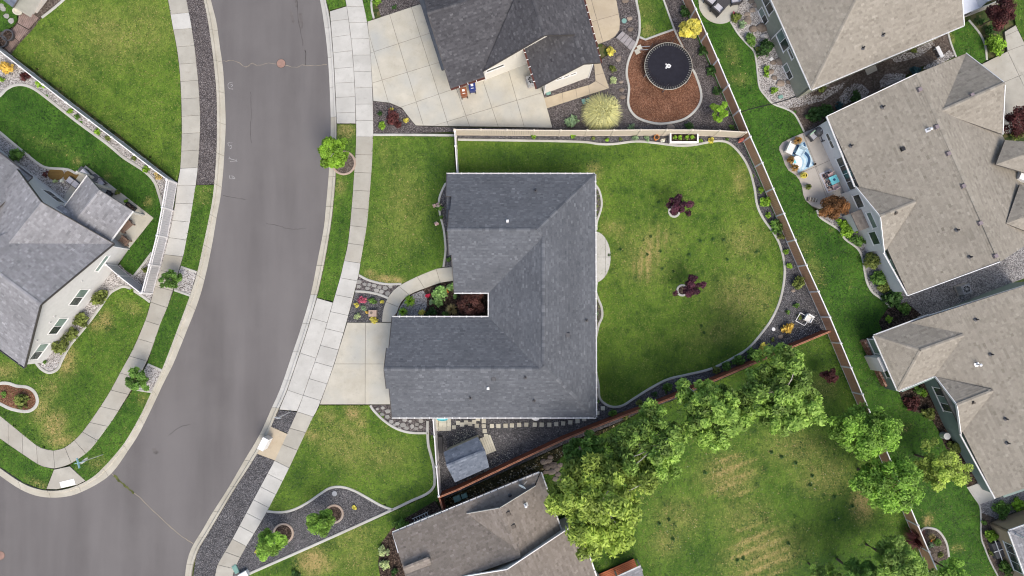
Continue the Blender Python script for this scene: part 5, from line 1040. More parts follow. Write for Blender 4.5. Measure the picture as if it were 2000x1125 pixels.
# ================================================================ fences
M['fbrown']=plain('brown_vinyl_boards',(0.50,0.28,0.175),0.6,0.3,0.12,2.0); M['fcream']=plain('cream_vinyl',(0.60,0.53,0.43),0.5,0.35,0.04)
M['fwhite']=plain('white_vinyl',(0.70,0.68,0.67),0.45,0.35,0.04); M['fgrey']=plain('pale_grey_vinyl',(0.46,0.45,0.455),0.5,0.35,0.05)
M['fwood']=plain('red_brown_wood',(0.20,0.066,0.038),0.75,0.25,0.25,3.0); M['fwoodtop']=plain('orange_wood_rail',(0.40,0.20,0.12),0.8,0.2,0.2,3.0)  # cap rail toned lighter and more orange than the boards
def fence(label, tops, frame, board, h=1.85, lattice=False, cap=True, pitch=0.15, rail_w=0.085, every=None, posts=True, cat='fence', postw=0.13, mid=False):
    P=[Vector(W(x,y,h)) for x,y in tops]; P=[Vector((p.x,p.y,0.05)) for p in P]
    root=thing('fence',label,cat,P[0]); 
    off=P[0]
    def loc(p): return p-off
    for i,p in enumerate(P):
        q=loc(p)
        if posts:
            a=math.atan2((P[min(i+1,len(P)-1)]-P[max(i-1,0)]).y,(P[min(i+1,len(P)-1)]-P[max(i-1,0)]).x)
            po=MB().box((q.x,q.y,0),postw,postw,h,a).build('post',M[frame],root)
            if cap: MB().box((q.x,q.y,h+0.001),postw+0.05,postw+0.05,0.03,a).box((q.x,q.y,h+0.032),postw+0.04,postw+0.04,0.07,a,0.15).build('post_cap',M[frame],po)
    for i in range(len(P)-1):
        a,b=loc(P[i]),loc(P[i+1]); d=(b-a).normalized(); a=a+d*postw/2; b=b-d*postw/2; L=(b-a).length; z=up
        ht=h-0.38 if lattice else h-0.10
        mb=MB(); n=max(1,int(L/pitch)); rz=math.atan2(d.y,d.x)
        for k in range(n):
            c=a+d*(L*(k+0.5)/n); mb.box((c.x,c.y,0.10),L/n-0.012,0.035+0.008*(k%2),ht-0.12,rz)
        pn=mb.build('fence_panel',M[board],root)
        MB().bar(a+z*(h-0.05),b+z*(h-0.05),rail_w,0.10).build('top_rail',M[frame],root)
        MB().bar(a+z*0.10,b+z*0.10,0.07,0.12).build('bottom_rail',M[frame],root)
        if lattice:
            MB().bar(a+z*(ht+0.02),b+z*(ht+0.02),0.07,0.08).build('mid_rail',M[frame],root)
            lt=MB(); m=int(L/0.14)
            for k in range(m+1):
                c=a+d*(L*k/m); lt.box((c.x,c.y,ht+0.05),0.045,0.03,h-0.10-ht-0.05,rz)
            lt.build('picket',M[frame],root)
    return root
ft=[(1337.5,-31),(1358.8,18),(1380,66.7),(1402,117),(1423,166.7),(1444,215.5),(1465.3,266.7),(1488.5,318),(1510,368.5),(1531,417),(1553,468.5),(1574.5,517.6),(1598,569),(1620.5,619),(1642,670),(1662,718),(1684,770),(1706,821),(1728,873),(1749.5,924),(1771,975),(1792.5,1026),(1814,1077),(1836,1128)]
fence('long white framed fence with brown boards along the right of the back lawns',ft,'fwhite','fbrown',1.85)
fence('cream vinyl fence between the top house and the central back lawn',[(887.5,253.5),(939,253.7),(990,254.2),(1043,254.7),(1095,255),(1147,255),(1199,254.6),(1252,254),(1302,254),(1352,254.2),(1405.7,255.5),(1457,258.5)],'fcream','fcream',1.85,pitch=0.2)
fence('short white fence joining the cream fence to the central house',[(888.2,256.5),(889.5,285),(893,340)],'fwhite','fwhite',1.8)
fence('white fence left of the garden shed in the gravel yard',[(846,820),(848.5,852),(852.5,911),(857,969)],'fwhite','fwhite',1.8)
WF=[(857,971.5),(893,957),(931,939),(969,921),(1007,902.7),(1053,881),(1099,859.7),(1145,841),(1191,823),(1225,810),(1262,797),(1315,776),(1356,758.5),(1400,741),(1443,722.7),(1504.7,696),(1545,679),(1586,662),(1622,647)]
M['fw2']=M['fwood']
def wood(label,tops,h=1.8):
    r=fence(label,tops,'fwood','fwood',h,cap=False,pitch=0.14,rail_w=0.05,postw=0.10)
    P=[Vector(W(x,y,h)) for x,y in tops]; o=Vector((P[0].x,P[0].y,0.05))
    for i in range(len(P)-1): MB().bar(P[i]-o+up*0.015,P[i+1]-o+up*0.015,0.14,0.04).build('cap_rail',M['fwoodtop'],r)
    return r
wood('long red brown wooden fence below the central house',WF)
wood('short wooden return fence beside the brown roofed house',[(858.5,974),(866,1000)])
fence('pale grey vinyl fence slanting across the upper left lawns',[(-52,58),(-6,95),(38.7,130),(84,165.3),(128.7,200),(174,234.7),(218,268),(262,302),(293,326),(325,349.5)],'fwhite','fgrey',1.85)
fence('white fence with pickets along the left pavement',[(326,351.5),(317,405),(306.7,460),(292,517),(277,572)],'fwhite','fgrey',1.85,lattice=True,pitch=0.2)
fence('short grey fence from the white corner post to the left gable wall',[(274.5,572.5),(232,538.7),(207,517)],'fwhite','fgrey',1.85)

# ================================================================ things in the gardens
def at(px,py,z=0.12): return Vector(W(px,py,z))
def slabset(px_list, size, m, label, cat, name='paver', z=0.14, rot=0.0, jit=0.06):
    root=thing(name+'_path',label,cat); root['kind']='structure'
    for p in px_list:
        x,y=W2(p,z); s=size*rng.uniform(0.95,1.05); mb=MB(); a=rot+rng.uniform(-jit,jit); c,si=math.cos(a)*s/2,math.sin(a)*s/2
        mb.prism([(x-c+si,y-si-c),(x+c+si,y+si-c),(x+c-si,y+si+c),(x-c-si,y-si+c)],0.08,z+rng.uniform(0,0.01),0.012).build(name,m,root)
    return root
Z=lambda x,y:(840+x/7.03,800+y/7.03)
grid=[Z(x,y) for x in (85,145,200,260) for y in (155,207,263)]
slabset(grid,0.36,M['paver'],'cream square pavers laid in a grid by the yard fence','pavers')
slabset([Z(x,y) for x,y in ((327,243),(383,183),(440,205),(493,177),(550,197),(605,168),(657,128),(640,222),(737,158),(737,228),(750,295),(767,365),(848,224),(938,225),(1036,222))]+[(1000,831),(1014,830),(1028,829.5),(1044.5,829.5),(1058,829.5),(1073,829.5),(1086.5,828.5),(1100,827),(1114,825),(1128,822.5),(1141,818.5),(1167,806.5),(1177.5,797.5)],0.36,M['paver'],'winding line of square stepping stones below the central house','stepping stones',rot=0.0)
slabset([(1249,92.5),(1245,100.5)],0.42,M['paver'],'two white square stepping stones by the trampoline','stepping stones',rot=0.5,z=0.17)
def flags(pts,label,parent_kind='structure',z=0.14,r=(5.5,9),m='stone',name='flagstone',sides=(5,8)):
    root=thing(name+'_path',label,'flagstones'); root['kind']='structure'
    for (x,y) in pts:
        n=rng.randint(*sides); rr=rng.uniform(*r); a0=rng.uniform(0,6.28)
        poly=[W2((x+rr*rng.uniform(0.7,1.15)*math.cos(a0+6.283*k/n),y+0.85*rr*rng.uniform(0.7,1.15)*math.sin(a0+6.283*k/n)),z) for k in range(n)]
        MB().prism(poly,0.06,z+rng.uniform(0,0.015),0.012).build(name,M[m],root)
flags([(700,551),(701,560),(712,555),(721,556),(717,563),(731,558),(741,561),(752,563),(763,560),(745,570),(757,573),(735,567)],'grey flagstones between pavement and curved path',r=(4.5,6.5))
flags([(737,799),(748,797),(757,803),(746,809),(757,815),(768,813),(764,824),(776,827),(790,820),(787,830),(770,830),(801,823),(805,833),(814,829),(822,822),(794,836),(780,836),(812,837),(822,834)],'pale flagstones on gravel below the central garage',r=(4,6.5))
flags([(2,12),(6,17),(13,31),(22,41)],'stepping stones crossing the round lawn at the upper left corner',r=(6,8),z=0.16)
def boulder(px,py,r,label,m='rock',z=0.1,fl=0.6,group=None,name='boulder'):
    mb=MB(); q=random.Random(int(px*31+py*7)); c=at(px,py,z); n=9; V=[];F=[]
    rr=r/PXM; prof=[(0.75,-0.1),(1.0,0.25),(0.85,0.62),(0.45,0.92),(0.02,1.0)]
    for j,(a,b) in enumerate(prof):
        for k in range(n):
            t=2*math.pi*k/n; s=a*q.uniform(0.82,1.15); V.append((c.x+rr*s*math.cos(t)*1.1,c.y+rr*s*math.sin(t)*0.85,c.z+rr*fl*b*q.uniform(0.9,1.1)))
    for j in range(len(prof)-1):
        for k in range(n): a=j*n+k; b=j*n+(k+1)%n; F.append((a,b,b+n,a+n))
    F.append(tuple(range((len(prof)-1)*n,len(prof)*n))); F.append(tuple(range(n))[::-1])
    return tag(mesh(name,V,F,M[m]),label,'rock',group)
GB='brown boulders round the basement window wells'
for i,(x,y,r) in enumerate([(1477,9,8),(1468,2,7),(1459,28,6),(1469,20,6),(1458,42,8),(1470,57,8),(1487,55,11),(1501,47,7),(1460,36,6),(1525,120,10),(1536,118,6),(1510,122,6),(1506,140,6),(1512,152,6),(1524,163,8),(1540,160,6)]):
    boulder(x,y,r,['brown boulder at the upper basement window of the sage house','brown boulder at the lower basement window of the sage house'][i>8],group=GB+(' lower' if i>8 else ' upper'))
for i,(x,y,r) in enumerate([(1062,902,7),(1072,900,6),(1080,908,8),(1068,912,7),(1088,915,7),(1078,921,8),(1090,926,6),(1085,935,6),(1066,922,5),(1096,934,5),(1094,908,5),(1075,893,5),(1090,945,5)]):
    boulder(x,y,r,'brown boulder in the rock pile beside the shaded birches',group='boulders of the rock pile')
for x,y,r,l in ((1221,2,6,'tan boulder at the top of the row by the buff patio'),(1230,36,6,'pale boulder in the row left of the trampoline lawn'),(1231,57,6,'cracked pale boulder at the end of the step path'),(1208,112,5,'tan log shaped stone below the wooden steps'),(1207,117,5,'tan stone below the wooden steps'),(1213,160,4,'small tan stone beside the bark bed edge'),(1214,176,5,'grey tan stone beside the bark bed edge'),(1216,190,5,'low brown stone at the left of the bark bed'),(1309,249,8,'broad tan boulder behind the cream fence'),(1524,657,5,'smooth grey stone near the yellow shrub'),(1549,568,4,'broken pale stone under the feathery plant by the fence')):
    boulder(x,y,r,l)
boulder(1493,71,7,'pale lilac rock by the wall of the sage house','wrock')
# loose white stones: real pebbles, uncountable
def pebbles(name,label,poly,n,r,m,z=0.12,seed=1):
    q=np.random.default_rng(seed); X=[p[0] for p in poly]; Y=[p[1] for p in poly]; pts=[]
    while len(pts)<n:
        x=q.uniform(min(X),max(X),n); y=q.uniform(min(Y),max(Y),n); k=inpoly(x,y,poly); pts+=list(zip(x[k],y[k]))
    pts=pts[:n]; base=np.array([(1,0,0),(0,1,0),(-1,0,0),(0,-1,0),(0,0,0.8)]); tri=np.array([(0,1,4),(1,2,4),(2,3,4),(3,0,4)]); V=np.zeros((n*5,3)); Fc=np.zeros((n*4,3),int)
    for i,(x,y) in enumerate(pts):
        c=W(x,y,z); s=q.uniform(*r); a=q.uniform(0,6.28); R_=np.array([[math.cos(a),-math.sin(a)*0.7,0],[math.sin(a),math.cos(a)*0.7,0],[0,0,0.6]])
        V[i*5:i*5+5]=(base*q.uniform(0.7,1.2,(5,1)))@R_.T*s+np.array([c[0],c[1],z-0.01]); Fc[i*4:i*4+4]=tri+i*5
    o=meshq(name,V,Fc,M[m],nv=3); return tag(o,label,'stones',kind='stuff')
pebbles('loose_stones','loose white stones scattered beside the soil walk, upper run',[(1580,182),(1600,188),(1620,172),(1650,160),(1645,172),(1610,195),(1575,205),(1540,212),(1520,205)],1050,(0.035,0.085),'gwhite',0.11,1)
pebbles('loose_stones','loose white stones below the taupe eave beside the soil walk',[(1738,112),(1760,106),(1790,96),(1820,80),(1826,88),(1800,108),(1770,118),(1750,122)],675,(0.035,0.085),'gwhite',0.11,2)
pebbles('loose_stones','fan of loose white stones round the dark shrub by the soil walk',[(1640,190),(1650,175),(1668,163),(1685,165),(1698,178),(1690,190),(1660,200),(1640,205)],750,(0.035,0.085),'gwhite',0.11,3)
pebbles('loose_stones','mound of loose white stones beside the low blue shrub',[(1718,160),(1730,145),(1748,142),(1770,146),(1765,160),(1740,168),(1720,170)],630,(0.035,0.085),'gwhite',0.11,4)
pebbles('loose_stones','strip of loose white stones near the white bench',[(1800,134),(1815,125),(1840,110),(1855,98),(1865,108),(1850,118),(1815,136)],570,(0.035,0.085),'gwhite',0.11,5)
pebbles('loose_stones','white stones covering the bed of the sage house',[(1455,62),(1480,70),(1500,75),(1515,95),(1520,115),(1505,130),(1505,150),(1520,170),(1550,178),(1548,186),(1500,185),(1488,165),(1482,115),(1462,82)],2200,(0.03,0.075),'gwhite',0.11,6)
pebbles('fallen_leaves','pale fallen leaves and chips on the gravel of the shed yard',[(884,848),(905,838),(930,842),(905,868),(885,872)],150,(0.02,0.055),'paver',0.105,7)
pebbles('fallen_leaves','pale fallen leaves along the wooden fence',[(955,905),(975,880),(1005,885),(990,905),(940,930),(900,945)],220,(0.02,0.06),'paver',0.105,8)
pebbles('fallen_leaves','pale petals sprinkled over the charcoal gravel yard',[(950,850),(1100,840),(1150,830),(1060,870),(990,900),(955,900)],180,(0.015,0.04),'wrock',0.105,9)
pebbles('fallen_leaves','pale fallen leaves behind the wooden fence',[(880,985),(1010,920),(1110,875),(1190,850),(1180,880),(1100,890),(1000,935),(890,990)],330,(0.015,0.05),'paver',0.115,10)
pebbles('fallen_leaves','pale chips along the corner of the back fence',[(1555,640),(1590,600),(1612,645),(1520,688),(1500,690)],320,(0.02,0.05),'wrock',0.10,11)
pebbles('clippings','tiny pale petals scattered over the worn back lawn',[(1300,900),(1500,850),(1640,900),(1720,1060),(1500,1110),(1300,1090)],90,(0.02,0.05),'wrock',0.135,12)
# trampoline -------------------------------------------------------------
M['mat']=plain('black_trampoline_mat',(0.020,0.020,0.027),0.85,0.1,0.15); M['pad']=plain('grey_blue_edge_pad',(0.06,0.065,0.075),0.6,0.3,0.15); M['spring']=plain('steel_springs',(0.22,0.22,0.21),0.4,0.5,0.1)
tc=at(1305.5,129,0.85); tr=thing('trampoline','round black trampoline with white printed emblem and net poles','trampoline',(tc.x,tc.y,0.12))
rt=47/PXM*(CAM_H-0.85)/CAM_H
def circ(r,z,n=72): return [(r*math.cos(2*math.pi*k/n),r*math.sin(2*math.pi*k/n),z) for k in range(n)]
MB().lathe((0,0,0.70),[(rt-0.26,0),(rt-0.26,0.012)],64).build('jump_mat',M['mat'],tr)
fr=circ(rt,0.73); MB().tube(fr+[fr[0]],0.03,8,False).build('frame_ring',M['ck'],tr)
for k in range(60):
    a=2*math.pi*k/60; MB().bar((math.cos(a)*(rt-0.26),math.sin(a)*(rt-0.26),0.71),(math.cos(a)*(rt-0.03),math.sin(a)*(rt-0.03),0.725),0.035,0.03).build('spring',M['spring'],tr)
MB().lathe((0,0,0.66),[(rt-0.02,0),(rt-0.02,0.005)],48).build('edge_skirt',M['black'],tr)
for k in range(6):
    a=2*math.pi*k/6+0.35; x,y=math.cos(a)*(rt+0.03),math.sin(a)*(rt+0.03)
    MB().tube([(x*0.99,y*0.99,0),(x,y,0.7)],0.03,7).build('leg',M['galv'],tr); MB().tube([(x*1.02,y*1.02,0.0),(x*1.03,y*1.03,2.3)],0.022,7).build('net_pole',M['dgrey'],tr)
m_=bpy.data.materials.new('black_net'); m_.use_nodes=True; t_=m_.node_tree; b_=t_.nodes['Principled BSDF']; b_.inputs['Base Color'].default_value=(0.02,0.02,0.025,1); b_.inputs['Alpha'].default_value=0.16; M['net']=m_
V=circ(rt-0.10,0.75,48)+circ(rt+0.02,2.25,48); mesh('safety_net',V,[(k,(k+1)%48,(k+1)%48+48,k+48) for k in range(48)],M['net'],tr)
lg=MB(); 
for k in range(24):
    a0,a1=2*math.pi*k/24,2*math.pi*(k+1)/24
    pass
lg.add([(0.03+0.19*math.cos(a)*r_,0.01+0.19*math.sin(a)*r_,0.718) for r_ in (1.0,0.5) for a in [2*math.pi*k/20 for k in range(20)]],[(k,(k+1)%20,(k+1)%20+20,k+20) for k in range(20)])
lg.add([(0.03+0.075*math.cos(2*math.pi*k/10),0.01+0.05*math.sin(2*math.pi*k/10),0.718) for k in range(10)],[tuple(range(10))])
lg.box((-0.20,0.16,0.716),0.09,0.14,0.003); lg.box((-0.19,-0.02,0.716),0.06,0.10,0.003); lg.box((-0.20,-0.16,0.716),0.10,0.13,0.003); lg.add([(0.20,0.10,0.718),(0.27,0.03,0.718),(0.20,-0.02,0.718)],[(2,1,0)])
lg.build('emblem',M['white'],tr)
st=at(1259,97,0.5); MB().bar((st.x-tc.x-0.35,st.y-tc.y+0.1,0.05),(st.x-tc.x+0.25,st.y-tc.y-0.1,0.66),0.04,0.05).bar((st.x-tc.x-0.2,st.y-tc.y+0.4,0.05),(st.x-tc.x+0.4,st.y-tc.y+0.2,0.66),0.04,0.05).build('ladder',M['galv'],tr)
# wheeled bins ------------------------------------------------------------
def bin_(px,py,m,label,rz):
    p=at(px,py,0.8); r=thing('wheeled_bin',label,'bin',(p.x,p.y,0.155),rz)
    MB().box((0,0,0.06),0.48,0.56,0.92,0,1.18).build('body',m,r)
    ld=MB().box((0,0,0.985),0.60,0.70,0.05).box((0,0.02,1.036),0.48,0.54,0.035,0,0.85).build('lid',m,r); MB().box((0,0.08,1.072),0.22,0.20,0.006).box((0,-0.20,1.072),0.24,0.05,0.006).build('sticker',M['white'],ld)
    MB().tube([(-0.22,-0.38,0.95),(0.22,-0.38,0.95)],0.025,8).build('handle',m,r)
    for s in (-1,1): MB().tube([(s*0.25-0.03,-0.30,0.11),(s*0.25+0.03,-0.30,0.11)],0.11,12).build('wheel',M['black'],r)
bin_(906,181,plain('brown_bin_plastic',(0.23,0.085,0.04),0.5,0.35,0.08),'brown wheeled bin beside the blue one on the driveway',0.18)
bin_(922.5,171,plain('blue_bin_plastic',(0.018,0.035,0.17),0.5,0.4,0.08),'blue wheeled bin beside the brown one on the driveway',0.10)
# air conditioners ---------------------------------------------------------
def aircon(px,py,label,rz):
    p=at(px,py,0.6); r=thing('air_conditioner',label,'air conditioner',(p.x,p.y,0.13),rz)
    MB().box((0,0,0),0.95,0.95,0.06).build('pad',M['cp'],r); c_=MB().box((0,0,0.06),0.80,0.80,0.74).build('casing',M['grey'],r)
    mb=MB()
    for s in (-1,1):
        for k in range(9): mb.box((s*0.405,-0.34+k*0.085,0.12),0.015,0.03,0.62); mb.box((-0.34+k*0.085,s*0.405,0.12),0.03,0.015,0.62)
    mb.build('louvre',M['galv'],c_)
    MB().lathe((0,0,0.805),[(0.34,0),(0.34,0.01)],24).build('fan_opening',M['black'],r); g_=circ(0.33,0.835,24); mb=MB().tube(g_+[g_[0]],0.014,6,False)
    for k in range(5): a=k*math.pi/5; mb.tube([(0.33*math.cos(a),0.33*math.sin(a),0.835),(-0.33*math.cos(a),-0.33*math.sin(a),0.835)],0.010,5)
    mb.build('fan_guard',M['galv'],r); mb=MB()
    for k in range(4): a=k*math.pi/2; mb.bar((0.05*math.cos(a),0.05*math.sin(a),0.822),(0.29*math.cos(a),0.29*math.sin(a),0.822),0.13,0.006)
    mb.build('fan_blade',M['dgrey'],r)
aircon(1038,158,'grey air conditioner on the driveway of the top house',0.3); aircon(1883,565,'grey air conditioner in the gravel between two right houses',0.35)
# utility lids -------------------------------------------------------------
M['util']=plain('green_plastic_lid',(0.16,0.29,0.25),0.6,0.3,0.1)
def lid(px,py,w_,h_,rz,label,m='util',hz=0.10,cat='utility box'):
    p=at(px,py,0.2); r=thing('utility_box',label,cat,(p.x,p.y,0.10),rz); MB().box((0,0,0),w_,h_,hz).build('body',M[m],r); MB().box((0,0,hz+0.001),w_*0.86,h_*0.86,0.02,0,0.95).build('lid',M[m],r)
lid(1071,181.5,0.42,0.30,0.3,'green valve box at the wall of the small top gable'); lid(1140.5,198,0.32,0.45,0.35,'left green valve box beside the pale willow shrub'); lid(1149,195.5,0.32,0.42,0.35,'right green valve box beside the pale willow shrub')
lid(460,1112,0.42,0.75,0.5,'green utility box on the pavement edge at the bottom'); lid(478,1121,0.8,0.5,0.5,'white utility cabinet at the bottom of the gravel bed','white',0.5); lid(893,973,0.62,0.5,0.38,'larger grey green utility box behind the wooden fence','util',0.3); lid(907,967.5,0.5,0.4,0.38,'smaller grey green utility box behind the wooden fence','util',0.3)
lid(1525,189,0.4,0.3,0.3,'dark green valve box in the white gravel bed'); lid(1507,115,0.3,0.3,0.7,'white valve box in the gravel of the sage house','white')
for px,py,l,m in ((1219,41,'round green valve cover on gravel near the buff patio','util'),(653.5,964,'round grey blue water meter cover in the gravel bed','grey')):
    p=at(px,py,0.12); r=thing('meter_cover',l,'cover',(p.x,p.y,0.10)); MB().lathe((0,0,0),[(0.27,0),(0.27,0.05)],22).build('ring',M['dgrey'],r); MB().lathe((0,0,0.051),[(0.22,0),(0.22,0.012)],22).build('disc',M[m],r)
# mailbox cluster -----------------------------------------------------------
p=at(526,861,0.12); r=thing('mailbox_unit','white cluster mailbox on the pad by the kerb','mailbox',(p.x,p.y,0.15),ang(W2((503,886)),W2((529.6,834))))
MB().box((0,0,0),0.42,0.36,0.36).build('pedestal',M['grey'],r); cab=MB().box((0,0,0.36),1.05,0.50,1.12).build('cabinet',M['galv'],r); MB().box((0,0,1.481),1.11,0.56,0.05,0,0.96).build('top',M['white'],r)
for i in range(4):
    for j in range(4): MB().box((-0.39+i*0.26,-0.256,0.44+j*0.255),0.24,0.012,0.235).build('mailbox_door',M['white'],cab)
# street sign, sign post -----------------------------------------------------
b0=W2((203,887)); r=thing('street_sign','blue green street name sign on a tall pole at the corner','street sign',(b0[0],b0[1],0.12))
MB().tube([(0,0,0),(0,0,3.35)],0.035,8).build('pole',M['galv'],r); M['signb']=plain('pale_blue_green_sign',(0.30,0.50,0.56),0.4,0.4,0.06)
MB().bar((-0.42,-0.10,3.22),(0.42,0.10,3.22),0.03,0.2).build('name_blade',M['signb'],r); MB().bar((-0.12,0.42,3.45),(0.12,-0.42,3.45),0.03,0.2).build('name_blade',M['signb'],r); MB().box((0,0,3.32),0.1,0.1,0.05).build('bracket',M['signb'],r)
sg=MB(); 
for k in range(1): sg.lathe((0,0,0),[(0.36,-0.006),(0.36,0.006)],8,math.pi/8)
o=sg.build('stop_plate',M['galv'],r); o.location=(-0.05,0.0,2.6); o.rotation_euler=(math.pi/2,0,0.9)
b0=W2((569,804)); r=thing('sign_post','thin white topped sign post in the small gravel square','sign post',(b0[0],b0[1],0.1)); MB().tube([(0,0,0),(0,0,3.6)],0.03,8).build('pole',M['galv'],r); MB().bar((-0.24,0.05,3.4),(0.24,-0.05,3.4),0.02,0.5).build('sign_plate',M['white'],r)
# planter, pots ----------------------------------------------------------------
p=at(1335,270,0.5); r=thing('planter_box','long white planter box with green plants by the cream fence','planter',(p.x,p.y,0.1))
for c,sx,sy in (((0,0.40,0),2.45,0.06),((0,-0.40,0),2.45,0.06),((1.2,0,0),0.06,0.74),((-1.2,0,0),0.06,0.74)): MB().box(c,sx,sy,0.62).build('side_board',M['fwhite'],r)
for c,sx,sy in (((0,0.40,0.622),2.55,0.13),((0,-0.40,0.622),2.55,0.13),((1.2,0,0.622),0.13,0.67),((-1.2,0,0.622),0.13,0.67)): MB().box(c,sx,sy,0.04).build('rim',M['white'],r)
MB().box((0,0,0.0),2.3,0.72,0.5).build('soil',M['mulch'],r)
def pot(px,py,rad,m,label,hgt=0.4,z=0.13,soil=True):
    p=at(px,py,z); r=thing('plant_pot',label,'pot',(p.x,p.y,z)); MB().lathe((0,0,0),[(rad*0.7,0),(rad,hgt*0.9),(rad*1.08,hgt*0.92),(rad*1.08,hgt),(rad*0.9,hgt),(rad*0.85,hgt*0.85)],18).build('pot',M[m] if isinstance(m,str) else m,r); MB().lathe((0,0,hgt*0.82),[(rad*0.84,0),(rad*0.84,0.02)],16).build('soil',M['mulch'],r); return r
M['terra']=plain('orange_glazed_pot',(0.55,0.22,0.05),0.45,0.4,0.1)
pot(1281,270,0.22,'terra','orange pot in the border under the cream fence')
p=at(1447,274,0.3); r=thing('garden_ornament','red garden ornament in the corner of two fences','ornament',(p.x,p.y,0.1)); M['redo']=plain('faded_red_paint',(0.42,0.12,0.09),0.6,0.3,0.15)
MB().lathe((0,0,0),[(0.16,0),(0.18,0.25),(0.10,0.5),(0.14,0.62),(0.05,0.75)],10).build('body',M['redo'],r); MB().bar((-0.05,0,0.45),(0.35,0.22,0.62),0.12,0.08).build('arm',M['redo'],r); MB().bar((0.05,0,0.4),(-0.25,-0.25,0.3),0.12,0.08).build('arm',M['redo'],r)
# wood steps at bark bed -----------------------------------------------------
r=thing('wooden_steps','grey board steps leading down to the trampoline bed','steps'); M['greywood']=plain('weathered_grey_wood',(0.27,0.25,0.25),0.8,0.2,0.12,4)
Q=[(1203,73),(1215,61),(1243,81),(1233,97)]
for i in range(4):
    t0,t1=i/4+0.01,(i+1)/4-0.01; L_=lambda a,b,t:(a[0]+(b[0]-a[0])*t,a[1]+(b[1]-a[1])*t)
    MB().prism([W2(p,0.3) for p in (L_(Q[0],Q[3],t0),L_(Q[0],Q[3],t1),L_(Q[1],Q[2],t1),L_(Q[1],Q[2],t0))],0.08,0.34-0.05*i,0.01).build('tread',M['greywood'],r)
# seating: top patio ----------------------------------------------------------
M['wicker']=plain('dark_wicker',(0.055,0.052,0.055),0.7,0.25,0.2,12); M['cush']=plain('pale_grey_cushion',(0.43,0.42,0.45),0.85,0.15,0.06)
def armchair(px,py,rz,label,frame='wicker',cush='cush',s=1.0,back=True,z=0.16,backm=None):
    p=at(px,py,0.4); r=thing('garden_chair',label,'chair',(p.x,p.y,z),rz)
    for x,y in ((-1,-1),(1,-1),(1,1),(-1,1)): MB().box((x*0.3*s,y*0.3*s,0),0.07*s,0.07*s,0.25*s).build('leg',M[frame],r)
    MB().box((0,0,0.25*s),0.74*s,0.72*s,0.10*s).build('seat_frame',M[frame],r)
    MB().box((0,-0.03*s,0.352*s),0.58*s,0.58*s,0.12*s,0,0.92).build('seat_cushion',M[cush],r)
    for x in (-1,1): MB().box((x*0.34*s,0,0.35*s),0.09*s,0.70*s,0.25*s).build('arm',M[frame],r)
    if back: MB().bar((-0.36*s,0.33*s,0.58*s),(0.36*s,0.33*s,0.58*s),0.10*s,0.46*s).build('backrest',M[frame],r); MB().bar((-0.28*s,0.25*s,0.62*s),(0.28*s,0.25*s,0.62*s),0.07*s,0.36*s).build('back_cushion',M[backm or cush],r)
    return r
armchair(1400,20,2.4,'grey cushioned wicker chair at the front of the round patio','wicker','cush',1.25); armchair(1387,2,0.9,'grey cushioned wicker chair at the left of the round patio','wicker','cush',1.2); armchair(1435,1,-1.4,'grey cushioned wicker chair at the right of the round patio','wicker','cush',1.2)
p=at(1411,6,0.6); r=thing('fire_table','dark oval table between the wicker chairs on the round patio','table',(p.x,p.y,0.16),0.6); MB().lathe((0,0,0.45),[(0.58,0),(0.60,0.03),(0.60,0.05)],26,sx=1.2,sy=0.85).build('table_top',M['wicker'],r); MB().lathe((0,0,0),[(0.4,0),(0.4,0.45)],20,sx=1.2,sy=0.85).build('base',M['black'],r)
# E patio ----------------------------------------------------------------------
Y=lambda x,y:(1510+x/6.62,230+y/6.62)
def matcol(n,c,**k): M[n]=plain(n,c,**k); return M[n]
matcol('navy',(0.025,0.07,0.15)); matcol('skyb',(0.30,0.46,0.58)); matcol('paleb',(0.47,0.58,0.63)); matcol('offw',(0.66,0.65,0.62)); matcol('mint',(0.38,0.62,0.42)); matcol('turq',(0.16,0.52,0.58)); matcol('pink',(0.52,0.37,0.36)); matcol('must',(0.55,0.30,0.05)); matcol('yell',(0.68,0.55,0.10))
r=thing('rug','blue wavy striped outdoor rug on the grey patio','rug')
Qr=[Y(225,510),Y(410,300),Y(540,620),Y(320,715)]
MB().prism([W2(p,0.18) for p in [Y(235,490),Y(300,360),Y(405,305),Y(535,610),Y(325,712),Y(300,640),Y(350,560),Y(330,510)]],0.172,0.185).build('rug_field',M['skyb'],r)
def band(pts,wd,m,z):
    q=[W2(Y(*p),z) for p in smooth(pts,5)]; V=[];F=[]
    for i,p in enumerate(q):
        a=q[max(i-1,0)]; b=q[min(i+1,len(q)-1)]; d=Vector((b[0]-a[0],b[1]-a[1])).normalized(); h=wd/2
        V+=[(p[0]-d.y*h,p[1]+d.x*h,z),(p[0]+d.y*h,p[1]-d.x*h,z)]
    mesh('rug_stripe',V,[(2*i,2*i+1,2*i+3,2*i+2) for i in range(len(q)-1)],M[m],r)
band([(400,440),(455,500),(465,560),(440,640)],0.24,'navy',0.190); band([(360,480),(410,540),(405,610),(380,670)],0.20,'paleb',0.189); band([(395,320),(410,355),(400,390)],0.16,'navy',0.190); band([(320,350),(325,400)],0.26,'navy',0.191); band([(470,480),(500,560),(480,620)],0.16,'paleb',0.189); band([(250,450),(290,470)],0.16,'navy',0.190); band([(330,560),(360,620),(345,690)],0.14,'paleb',0.1885)
p=at(*Y(232,395),0.5); r=thing('sun_lounger','white cushioned lounge chair with turquoise pillow on the blue rug','lounger',(p.x,p.y,0.19),R(-24)); MB().box((0,0,0.12),0.62,0.95,0.10).build('seat_cushion',M['offw'],r); MB().bar((-0.36,-0.45,0.42),(-0.36,0.45,0.42),0.10,0.55).build('backrest',M['offw'],r)
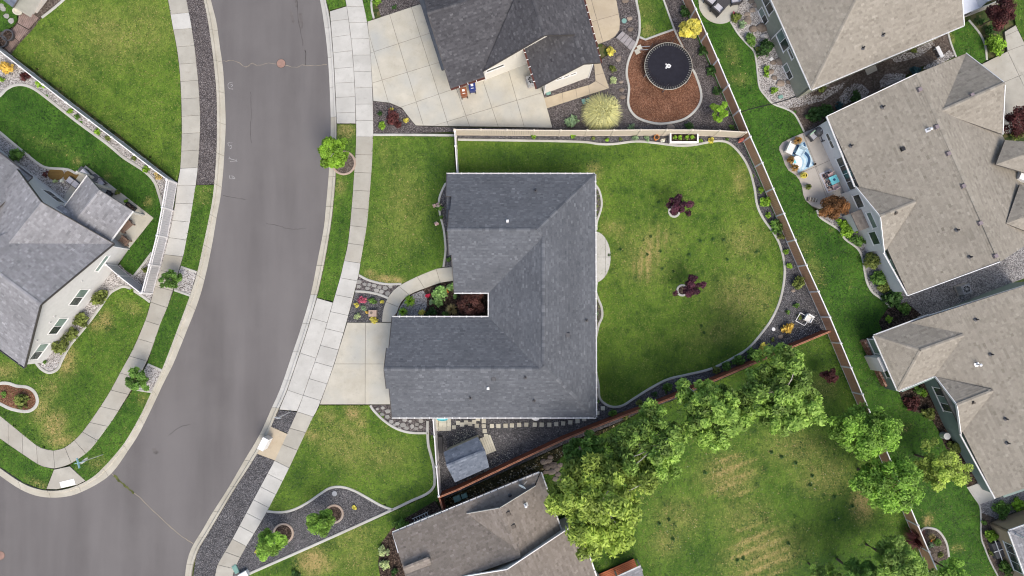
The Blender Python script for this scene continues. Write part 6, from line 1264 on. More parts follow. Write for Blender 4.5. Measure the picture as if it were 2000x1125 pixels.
for x,y in ((-0.3,-0.45),(0.3,-0.45),(0.3,0.45),(-0.3,0.45)): MB().tube([(x*1.3,y*1.15,0),(x,y,0.13)],0.02,6).build('leg',M['grey'],r)
MB().box((-0.28,-0.02,0.222),0.10,0.5,0.28).build('pillow',M['turq'],r)
p=at(*Y(355,435),0.6); r=thing('garden_chair','pale blue grey high back chair on the blue rug','chair',(p.x,p.y,0.19),R(-28)); MB().box((0,-0.08,0.3),0.62,0.62,0.08).build('seat',M['paleb'],r); MB().bar((-0.3,0.32,0.62),(0.3,0.32,0.62),0.07,0.62).build('backrest',M['paleb'],r)
for x,y in ((-1,-1),(1,-1),(1,1),(-1,1)): MB().box((x*0.26,y*0.26-0.08,0),0.05,0.05,0.3).build('leg',M['grey'],r)
for s in (-1,1): MB().bar((s*0.32,-0.34,0.52),(s*0.32,0.28,0.52),0.05,0.05).build('arm',M['paleb'],r)
p=at(*Y(305,580),0.5); r=thing('side_table','round white table at the left edge of the blue rug','table',(p.x,p.y,0.19)); MB().lathe((0,0,0.42),[(0.50,0),(0.52,0.03),(0.50,0.05)],26,sx=0.85,sy=1.15).build('table_top',M['offw'],r); MB().lathe((0,0,0),[(0.25,0),(0.06,0.08),(0.06,0.42)],14).build('pedestal',M['grey'],r); MB().box((-0.25,0.05,0.475),0.2,0.3,0.02,0.5).build('tray',M['turq'],r)
armchair(1586,266,R(150)-1.9,'grey chair with pale green pillow nearest the hedge on the grey patio','dgrey','cush',1.0,z=0.17,backm='mint'); armchair(1611,267,R(150)-3.9,'grey chair with green pillow by the white wall','dgrey','cush',1.05,z=0.17,backm='mint')
p=at(*Y(605,170),0.9); r=thing('covered_grill','covered grey grill by the corner of the white wall','grill',(p.x,p.y,0.17),0.3); MB().lathe((0,0,0),[(0.42,0),(0.44,0.5),(0.36,0.85),(0.12,1.02)],9).build('cover',M['dgrey'],r); MB().lathe((0,0,1.015),[(0.08,0),(0.03,0.06)],9).build('knob',M['grey'],r)
p=at(*Y(815,548),0.6); r=thing('planter_box','mustard yellow planter bench against the white wall','planter',(p.x,p.y,0.17),R(-64)); MB().box((0,0,0.18),0.95,0.38,0.36).build('box',M['must'],r); MB().box((0,0,0.545),0.8,0.26,0.02).build('soil',M['mulch'],r)
for x in (-0.4,0.4): MB().box((x,0,0),0.06,0.34,0.18).build('leg',M['must'],r)
r=thing('rug','small patterned rug under the turquoise table','rug'); MB().prism([W2(p,0.18) for p in (Y(595,725),Y(745,660),Y(860,915),Y(705,975))],0.172,0.184).build('rug_field',M['cush'],r)
M['rugp']=gravel('patterned_rug',[(0,(0.03,0.03,0.045)),(0.4,(0.10,0.09,0.10)),(0.6,(0.35,0.20,0.15)),(1,(0.6,0.55,0.5))],9); MB().prism([W2(p,0.19) for p in (Y(625,735),Y(740,685),Y(840,905),Y(715,955))],0.185,0.190).build('rug_pattern',M['rugp'],r)
p=at(*Y(780,805),0.7); r=thing('patio_table','square turquoise table on the patterned rug','table',(p.x,p.y,0.19),R(25)); MB().box((0,0,0.62),0.72,0.72,0.05).build('table_top',M['turq'],r); MB().lathe((0,0,0.671),[(0.11,0),(0.11,0.03),(0.07,0.03)],14).build('umbrella_ring',M['navy'],r)
for x,y in ((-1,-1),(1,-1),(1,1),(-1,1)): MB().box((x*0.30,y*0.30,0),0.05,0.05,0.62).build('leg',M['turq'],r)
for (x,y),a,l in ((Y(740,750),R(25),'pink chair above the turquoise table'),(Y(795,895),R(205),'pink chair below the turquoise table')):
    p=at(x,y,0.45); r=thing('garden_chair',l,'chair',(p.x,p.y,0.19),a); MB().box((0,0,0.40),0.50,0.42,0.06,0,0.94).build('seat',M['pink'],r); MB().bar((-0.22,0.21,0.62),(0.22,0.21,0.62),0.05,0.40).build('backrest',M['pink'],r)
    for u,v in ((-1,-1),(1,-1),(1,1),(-1,1)): MB().box((u*0.2,v*0.17,0),0.035,0.035,0.4).build('leg',M['pink'],r)
for (x,y),rad,m,l in ((Y(322,295),0.20,'must','brown potted grass above the white lounger'),(Y(225,550),0.20,'must','brown potted grass left of the round white table'),(Y(280,650),0.19,'must','brown potted grass below the round white table'),(Y(388,752),0.24,'yell','yellow pot at the foot of the blue rug'),(Y(450,893),0.17,'black','dark potted seedling in the middle of the patio'),(Y(980,955),0.22,'black','black pot by the corner of the white bay'),(Y(525,608),0.09,'black','small black pot at the rug corner')): pot(x,y,rad,m,l,0.34,0.17)
p=at(*Y(510,1055),0.4); r=thing('firewood_rack','low oval rack of split firewood on the patio','firewood',(p.x,p.y,0.17),R(-8))
for k in range(6): MB().tube([(-0.33+0.13*k,-0.16,0.10+0.04*(k%2)),(-0.30+0.13*k,0.16,0.12+0.04*(k%2))],0.055,7).build('log',M['paver'] if k%2 else M['rock'],r)
MB().bar((-0.45,0,0.04),(0.5,0,0.04),0.3,0.03).build('rack',M['dgrey'],r)
p=at(1870,102,0.3); r=thing('bench','white slab bench at the end of the soil walk','bench',(*W2((1834,102),0.4),0.1),R(-65)); MB().box((0,0,0.36),1.05,0.34,0.07).build('seat',M['white'],r)
for x in (-0.4,0.4): MB().box((x,0,0),0.08,0.3,0.36).build('leg',M['white'],r)
MB().prism([W2(p,0.12) for p in ((1688,133),(1708,124),(1714,137),(1694,147))],0.05,0.14,0.01).build('step_slab',M['ct'],h3)
# pickup at the very top right -------------------------------------------------
v0=W2((1905,1)); r=thing('pickup_truck','white and pale blue pickup parked at the upper right edge','truck',(v0[0],v0[1],0.14),R(22))
M['tpaint']=plain('white_blue_car_paint',(0.55,0.58,0.64),0.25,0.6,0.05); M['tglass']=glass('car_glass',(0.02,0.025,0.03),0.05)
bd=MB(); prof=[(-2.6,0.5),(-2.6,1.0),(-0.9,1.05),(-0.55,1.75),(0.75,1.80),(1.35,1.12),(2.45,1.0),(2.6,0.85),(2.6,0.45)]
V=[(x,s*(0.95 if z<1.3 else 0.78),z) for s in (-1,1) for x,z in prof]; n=len(prof); bd.add(V,[tuple(range(n)),tuple(range(2*n-1,n-1,-1))]+[(i,i+n,(i+1)%n+n,(i+1)%n) for i in range(n)]); bd.build('body',M['tpaint'],r)
MB().add([(0.80,-0.72,1.79),(1.33,-0.82,1.16),(1.33,0.82,1.16),(0.80,0.72,1.79)],[(0,1,2,3)]).build('windscreen',M['tglass'],r).location=(0.012,0,0.012)
for s in (-1,1):
    MB().add([(-0.5,s*0.81,1.62),(0.68,s*0.80,1.66),(1.12,s*0.93,1.12),(-0.75,s*0.93,1.12)],[(0,1,2,3)]).build('side_window',M['tglass'],r).location=(0,s*0.015,0.0)
    for x in (-1.7,1.65): MB().tube([(x,s*0.75,0.38),(x,s*0.97,0.38)],0.38,16).build('wheel',M['black'],r)
    MB().box((0.95,s*1.03,1.1),0.12,0.2,0.15).build('wing_mirror',M['black'],r); MB().box((2.52,s*0.7,0.75),0.16,0.35,0.14).build('headlight',M['galv'],r)
hz=[W(x,y,0.16) for x,y in smooth([(1424,226),(1470,212),(1512,202),(1545,192),(1572,180)],5)]
tag(MB().tube(hz,0.035,6).build('shadow_line',M['black']),'thin black hose line crossing the lush lawn to the sage house corner','shadow')  # black tube stands in for a cable shadow across the grass
# satellite dish --------------------------------------------------------------
pz,nz=on_face(f7[0][0],1022,944); r=thing('satellite_dish','grey blue satellite dish on the eave of the brown roof','satellite dish',pz)
MB().tube([(0.3,0.15,-0.05),(0.1,0.05,0.45),(0,0,0.55)],0.025,7).build('mast',M['grey'],r); ds=MB().lathe((0,0,0),[(0.02,0),(0.22,0.03),(0.42,0.11),(0.43,0.13),(0.40,0.13),(0.2,0.06)],22,sx=0.8).build('dish',plain('dish_grey_blue',(0.36,0.43,0.48),0.4,0.4,0.05),r,True); ds.location=(-0.05,-0.02,0.62); ds.rotation_euler=(R(68),0,R(-60)+0.5)
MB().bar((-0.05,-0.02,0.6),(0.30,0.32,0.62),0.03,0.03).build('feed_arm',M['grey'],r)
# wire lounger & lantern in the fence corner -----------------------------------
X=lambda x,y:(1550+x/3.75,400+y/3.75)
p=at(*X(75,835),0.3); r=thing('trellis_frame','white metal frame lying in the gravel corner','frame',(p.x,p.y,0.10),0.0)
sq=[Vector(W(*X(*c),0.35))-Vector((p.x,p.y,0.10)) for c in ((15,850),(50,790),(120,830),(80,885))]
for i in range(4): MB().bar(sq[i],sq[(i+1)%4],0.05,0.05).build('rail',M['white'],r)
for v in sq: MB().bar(v,Vector((v.x,v.y,0.0)),0.05,0.05).build('leg',M['white'],r)
armchair(*X(108,832),R(-30),'white metal garden chair in the corner of the two fences','white','offw',0.85,z=0.10)
p=at(*X(-66,922),0.2); r=thing('stepping_disc','round white disc on the gravel near the yellow shrub','stepping stone',(*W2((1511,643),0.15),0.09)); MB().lathe((0,0,0),[(0.16,0),(0.17,0.03),(0.15,0.05)],20).build('disc',M['white'],r)
# flower bed birdhouse / stone pedestal -----------------------------------------
p=at(727.5,612,0.5); r=thing('stone_pedestal','square tan stone pedestal with a hole in the flower bed','pedestal',(p.x,p.y,0.1)); M['sandst']=plain('pink_tan_stone',(0.40,0.30,0.24),0.85,0.2,0.12)
MB().box((0,0,0),0.72,0.60,0.42,0,0.96).build('block',M['sandst'],r); MB().lathe((-0.1,0.05,0.421),[(0.12,0),(0.12,0.012)],14).build('bowl',M['rock'],r)
# left house porch furniture -----------------------------------------------------
Pp=lambda x,y:(110+x/7.5,310+y/7.5)
p=at(*Pp(250,350),0.4); r=thing('sun_lounger','dark lounger with two white cushions beside the left porch','lounger',(p.x,p.y,0.17),R(-37)); MB().box((0,0,0.18),1.15,0.62,0.07).build('frame',M['black'],r)
MB().box((0.27,0,0.252),0.52,0.52,0.10,0,0.95).build('seat_cushion',M['cush'],r); MB().box((-0.30,0,0.27),0.52,0.52,0.12,0,0.93).build('back_cushion',M['cush'],r)
for x,y in ((-1,-1),(1,-1),(1,1),(-1,1)): MB().box((x*0.5,y*0.26,0),0.06,0.06,0.18).build('leg',M['black'],r)
p=at(*Pp(430,215),0.8); r=thing('grill','pale topped grill at the corner of the left porch','grill',(p.x,p.y,0.17),R(-45)); MB().box((0,0,0.25),0.85,0.5,0.5).build('cabinet',M['dgrey'],r); MB().box((0,0,0.751),0.75,0.52,0.22,0,0.75).build('hood',M['cush'],r); MB().box((-0.55,0,0.7),0.24,0.45,0.04).build('side_shelf',M['dgrey'],r)
for x,y in ((-1,-1),(1,-1),(1,1),(-1,1)): MB().box((x*0.36,y*0.2,0),0.05,0.05,0.25).build('leg',M['black'],r)
p=at(*Pp(575,285),0.7); r=thing('round_table','round slate blue table beside the left porch grill','table',(p.x,p.y,0.17)); MB().lathe((0,0,0.66),[(0.33,0),(0.34,0.03)],22).build('table_top',M['dgrey'],r); MB().lathe((0,0,0),[(0.22,0),(0.05,0.06),(0.05,0.66)],12).build('pedestal',M['black'],r)
armchair(*Pp(665,350),R(40),'dark chair with pale cushion next to the round slate table','dgrey','cush',0.85,z=0.17)
armchair(*Pp(780,520),R(-35),'black chair at the front edge of the left porch','black','dgrey',0.7,z=0.17)
p=at(*Pp(1090,700),0.4); r=thing('planter_box','black planter trough at the right front of the left porch','planter',(p.x,p.y,0.17),R(-36)); MB().box((0,0,0),0.9,0.35,0.35).build('box',M['black'],r); MB().box((0,0,0.352),0.8,0.27,0.01).build('soil',M['mulch'],r)
M['brownw']=plain('brown_patio_wood',(0.19,0.13,0.10),0.75,0.25,0.15,5); M['benchc']=plain('taupe_bench_cushion',(0.30,0.255,0.225),0.85,0.15,0.08)
K=lambda x,y:(180+x/7.5,430+y/7.5)
def wbench(a,b,label,depth=0.62,name='bench',cat='bench',slats=5):
    A=at(*a,0.4); B=at(*b,0.4); c=(A+B)/2; L=(B-A).length; r=thing(name,label,cat,(c.x,c.y,0.17),math.atan2(B.y-A.y,B.x-A.x))
    for k in range(slats): MB().box((0,-depth/2+depth*(k+0.5)/slats,0.40),L,depth/slats-0.02,0.035).build('seat_slat',M['brownw'],r)
    for x,y in ((-1,-1),(1,-1),(1,1),(-1,1)): MB().box((x*(L/2-0.06),y*(depth/2-0.06),0),0.08,0.08,0.40).build('leg',M['brownw'],r)
    MB().bar((-L/2,depth/2,0.66),(L/2,depth/2,0.66),0.05,0.42).build('backrest',M['brownw'],r)
    for s in (-1,1): MB().bar((s*(L/2-0.04),-depth/2,0.60),(s*(L/2-0.04),depth/2,0.60),0.07,0.05).build('arm',M['brownw'],r)
    return r
wbench(K(440,160),K(590,30),'brown slatted bench on the right of the left porch'); wbench(K(450,270),K(545,345),'square brown wooden armchair on the left porch',0.6,'garden_chair','chair')
# red deck at the bottom, timber deck at the upper left ---------------------------
M['redwood']=plain('red_orange_decking',(0.33,0.095,0.035),0.65,0.3,0.15,3)
def decking(label,Q,n,m,z=0.3,name='deck',gap=0.012):
    r=thing(name,label,'deck'); L_=lambda a,b,t:(a[0]+(b[0]-a[0])*t,a[1]+(b[1]-a[1])*t)
    for i in range(n):
        t0,t1=i/n,(i+1)/n; P=[W2(p,z) for p in (L_(Q[0],Q[3],t0),L_(Q[0],Q[3],t1),L_(Q[1],Q[2],t1),L_(Q[1],Q[2],t0))]
        if area(P)<0: P=P[::-1]
        MB().prism(inset(P,gap),z-0.06,z+rng.uniform(-0.004,0.004)).build('deck_board',M[m],r)
    MB().prism([W2(p,z-0.07) for p in Q],0.05,z-0.07).build('deck_frame',M['black'],r); return r
decking('red orange timber deck by the bottom birch',[(1166,1123),(1238,1091),(1258,1140),(1186,1172)],16,'redwood',0.4)
M['olddeck']=plain('worn_brown_grey_decking',(0.26,0.19,0.165),0.8,0.2,0.3,2.5)
G0=lambda x,y:(x/10.714,y/10.714)
decking('worn timber deck section beside the grey pad at the upper left',[G0(420,110),G0(810,370),G0(600,610),G0(370,480)],14,'olddeck',0.24)
decking('worn timber deck section in the middle of the upper left walk',[G0(360,500),G0(600,630),G0(395,860),G0(190,690)],12,'olddeck',0.20)
decking('worn timber deck section next to the grey fence at the upper left',[G0(180,700),G0(380,860),G0(200,1090),G0(0,900)],12,'olddeck',0.18)
p=at(*G0(395,255),0.4); r=thing('plant_pot','large cream oval pot on the upper left deck','pot',(p.x,p.y,0.26),R(-20)); MB().lathe((0,0,0),[(0.22,0),(0.36,0.30),(0.40,0.32),(0.40,0.36),(0.26,0.36),(0.24,0.28)],22,sx=1.15,sy=0.85).build('pot',M['paver'],r); MB().lathe((-0.05,0.02,0.26),[(0.26,0),(0.26,0.01)],16).build('soil',M['mulch'],r)
for (x,y),l in ((G0(235,780),'dark iron pot on the lower end of the upper left deck'),(G0(105,910),'grey ringed pot beside the dark iron pot')): pot(x,y,0.5 if 'iron' in l else 0.45,'dgrey' if 'iron' in l else 'grey',l,0.5,0.2)
boulder(*G0(355,95),6,'tan stone at the corner of the upper left deck')
# oval door mats in the left gravel bed
for (x,y),rx,ry,l in (((109,340),0.72,0.55,'left brown oval stepping mat in the gravel of the left house'),((139,344),0.68,0.52,'right brown oval stepping mat in the gravel of the left house')):
    c=at(x,y,0.12); r=thing('garden_mat',l,'mat',(c.x,c.y,0.10)); MB().lathe((0,0,0),[(1,0),(1,0.05),(0.92,0.065)],26,sx=rx,sy=ry).build('mat',plain('ochre_mat_'+l[:4],(0.16,0.10,0.035),0.9,0.1,0.2,6),r)
# kerb-side teal pool corner, black bench by shed fence
r=thing('kiddie_pool','turquoise corner of a small tub under the eave beside the yard fence','tub',(*W2((864,817),0.2),0.1)); MB().lathe((0,0,0),[(0.30,0),(0.34,0.2),(0.31,0.22),(0.28,0.15)],20,sx=1.5,sy=0.7).build('tub',M['turq'],r)
p=at(861,868,0.3); r=thing('storage_bench','black bench against the white yard fence','bench',(p.x,p.y,0.09),R(2)); MB().box((0,0,0.02),0.32,1.35,0.42).build('box',M['black'],r); MB().box((0,0,0.441),0.36,1.42,0.05).build('lid',M['black'],r)
# wall-side clutter of brown house
r=thing('ladder','aluminium ladder leaning flat by the brown roofed house','ladder',(*W2((822,1010),0.3),0.16),R(24))
for s in (-0.16,0.16): MB().bar((-0.75,s,0.1),(0.75,s,0.1),0.04,0.08).build('rail',M['galv'],r)
for k in range(6): MB().bar((-0.62+k*0.25,-0.16,0.1),(-0.62+k*0.25,0.16,0.1),0.04,0.03).build('rung',M['galv'],r)
# ================================================================ vegetation
def G(b,v=0.5,y=0.0):  # leaf colour ramp from one mid colour
    b=tuple(min(1.0,x*1.5) for x in b); lo=tuple(x*(1-v) for x in b); hi=tuple(min(1,x*(1+v)) for x in b); return [(0.1,lo),(0.5,b),(0.95,(min(1,hi[0]*(1.1+y)),hi[1]*1.05,hi[2]))]
LM={k:leafmat('leaf_'+k,G(c,v)) for k,c,v in [('birch',(0.168,0.262,0.055),0.55),('birchy',(0.225,0.30,0.058),0.45),('ash',(0.155,0.275,0.043),0.5),('lime',(0.155,0.275,0.028),0.5),('green',(0.085,0.165,0.032),0.5),('dark',(0.032,0.075,0.018),0.5),('olive',(0.115,0.145,0.035),0.5),
  ('yellow',(0.46,0.42,0.085),0.35),('gold',(0.50,0.34,0.07),0.4),('willow',(0.42,0.42,0.21),0.3),('pale',(0.30,0.36,0.18),0.4),('purple',(0.055,0.018,0.030),0.5),('maroon',(0.078,0.027,0.026),0.5),('bronze',(0.150,0.075,0.030),0.55),('courtred',(0.065,0.028,0.023),0.5),('rose',(0.40,0.10,0.15),0.4),('red',(0.45,0.03,0.07),0.4),('white',(0.6,0.58,0.5),0.3),('pinkw',(0.55,0.40,0.38),0.35),('orange',(0.50,0.16,0.03),0.4),('sage',(0.17,0.25,0.14),0.4),('hosta',(0.19,0.32,0.10),0.5),('straw',(0.33,0.27,0.12),0.4),('teal',(0.03,0.075,0.085),0.4),('rust',(0.22,0.13,0.04),0.5)]}
M['trunk']=plain('grey_brown_bark',(0.13,0.10,0.08),0.9,0.1,0.3,6); M['birchbark']=plain('pale_birch_bark',(0.45,0.42,0.38),0.85,0.15,0.35,5)
def leaves(C_,Rc,nl,size,seed,flat_=0.6,upb=0.7,elong=1.6,droop=0.0):
    """leaf quads round clump centres C_ with radii Rc"""
    q=np.random.default_rng(seed); k=len(C_); C_=np.asarray(C_); Rc=np.asarray(Rc); pr=Rc**2/np.sum(Rc**2); idx=q.choice(k,nl,p=pr)
    d=q.normal(size=(nl,3)); d/=np.linalg.norm(d,axis=1)[:,None]; rad=q.uniform(0,1,nl)**0.45
    off=d*rad[:,None]*Rc[idx][:,None]; off[:,2]*=flat_; P=C_[idx]+off
    nrm=d*0.7+q.normal(size=(nl,3))*0.55+np.array([0,0,upb]); nrm/=np.linalg.norm(nrm,axis=1)[:,None]
    t=np.cross(nrm,q.normal(size=(nl,3))); t/=np.linalg.norm(t,axis=1)[:,None]+1e-9; b=np.cross(nrm,t)
    s=size*q.uniform(0.55,1.35,nl); L=t*(s*elong*0.5)[:,None]; Wd=b*(s*0.5)[:,None]
    V=np.stack([P-L,P-Wd*0.9+L*0.1,P+L,P+Wd*0.9+L*0.1],1).reshape(-1,3)
    ct=q.uniform(0.12,0.88,k); tone=np.clip(ct[idx]+q.normal(0,0.16,nl),0,1)
    return V,np.arange(nl*4).reshape(-1,4),tone
def crown_clumps(c,rx,ry,rz,n,seed,lob=0.35,inner=0.45,low=-0.5,cl=0.3):
    q=np.random.default_rng(seed); out=[];rad=[]; ph=q.uniform(0,6.28,6)
    while len(out)<n:
        d=q.normal(size=3); d/=np.linalg.norm(d)
        if d[2]<low: continue
        a=math.atan2(d[1],d[0]); f=1+lob*(0.5*math.sin(3*a+ph[0])+0.35*math.sin(5*a+ph[1]+2*d[2])+0.3*math.sin(2*a+ph[2]))
        r=q.uniform(inner,1.0)*f; out.append((c[0]+d[0]*rx*r*(1-cl*0.6),c[1]+d[1]*ry*r*(1-cl*0.6),c[2]+d[2]*rz*r)); rad.append((rx+ry)/2*cl*q.uniform(0.6,1.25))
    return np.array(out),np.array(rad)
def tree(px,py,r,h,leaf,label,name='tree',cat='tree',ry=None,nl=13300,size=0.140,ncl=60,bark='trunk',cb=0.35,group=None,lob=0.35,cl=0.28,flat_=0.6,droop=0,seed=None,limbs=10,upb=0.7,elong=1.6,inner=0.45,lean=0.0,low=-0.5):
    """crown centre seen at (px,py); r crown radius in photo pixels; h total height"""
    seed=seed or int(px*13+py*7); q=np.random.default_rng(seed); zc=h*(1+cb)/2; zr=h*(1-cb)/2
    c=Vector(W(px,py,zc)); rx=r/PXM*(CAM_H-zc)/CAM_H; ry_=(ry or r)/PXM*(CAM_H-zc)/CAM_H
    root=thing(name,label,cat,(c.x,c.y,0.08),0,group); cc=(0,0,zc-0.08)
    CL,RC=crown_clumps(cc,rx,ry_,zr*0.92,ncl,seed,lob,inner,low,cl)
    V,F,T=leaves(CL,RC,nl,size,seed+1,flat_,upb,elong); meshq('crown',V,F,LM[leaf],root,T)
    r0=max(0.035,h*0.016); tp=[(0,0,0),(0.02*h*q.normal()*0.3,0.02*h*q.normal()*0.3,h*cb*0.6),(0.03*h*q.normal()*0.4,0.03*h*q.normal()*0.4,zc),(0,0,h*0.93)]
    tr_=MB().tube(tp,[r0*1.25,r0,r0*0.7,r0*0.12],8).build('trunk',M[bark],root)
    mb=MB()
    for i in q.choice(len(CL),min(limbs,len(CL)),replace=False):
        e=Vector(CL[i]); z0=max(h*cb*0.7,min(e.z-0.15*zr-0.3*(e.x**2+e.y**2)**0.5,h*0.85)); s=Vector(tp[2])*min(1,z0/zc); s.z=z0; m=s.lerp(e,0.55)+Vector((0,0,0.12*(e-s).length)); mb.tube([s,m,e],[r0*0.36,r0*0.22,r0*0.06],5)
    mb.build('limb',M[bark],tr_); return root
def shrub(px,py,r,leaf,label,name='shrub',cat='shrub',h=None,nl=None,size=None,ry=None,z=0.11,group=None,ncl=None,flat_=0.7,lob=0.2,elong=1.8,inner=0.3,cl=0.38,upb=0.7):
    rr=r/PXM; h=h or rr*1.3; seed=int(px*17+py*5); zc=z+h*0.5; c=Vector(W(px,py,z+h*0.6)); ry_=(ry or r)/PXM
    n=nl or int(150+rr*rr*900); CL,RC=crown_clumps((0,0,h*0.42),rr,ry_,h*0.5,ncl or max(7,int(10+rr*18)),seed,lob,inner,-0.4,cl)
    V,F,T=leaves(CL,RC,n,size or max(0.07,min(0.15,rr*0.22)),seed+3,flat_,upb,elong); V[:,2]=np.maximum(V[:,2],0.01)
    o=meshq(name,V,F,LM[leaf],None,T); o.location=(c.x,c.y,z); return tag(o,label,cat,group)
def tuft(px,py,r,leaf,label,name='grass_clump',cat='plant',n=90,h=0.45,z=0.11,wd=0.035,group=None,spread=1.0):
    """arching narrow blades from one root"""
    q=np.random.default_rng(int(px*19+py*3)); rr=r/PXM; c=Vector(W(px,py,z+h*0.4)); V=[];T=[]
    for i in range(n):
        a=q.uniform(0,6.283); L=rr*q.uniform(0.35 if n>1000 else 0.6,1.15)*spread; hh=h*q.uniform(0.6,1.1); d=np.array([math.cos(a),math.sin(a),0]); s=np.array([-math.sin(a),math.cos(a),0])*wd*q.uniform(0.6,1.3)
        P0=d*0.03; P1=d*L*0.45+np.array([0,0,hh]); P2=d*L+np.array([0,0,hh*q.uniform(0.25,0.8)]); V+=[P0-s*0.5,P0+s*0.5,P1+s,P1-s, P1-s,P1+s,P2+s*0.25,P2-s*0.25]; t=q.uniform(0.15,0.9); T+=[t,t]
    o=meshq(name,np.array(V),np.arange(len(V)).reshape(-1,4),LM[leaf],None,T); o.location=(c.x,c.y,z); return tag(o,label,cat,group)

# --- big trees
B=dict(bark='birchbark',name='birch_tree')
tree(1170,978,98,10.5,'birchy','large yellow green birch overhanging the brown roof',nl=28500,size=0.168,ncl=132,cl=0.161,flat_=0.8,elong=2.2,upb=0.35,lob=0.28,inner=0.5,ry=112,limbs=18,seed=41,**B)
tree(1140,893,48,7.0,'green','darker birch behind the large yellow green one',nl=7980,size=0.147,ncl=56,cl=0.201,flat_=0.8,elong=2.2,upb=0.35,lob=0.28,inner=0.5,limbs=10,seed=42,**B)
tree(1268,870,77,9.5,'birch','leftmost birch of the three along the wooden fence',nl=20900,size=0.161,ncl=119,cl=0.169,flat_=0.8,elong=2.2,upb=0.35,lob=0.28,inner=0.5,limbs=14,seed=43,**B)
tree(1390,805,71,9.5,'birch','middle birch of the three along the wooden fence',nl=19950,size=0.161,ncl=119,cl=0.169,flat_=0.8,elong=2.2,upb=0.35,lob=0.28,inner=0.5,limbs=14,seed=44,**B)
tree(1520,766,84,10.0,'birch','rightmost birch of the three along the wooden fence',nl=23750,size=0.161,ncl=132,cl=0.161,flat_=0.8,elong=2.2,upb=0.35,lob=0.28,inner=0.5,limbs=14,seed=45,**B)
tree(1690,843,68,7.5,'ash','upper bright green maple over the right fence',name='maple_tree',nl=18050,size=0.140,ncl=150,cl=0.20,inner=0.55,lob=0.12,ry=54,seed=46)
tree(1737,945,66,7.5,'ash','lower bright green maple over the right fence',name='maple_tree',nl=18050,size=0.140,ncl=150,cl=0.20,inner=0.55,lob=0.15,ry=56,seed=47)
tree(1838,906,52,5.5,'birchy','loose open crowned tree between lush lawn and teal house',nl=9500,size=0.126,ncl=55,cl=0.22,lob=0.5,inner=0.25,seed=48)
tree(1745,1098,58,6.5,'birch','feathery dark tree at the bottom beside the right fence',nl=12350,size=0.119,ncl=60,cl=0.22,lob=0.5,seed=49,elong=2.4)
tree(1680,1126,40,6.0,'green','dark tree cut by the bottom edge left of the right fence',nl=8550,size=0.119,ncl=45,cl=0.24,lob=0.4,seed=50,elong=2.4)
tree(1612,1128,30,5.0,'birch','small bright tree at the bottom of the worn lawn',nl=4940,size=0.119,ncl=30,cl=0.28,seed=51)
tree(1862,1118,34,4.5,'ash','bushy light green tree at the bottom right lawn',nl=7980,size=0.112,ncl=40,cl=0.28,seed=52)
tree(650,297,33,5.0,'lime','round bright green street tree on the right verge',name='street_tree',nl=7980,size=0.140,ncl=42,cl=0.26,lob=0.12,seed=53)
tree(528,1060,29,4.0,'ash','lower of the two round trees in the gravel bed',name='ornamental_tree',nl=7220,size=0.105,ncl=40,cl=0.3,lob=0.2,seed=54,cb=0.25,ry=29)
tree(626,1020,30,4.0,'ash','upper of the two round trees in the gravel bed',name='ornamental_tree',nl=7220,size=0.105,ncl=40,cl=0.3,lob=0.2,seed=55,cb=0.25,ry=28)
tree(333,546,21,2.6,'green','upper spiky street tree in a white gravel square',name='street_tree',nl=3230,size=0.105,ncl=30,cl=0.26,lob=0.4,seed=56,cb=0.2,elong=2.6)
tree(271,743,26,2.8,'green','lower spiky street tree in a white gravel square',name='street_tree',nl=3990,size=0.112,ncl=34,cl=0.24,lob=0.5,seed=57,cb=0.2,elong=3.0)
tree(1327,401,27,3.2,'purple','upper purple leaved tree in a white ring',name='plum_tree',nl=2470,size=0.119,ncl=26,cl=0.24,lob=0.6,inner=0.2,seed=58,limbs=8)
tree(1349,562,29,3.2,'purple','lower purple leaved tree in a white ring',name='plum_tree',nl=3040,size=0.119,ncl=30,cl=0.22,lob=0.6,inner=0.2,seed=59,limbs=8)
tree(1622,734,17,3.0,'maroon','small maroon tree beside the right fence',nl=1710,size=0.105,ncl=20,cl=0.3,lob=0.4,seed=60)
tree(1952,28,31,4.0,'maroon','round maroon tree at the upper right corner',nl=8550,size=0.098,ncl=45,cl=0.3,lob=0.15,seed=61,cb=0.2)
tree(1990,236,33,3.6,'maroon','maroon tree cut by the right edge beside the pale driveway',nl=6460,size=0.098,ncl=40,cl=0.3,lob=0.2,seed=62,cb=0.2)
tree(1627,405,29,2.8,'bronze','round bronze maple at the lower edge of the grey patio',name='maple_tree',nl=7980,size=0.091,ncl=45,cl=0.3,lob=0.15,seed=63,cb=0.15)
tree(919,595,29,2.6,'courtred','spreading dark red maple filling the courtyard',name='maple_tree',nl=6080,size=0.091,ncl=40,cl=0.28,lob=0.2,seed=64,cb=0.2,elong=2.4)
tree(1348,56,25,3.6,'yellow','bright yellow tree above the trampoline',nl=4560,size=0.133,ncl=34,cl=0.26,lob=0.4,seed=65,cb=0.25)
tree(1406,218,21,2.8,'lime','lime green sapling in the gravel near the right fence',nl=2470,size=0.133,ncl=22,cl=0.28,lob=0.5,seed=66,cb=0.25)
tree(1370,38,14,3.0,'dark','dark green sapling above the yellow tree',nl=1330,size=0.119,ncl=16,cl=0.35,seed=67,cb=0.2) if False else None
tree(1790,1050,26,3.2,'rust','bare reddish tree in the shade of the right fence',nl=950,size=0.084,ncl=24,cl=0.25,seed=68,inner=0.2) if False else None
willow=tuft(1175,221,37,'willow','large pale willow shrub in the gravel of the top house','willow_shrub','shrub',2600,1.35,0.10,0.016)
willow_core=shrub(1175,221,34,'willow','pale leafy heart of the large willow shrub',h=1.6,nl=3420,size=0.091,elong=3.0,name='willow_shrub')
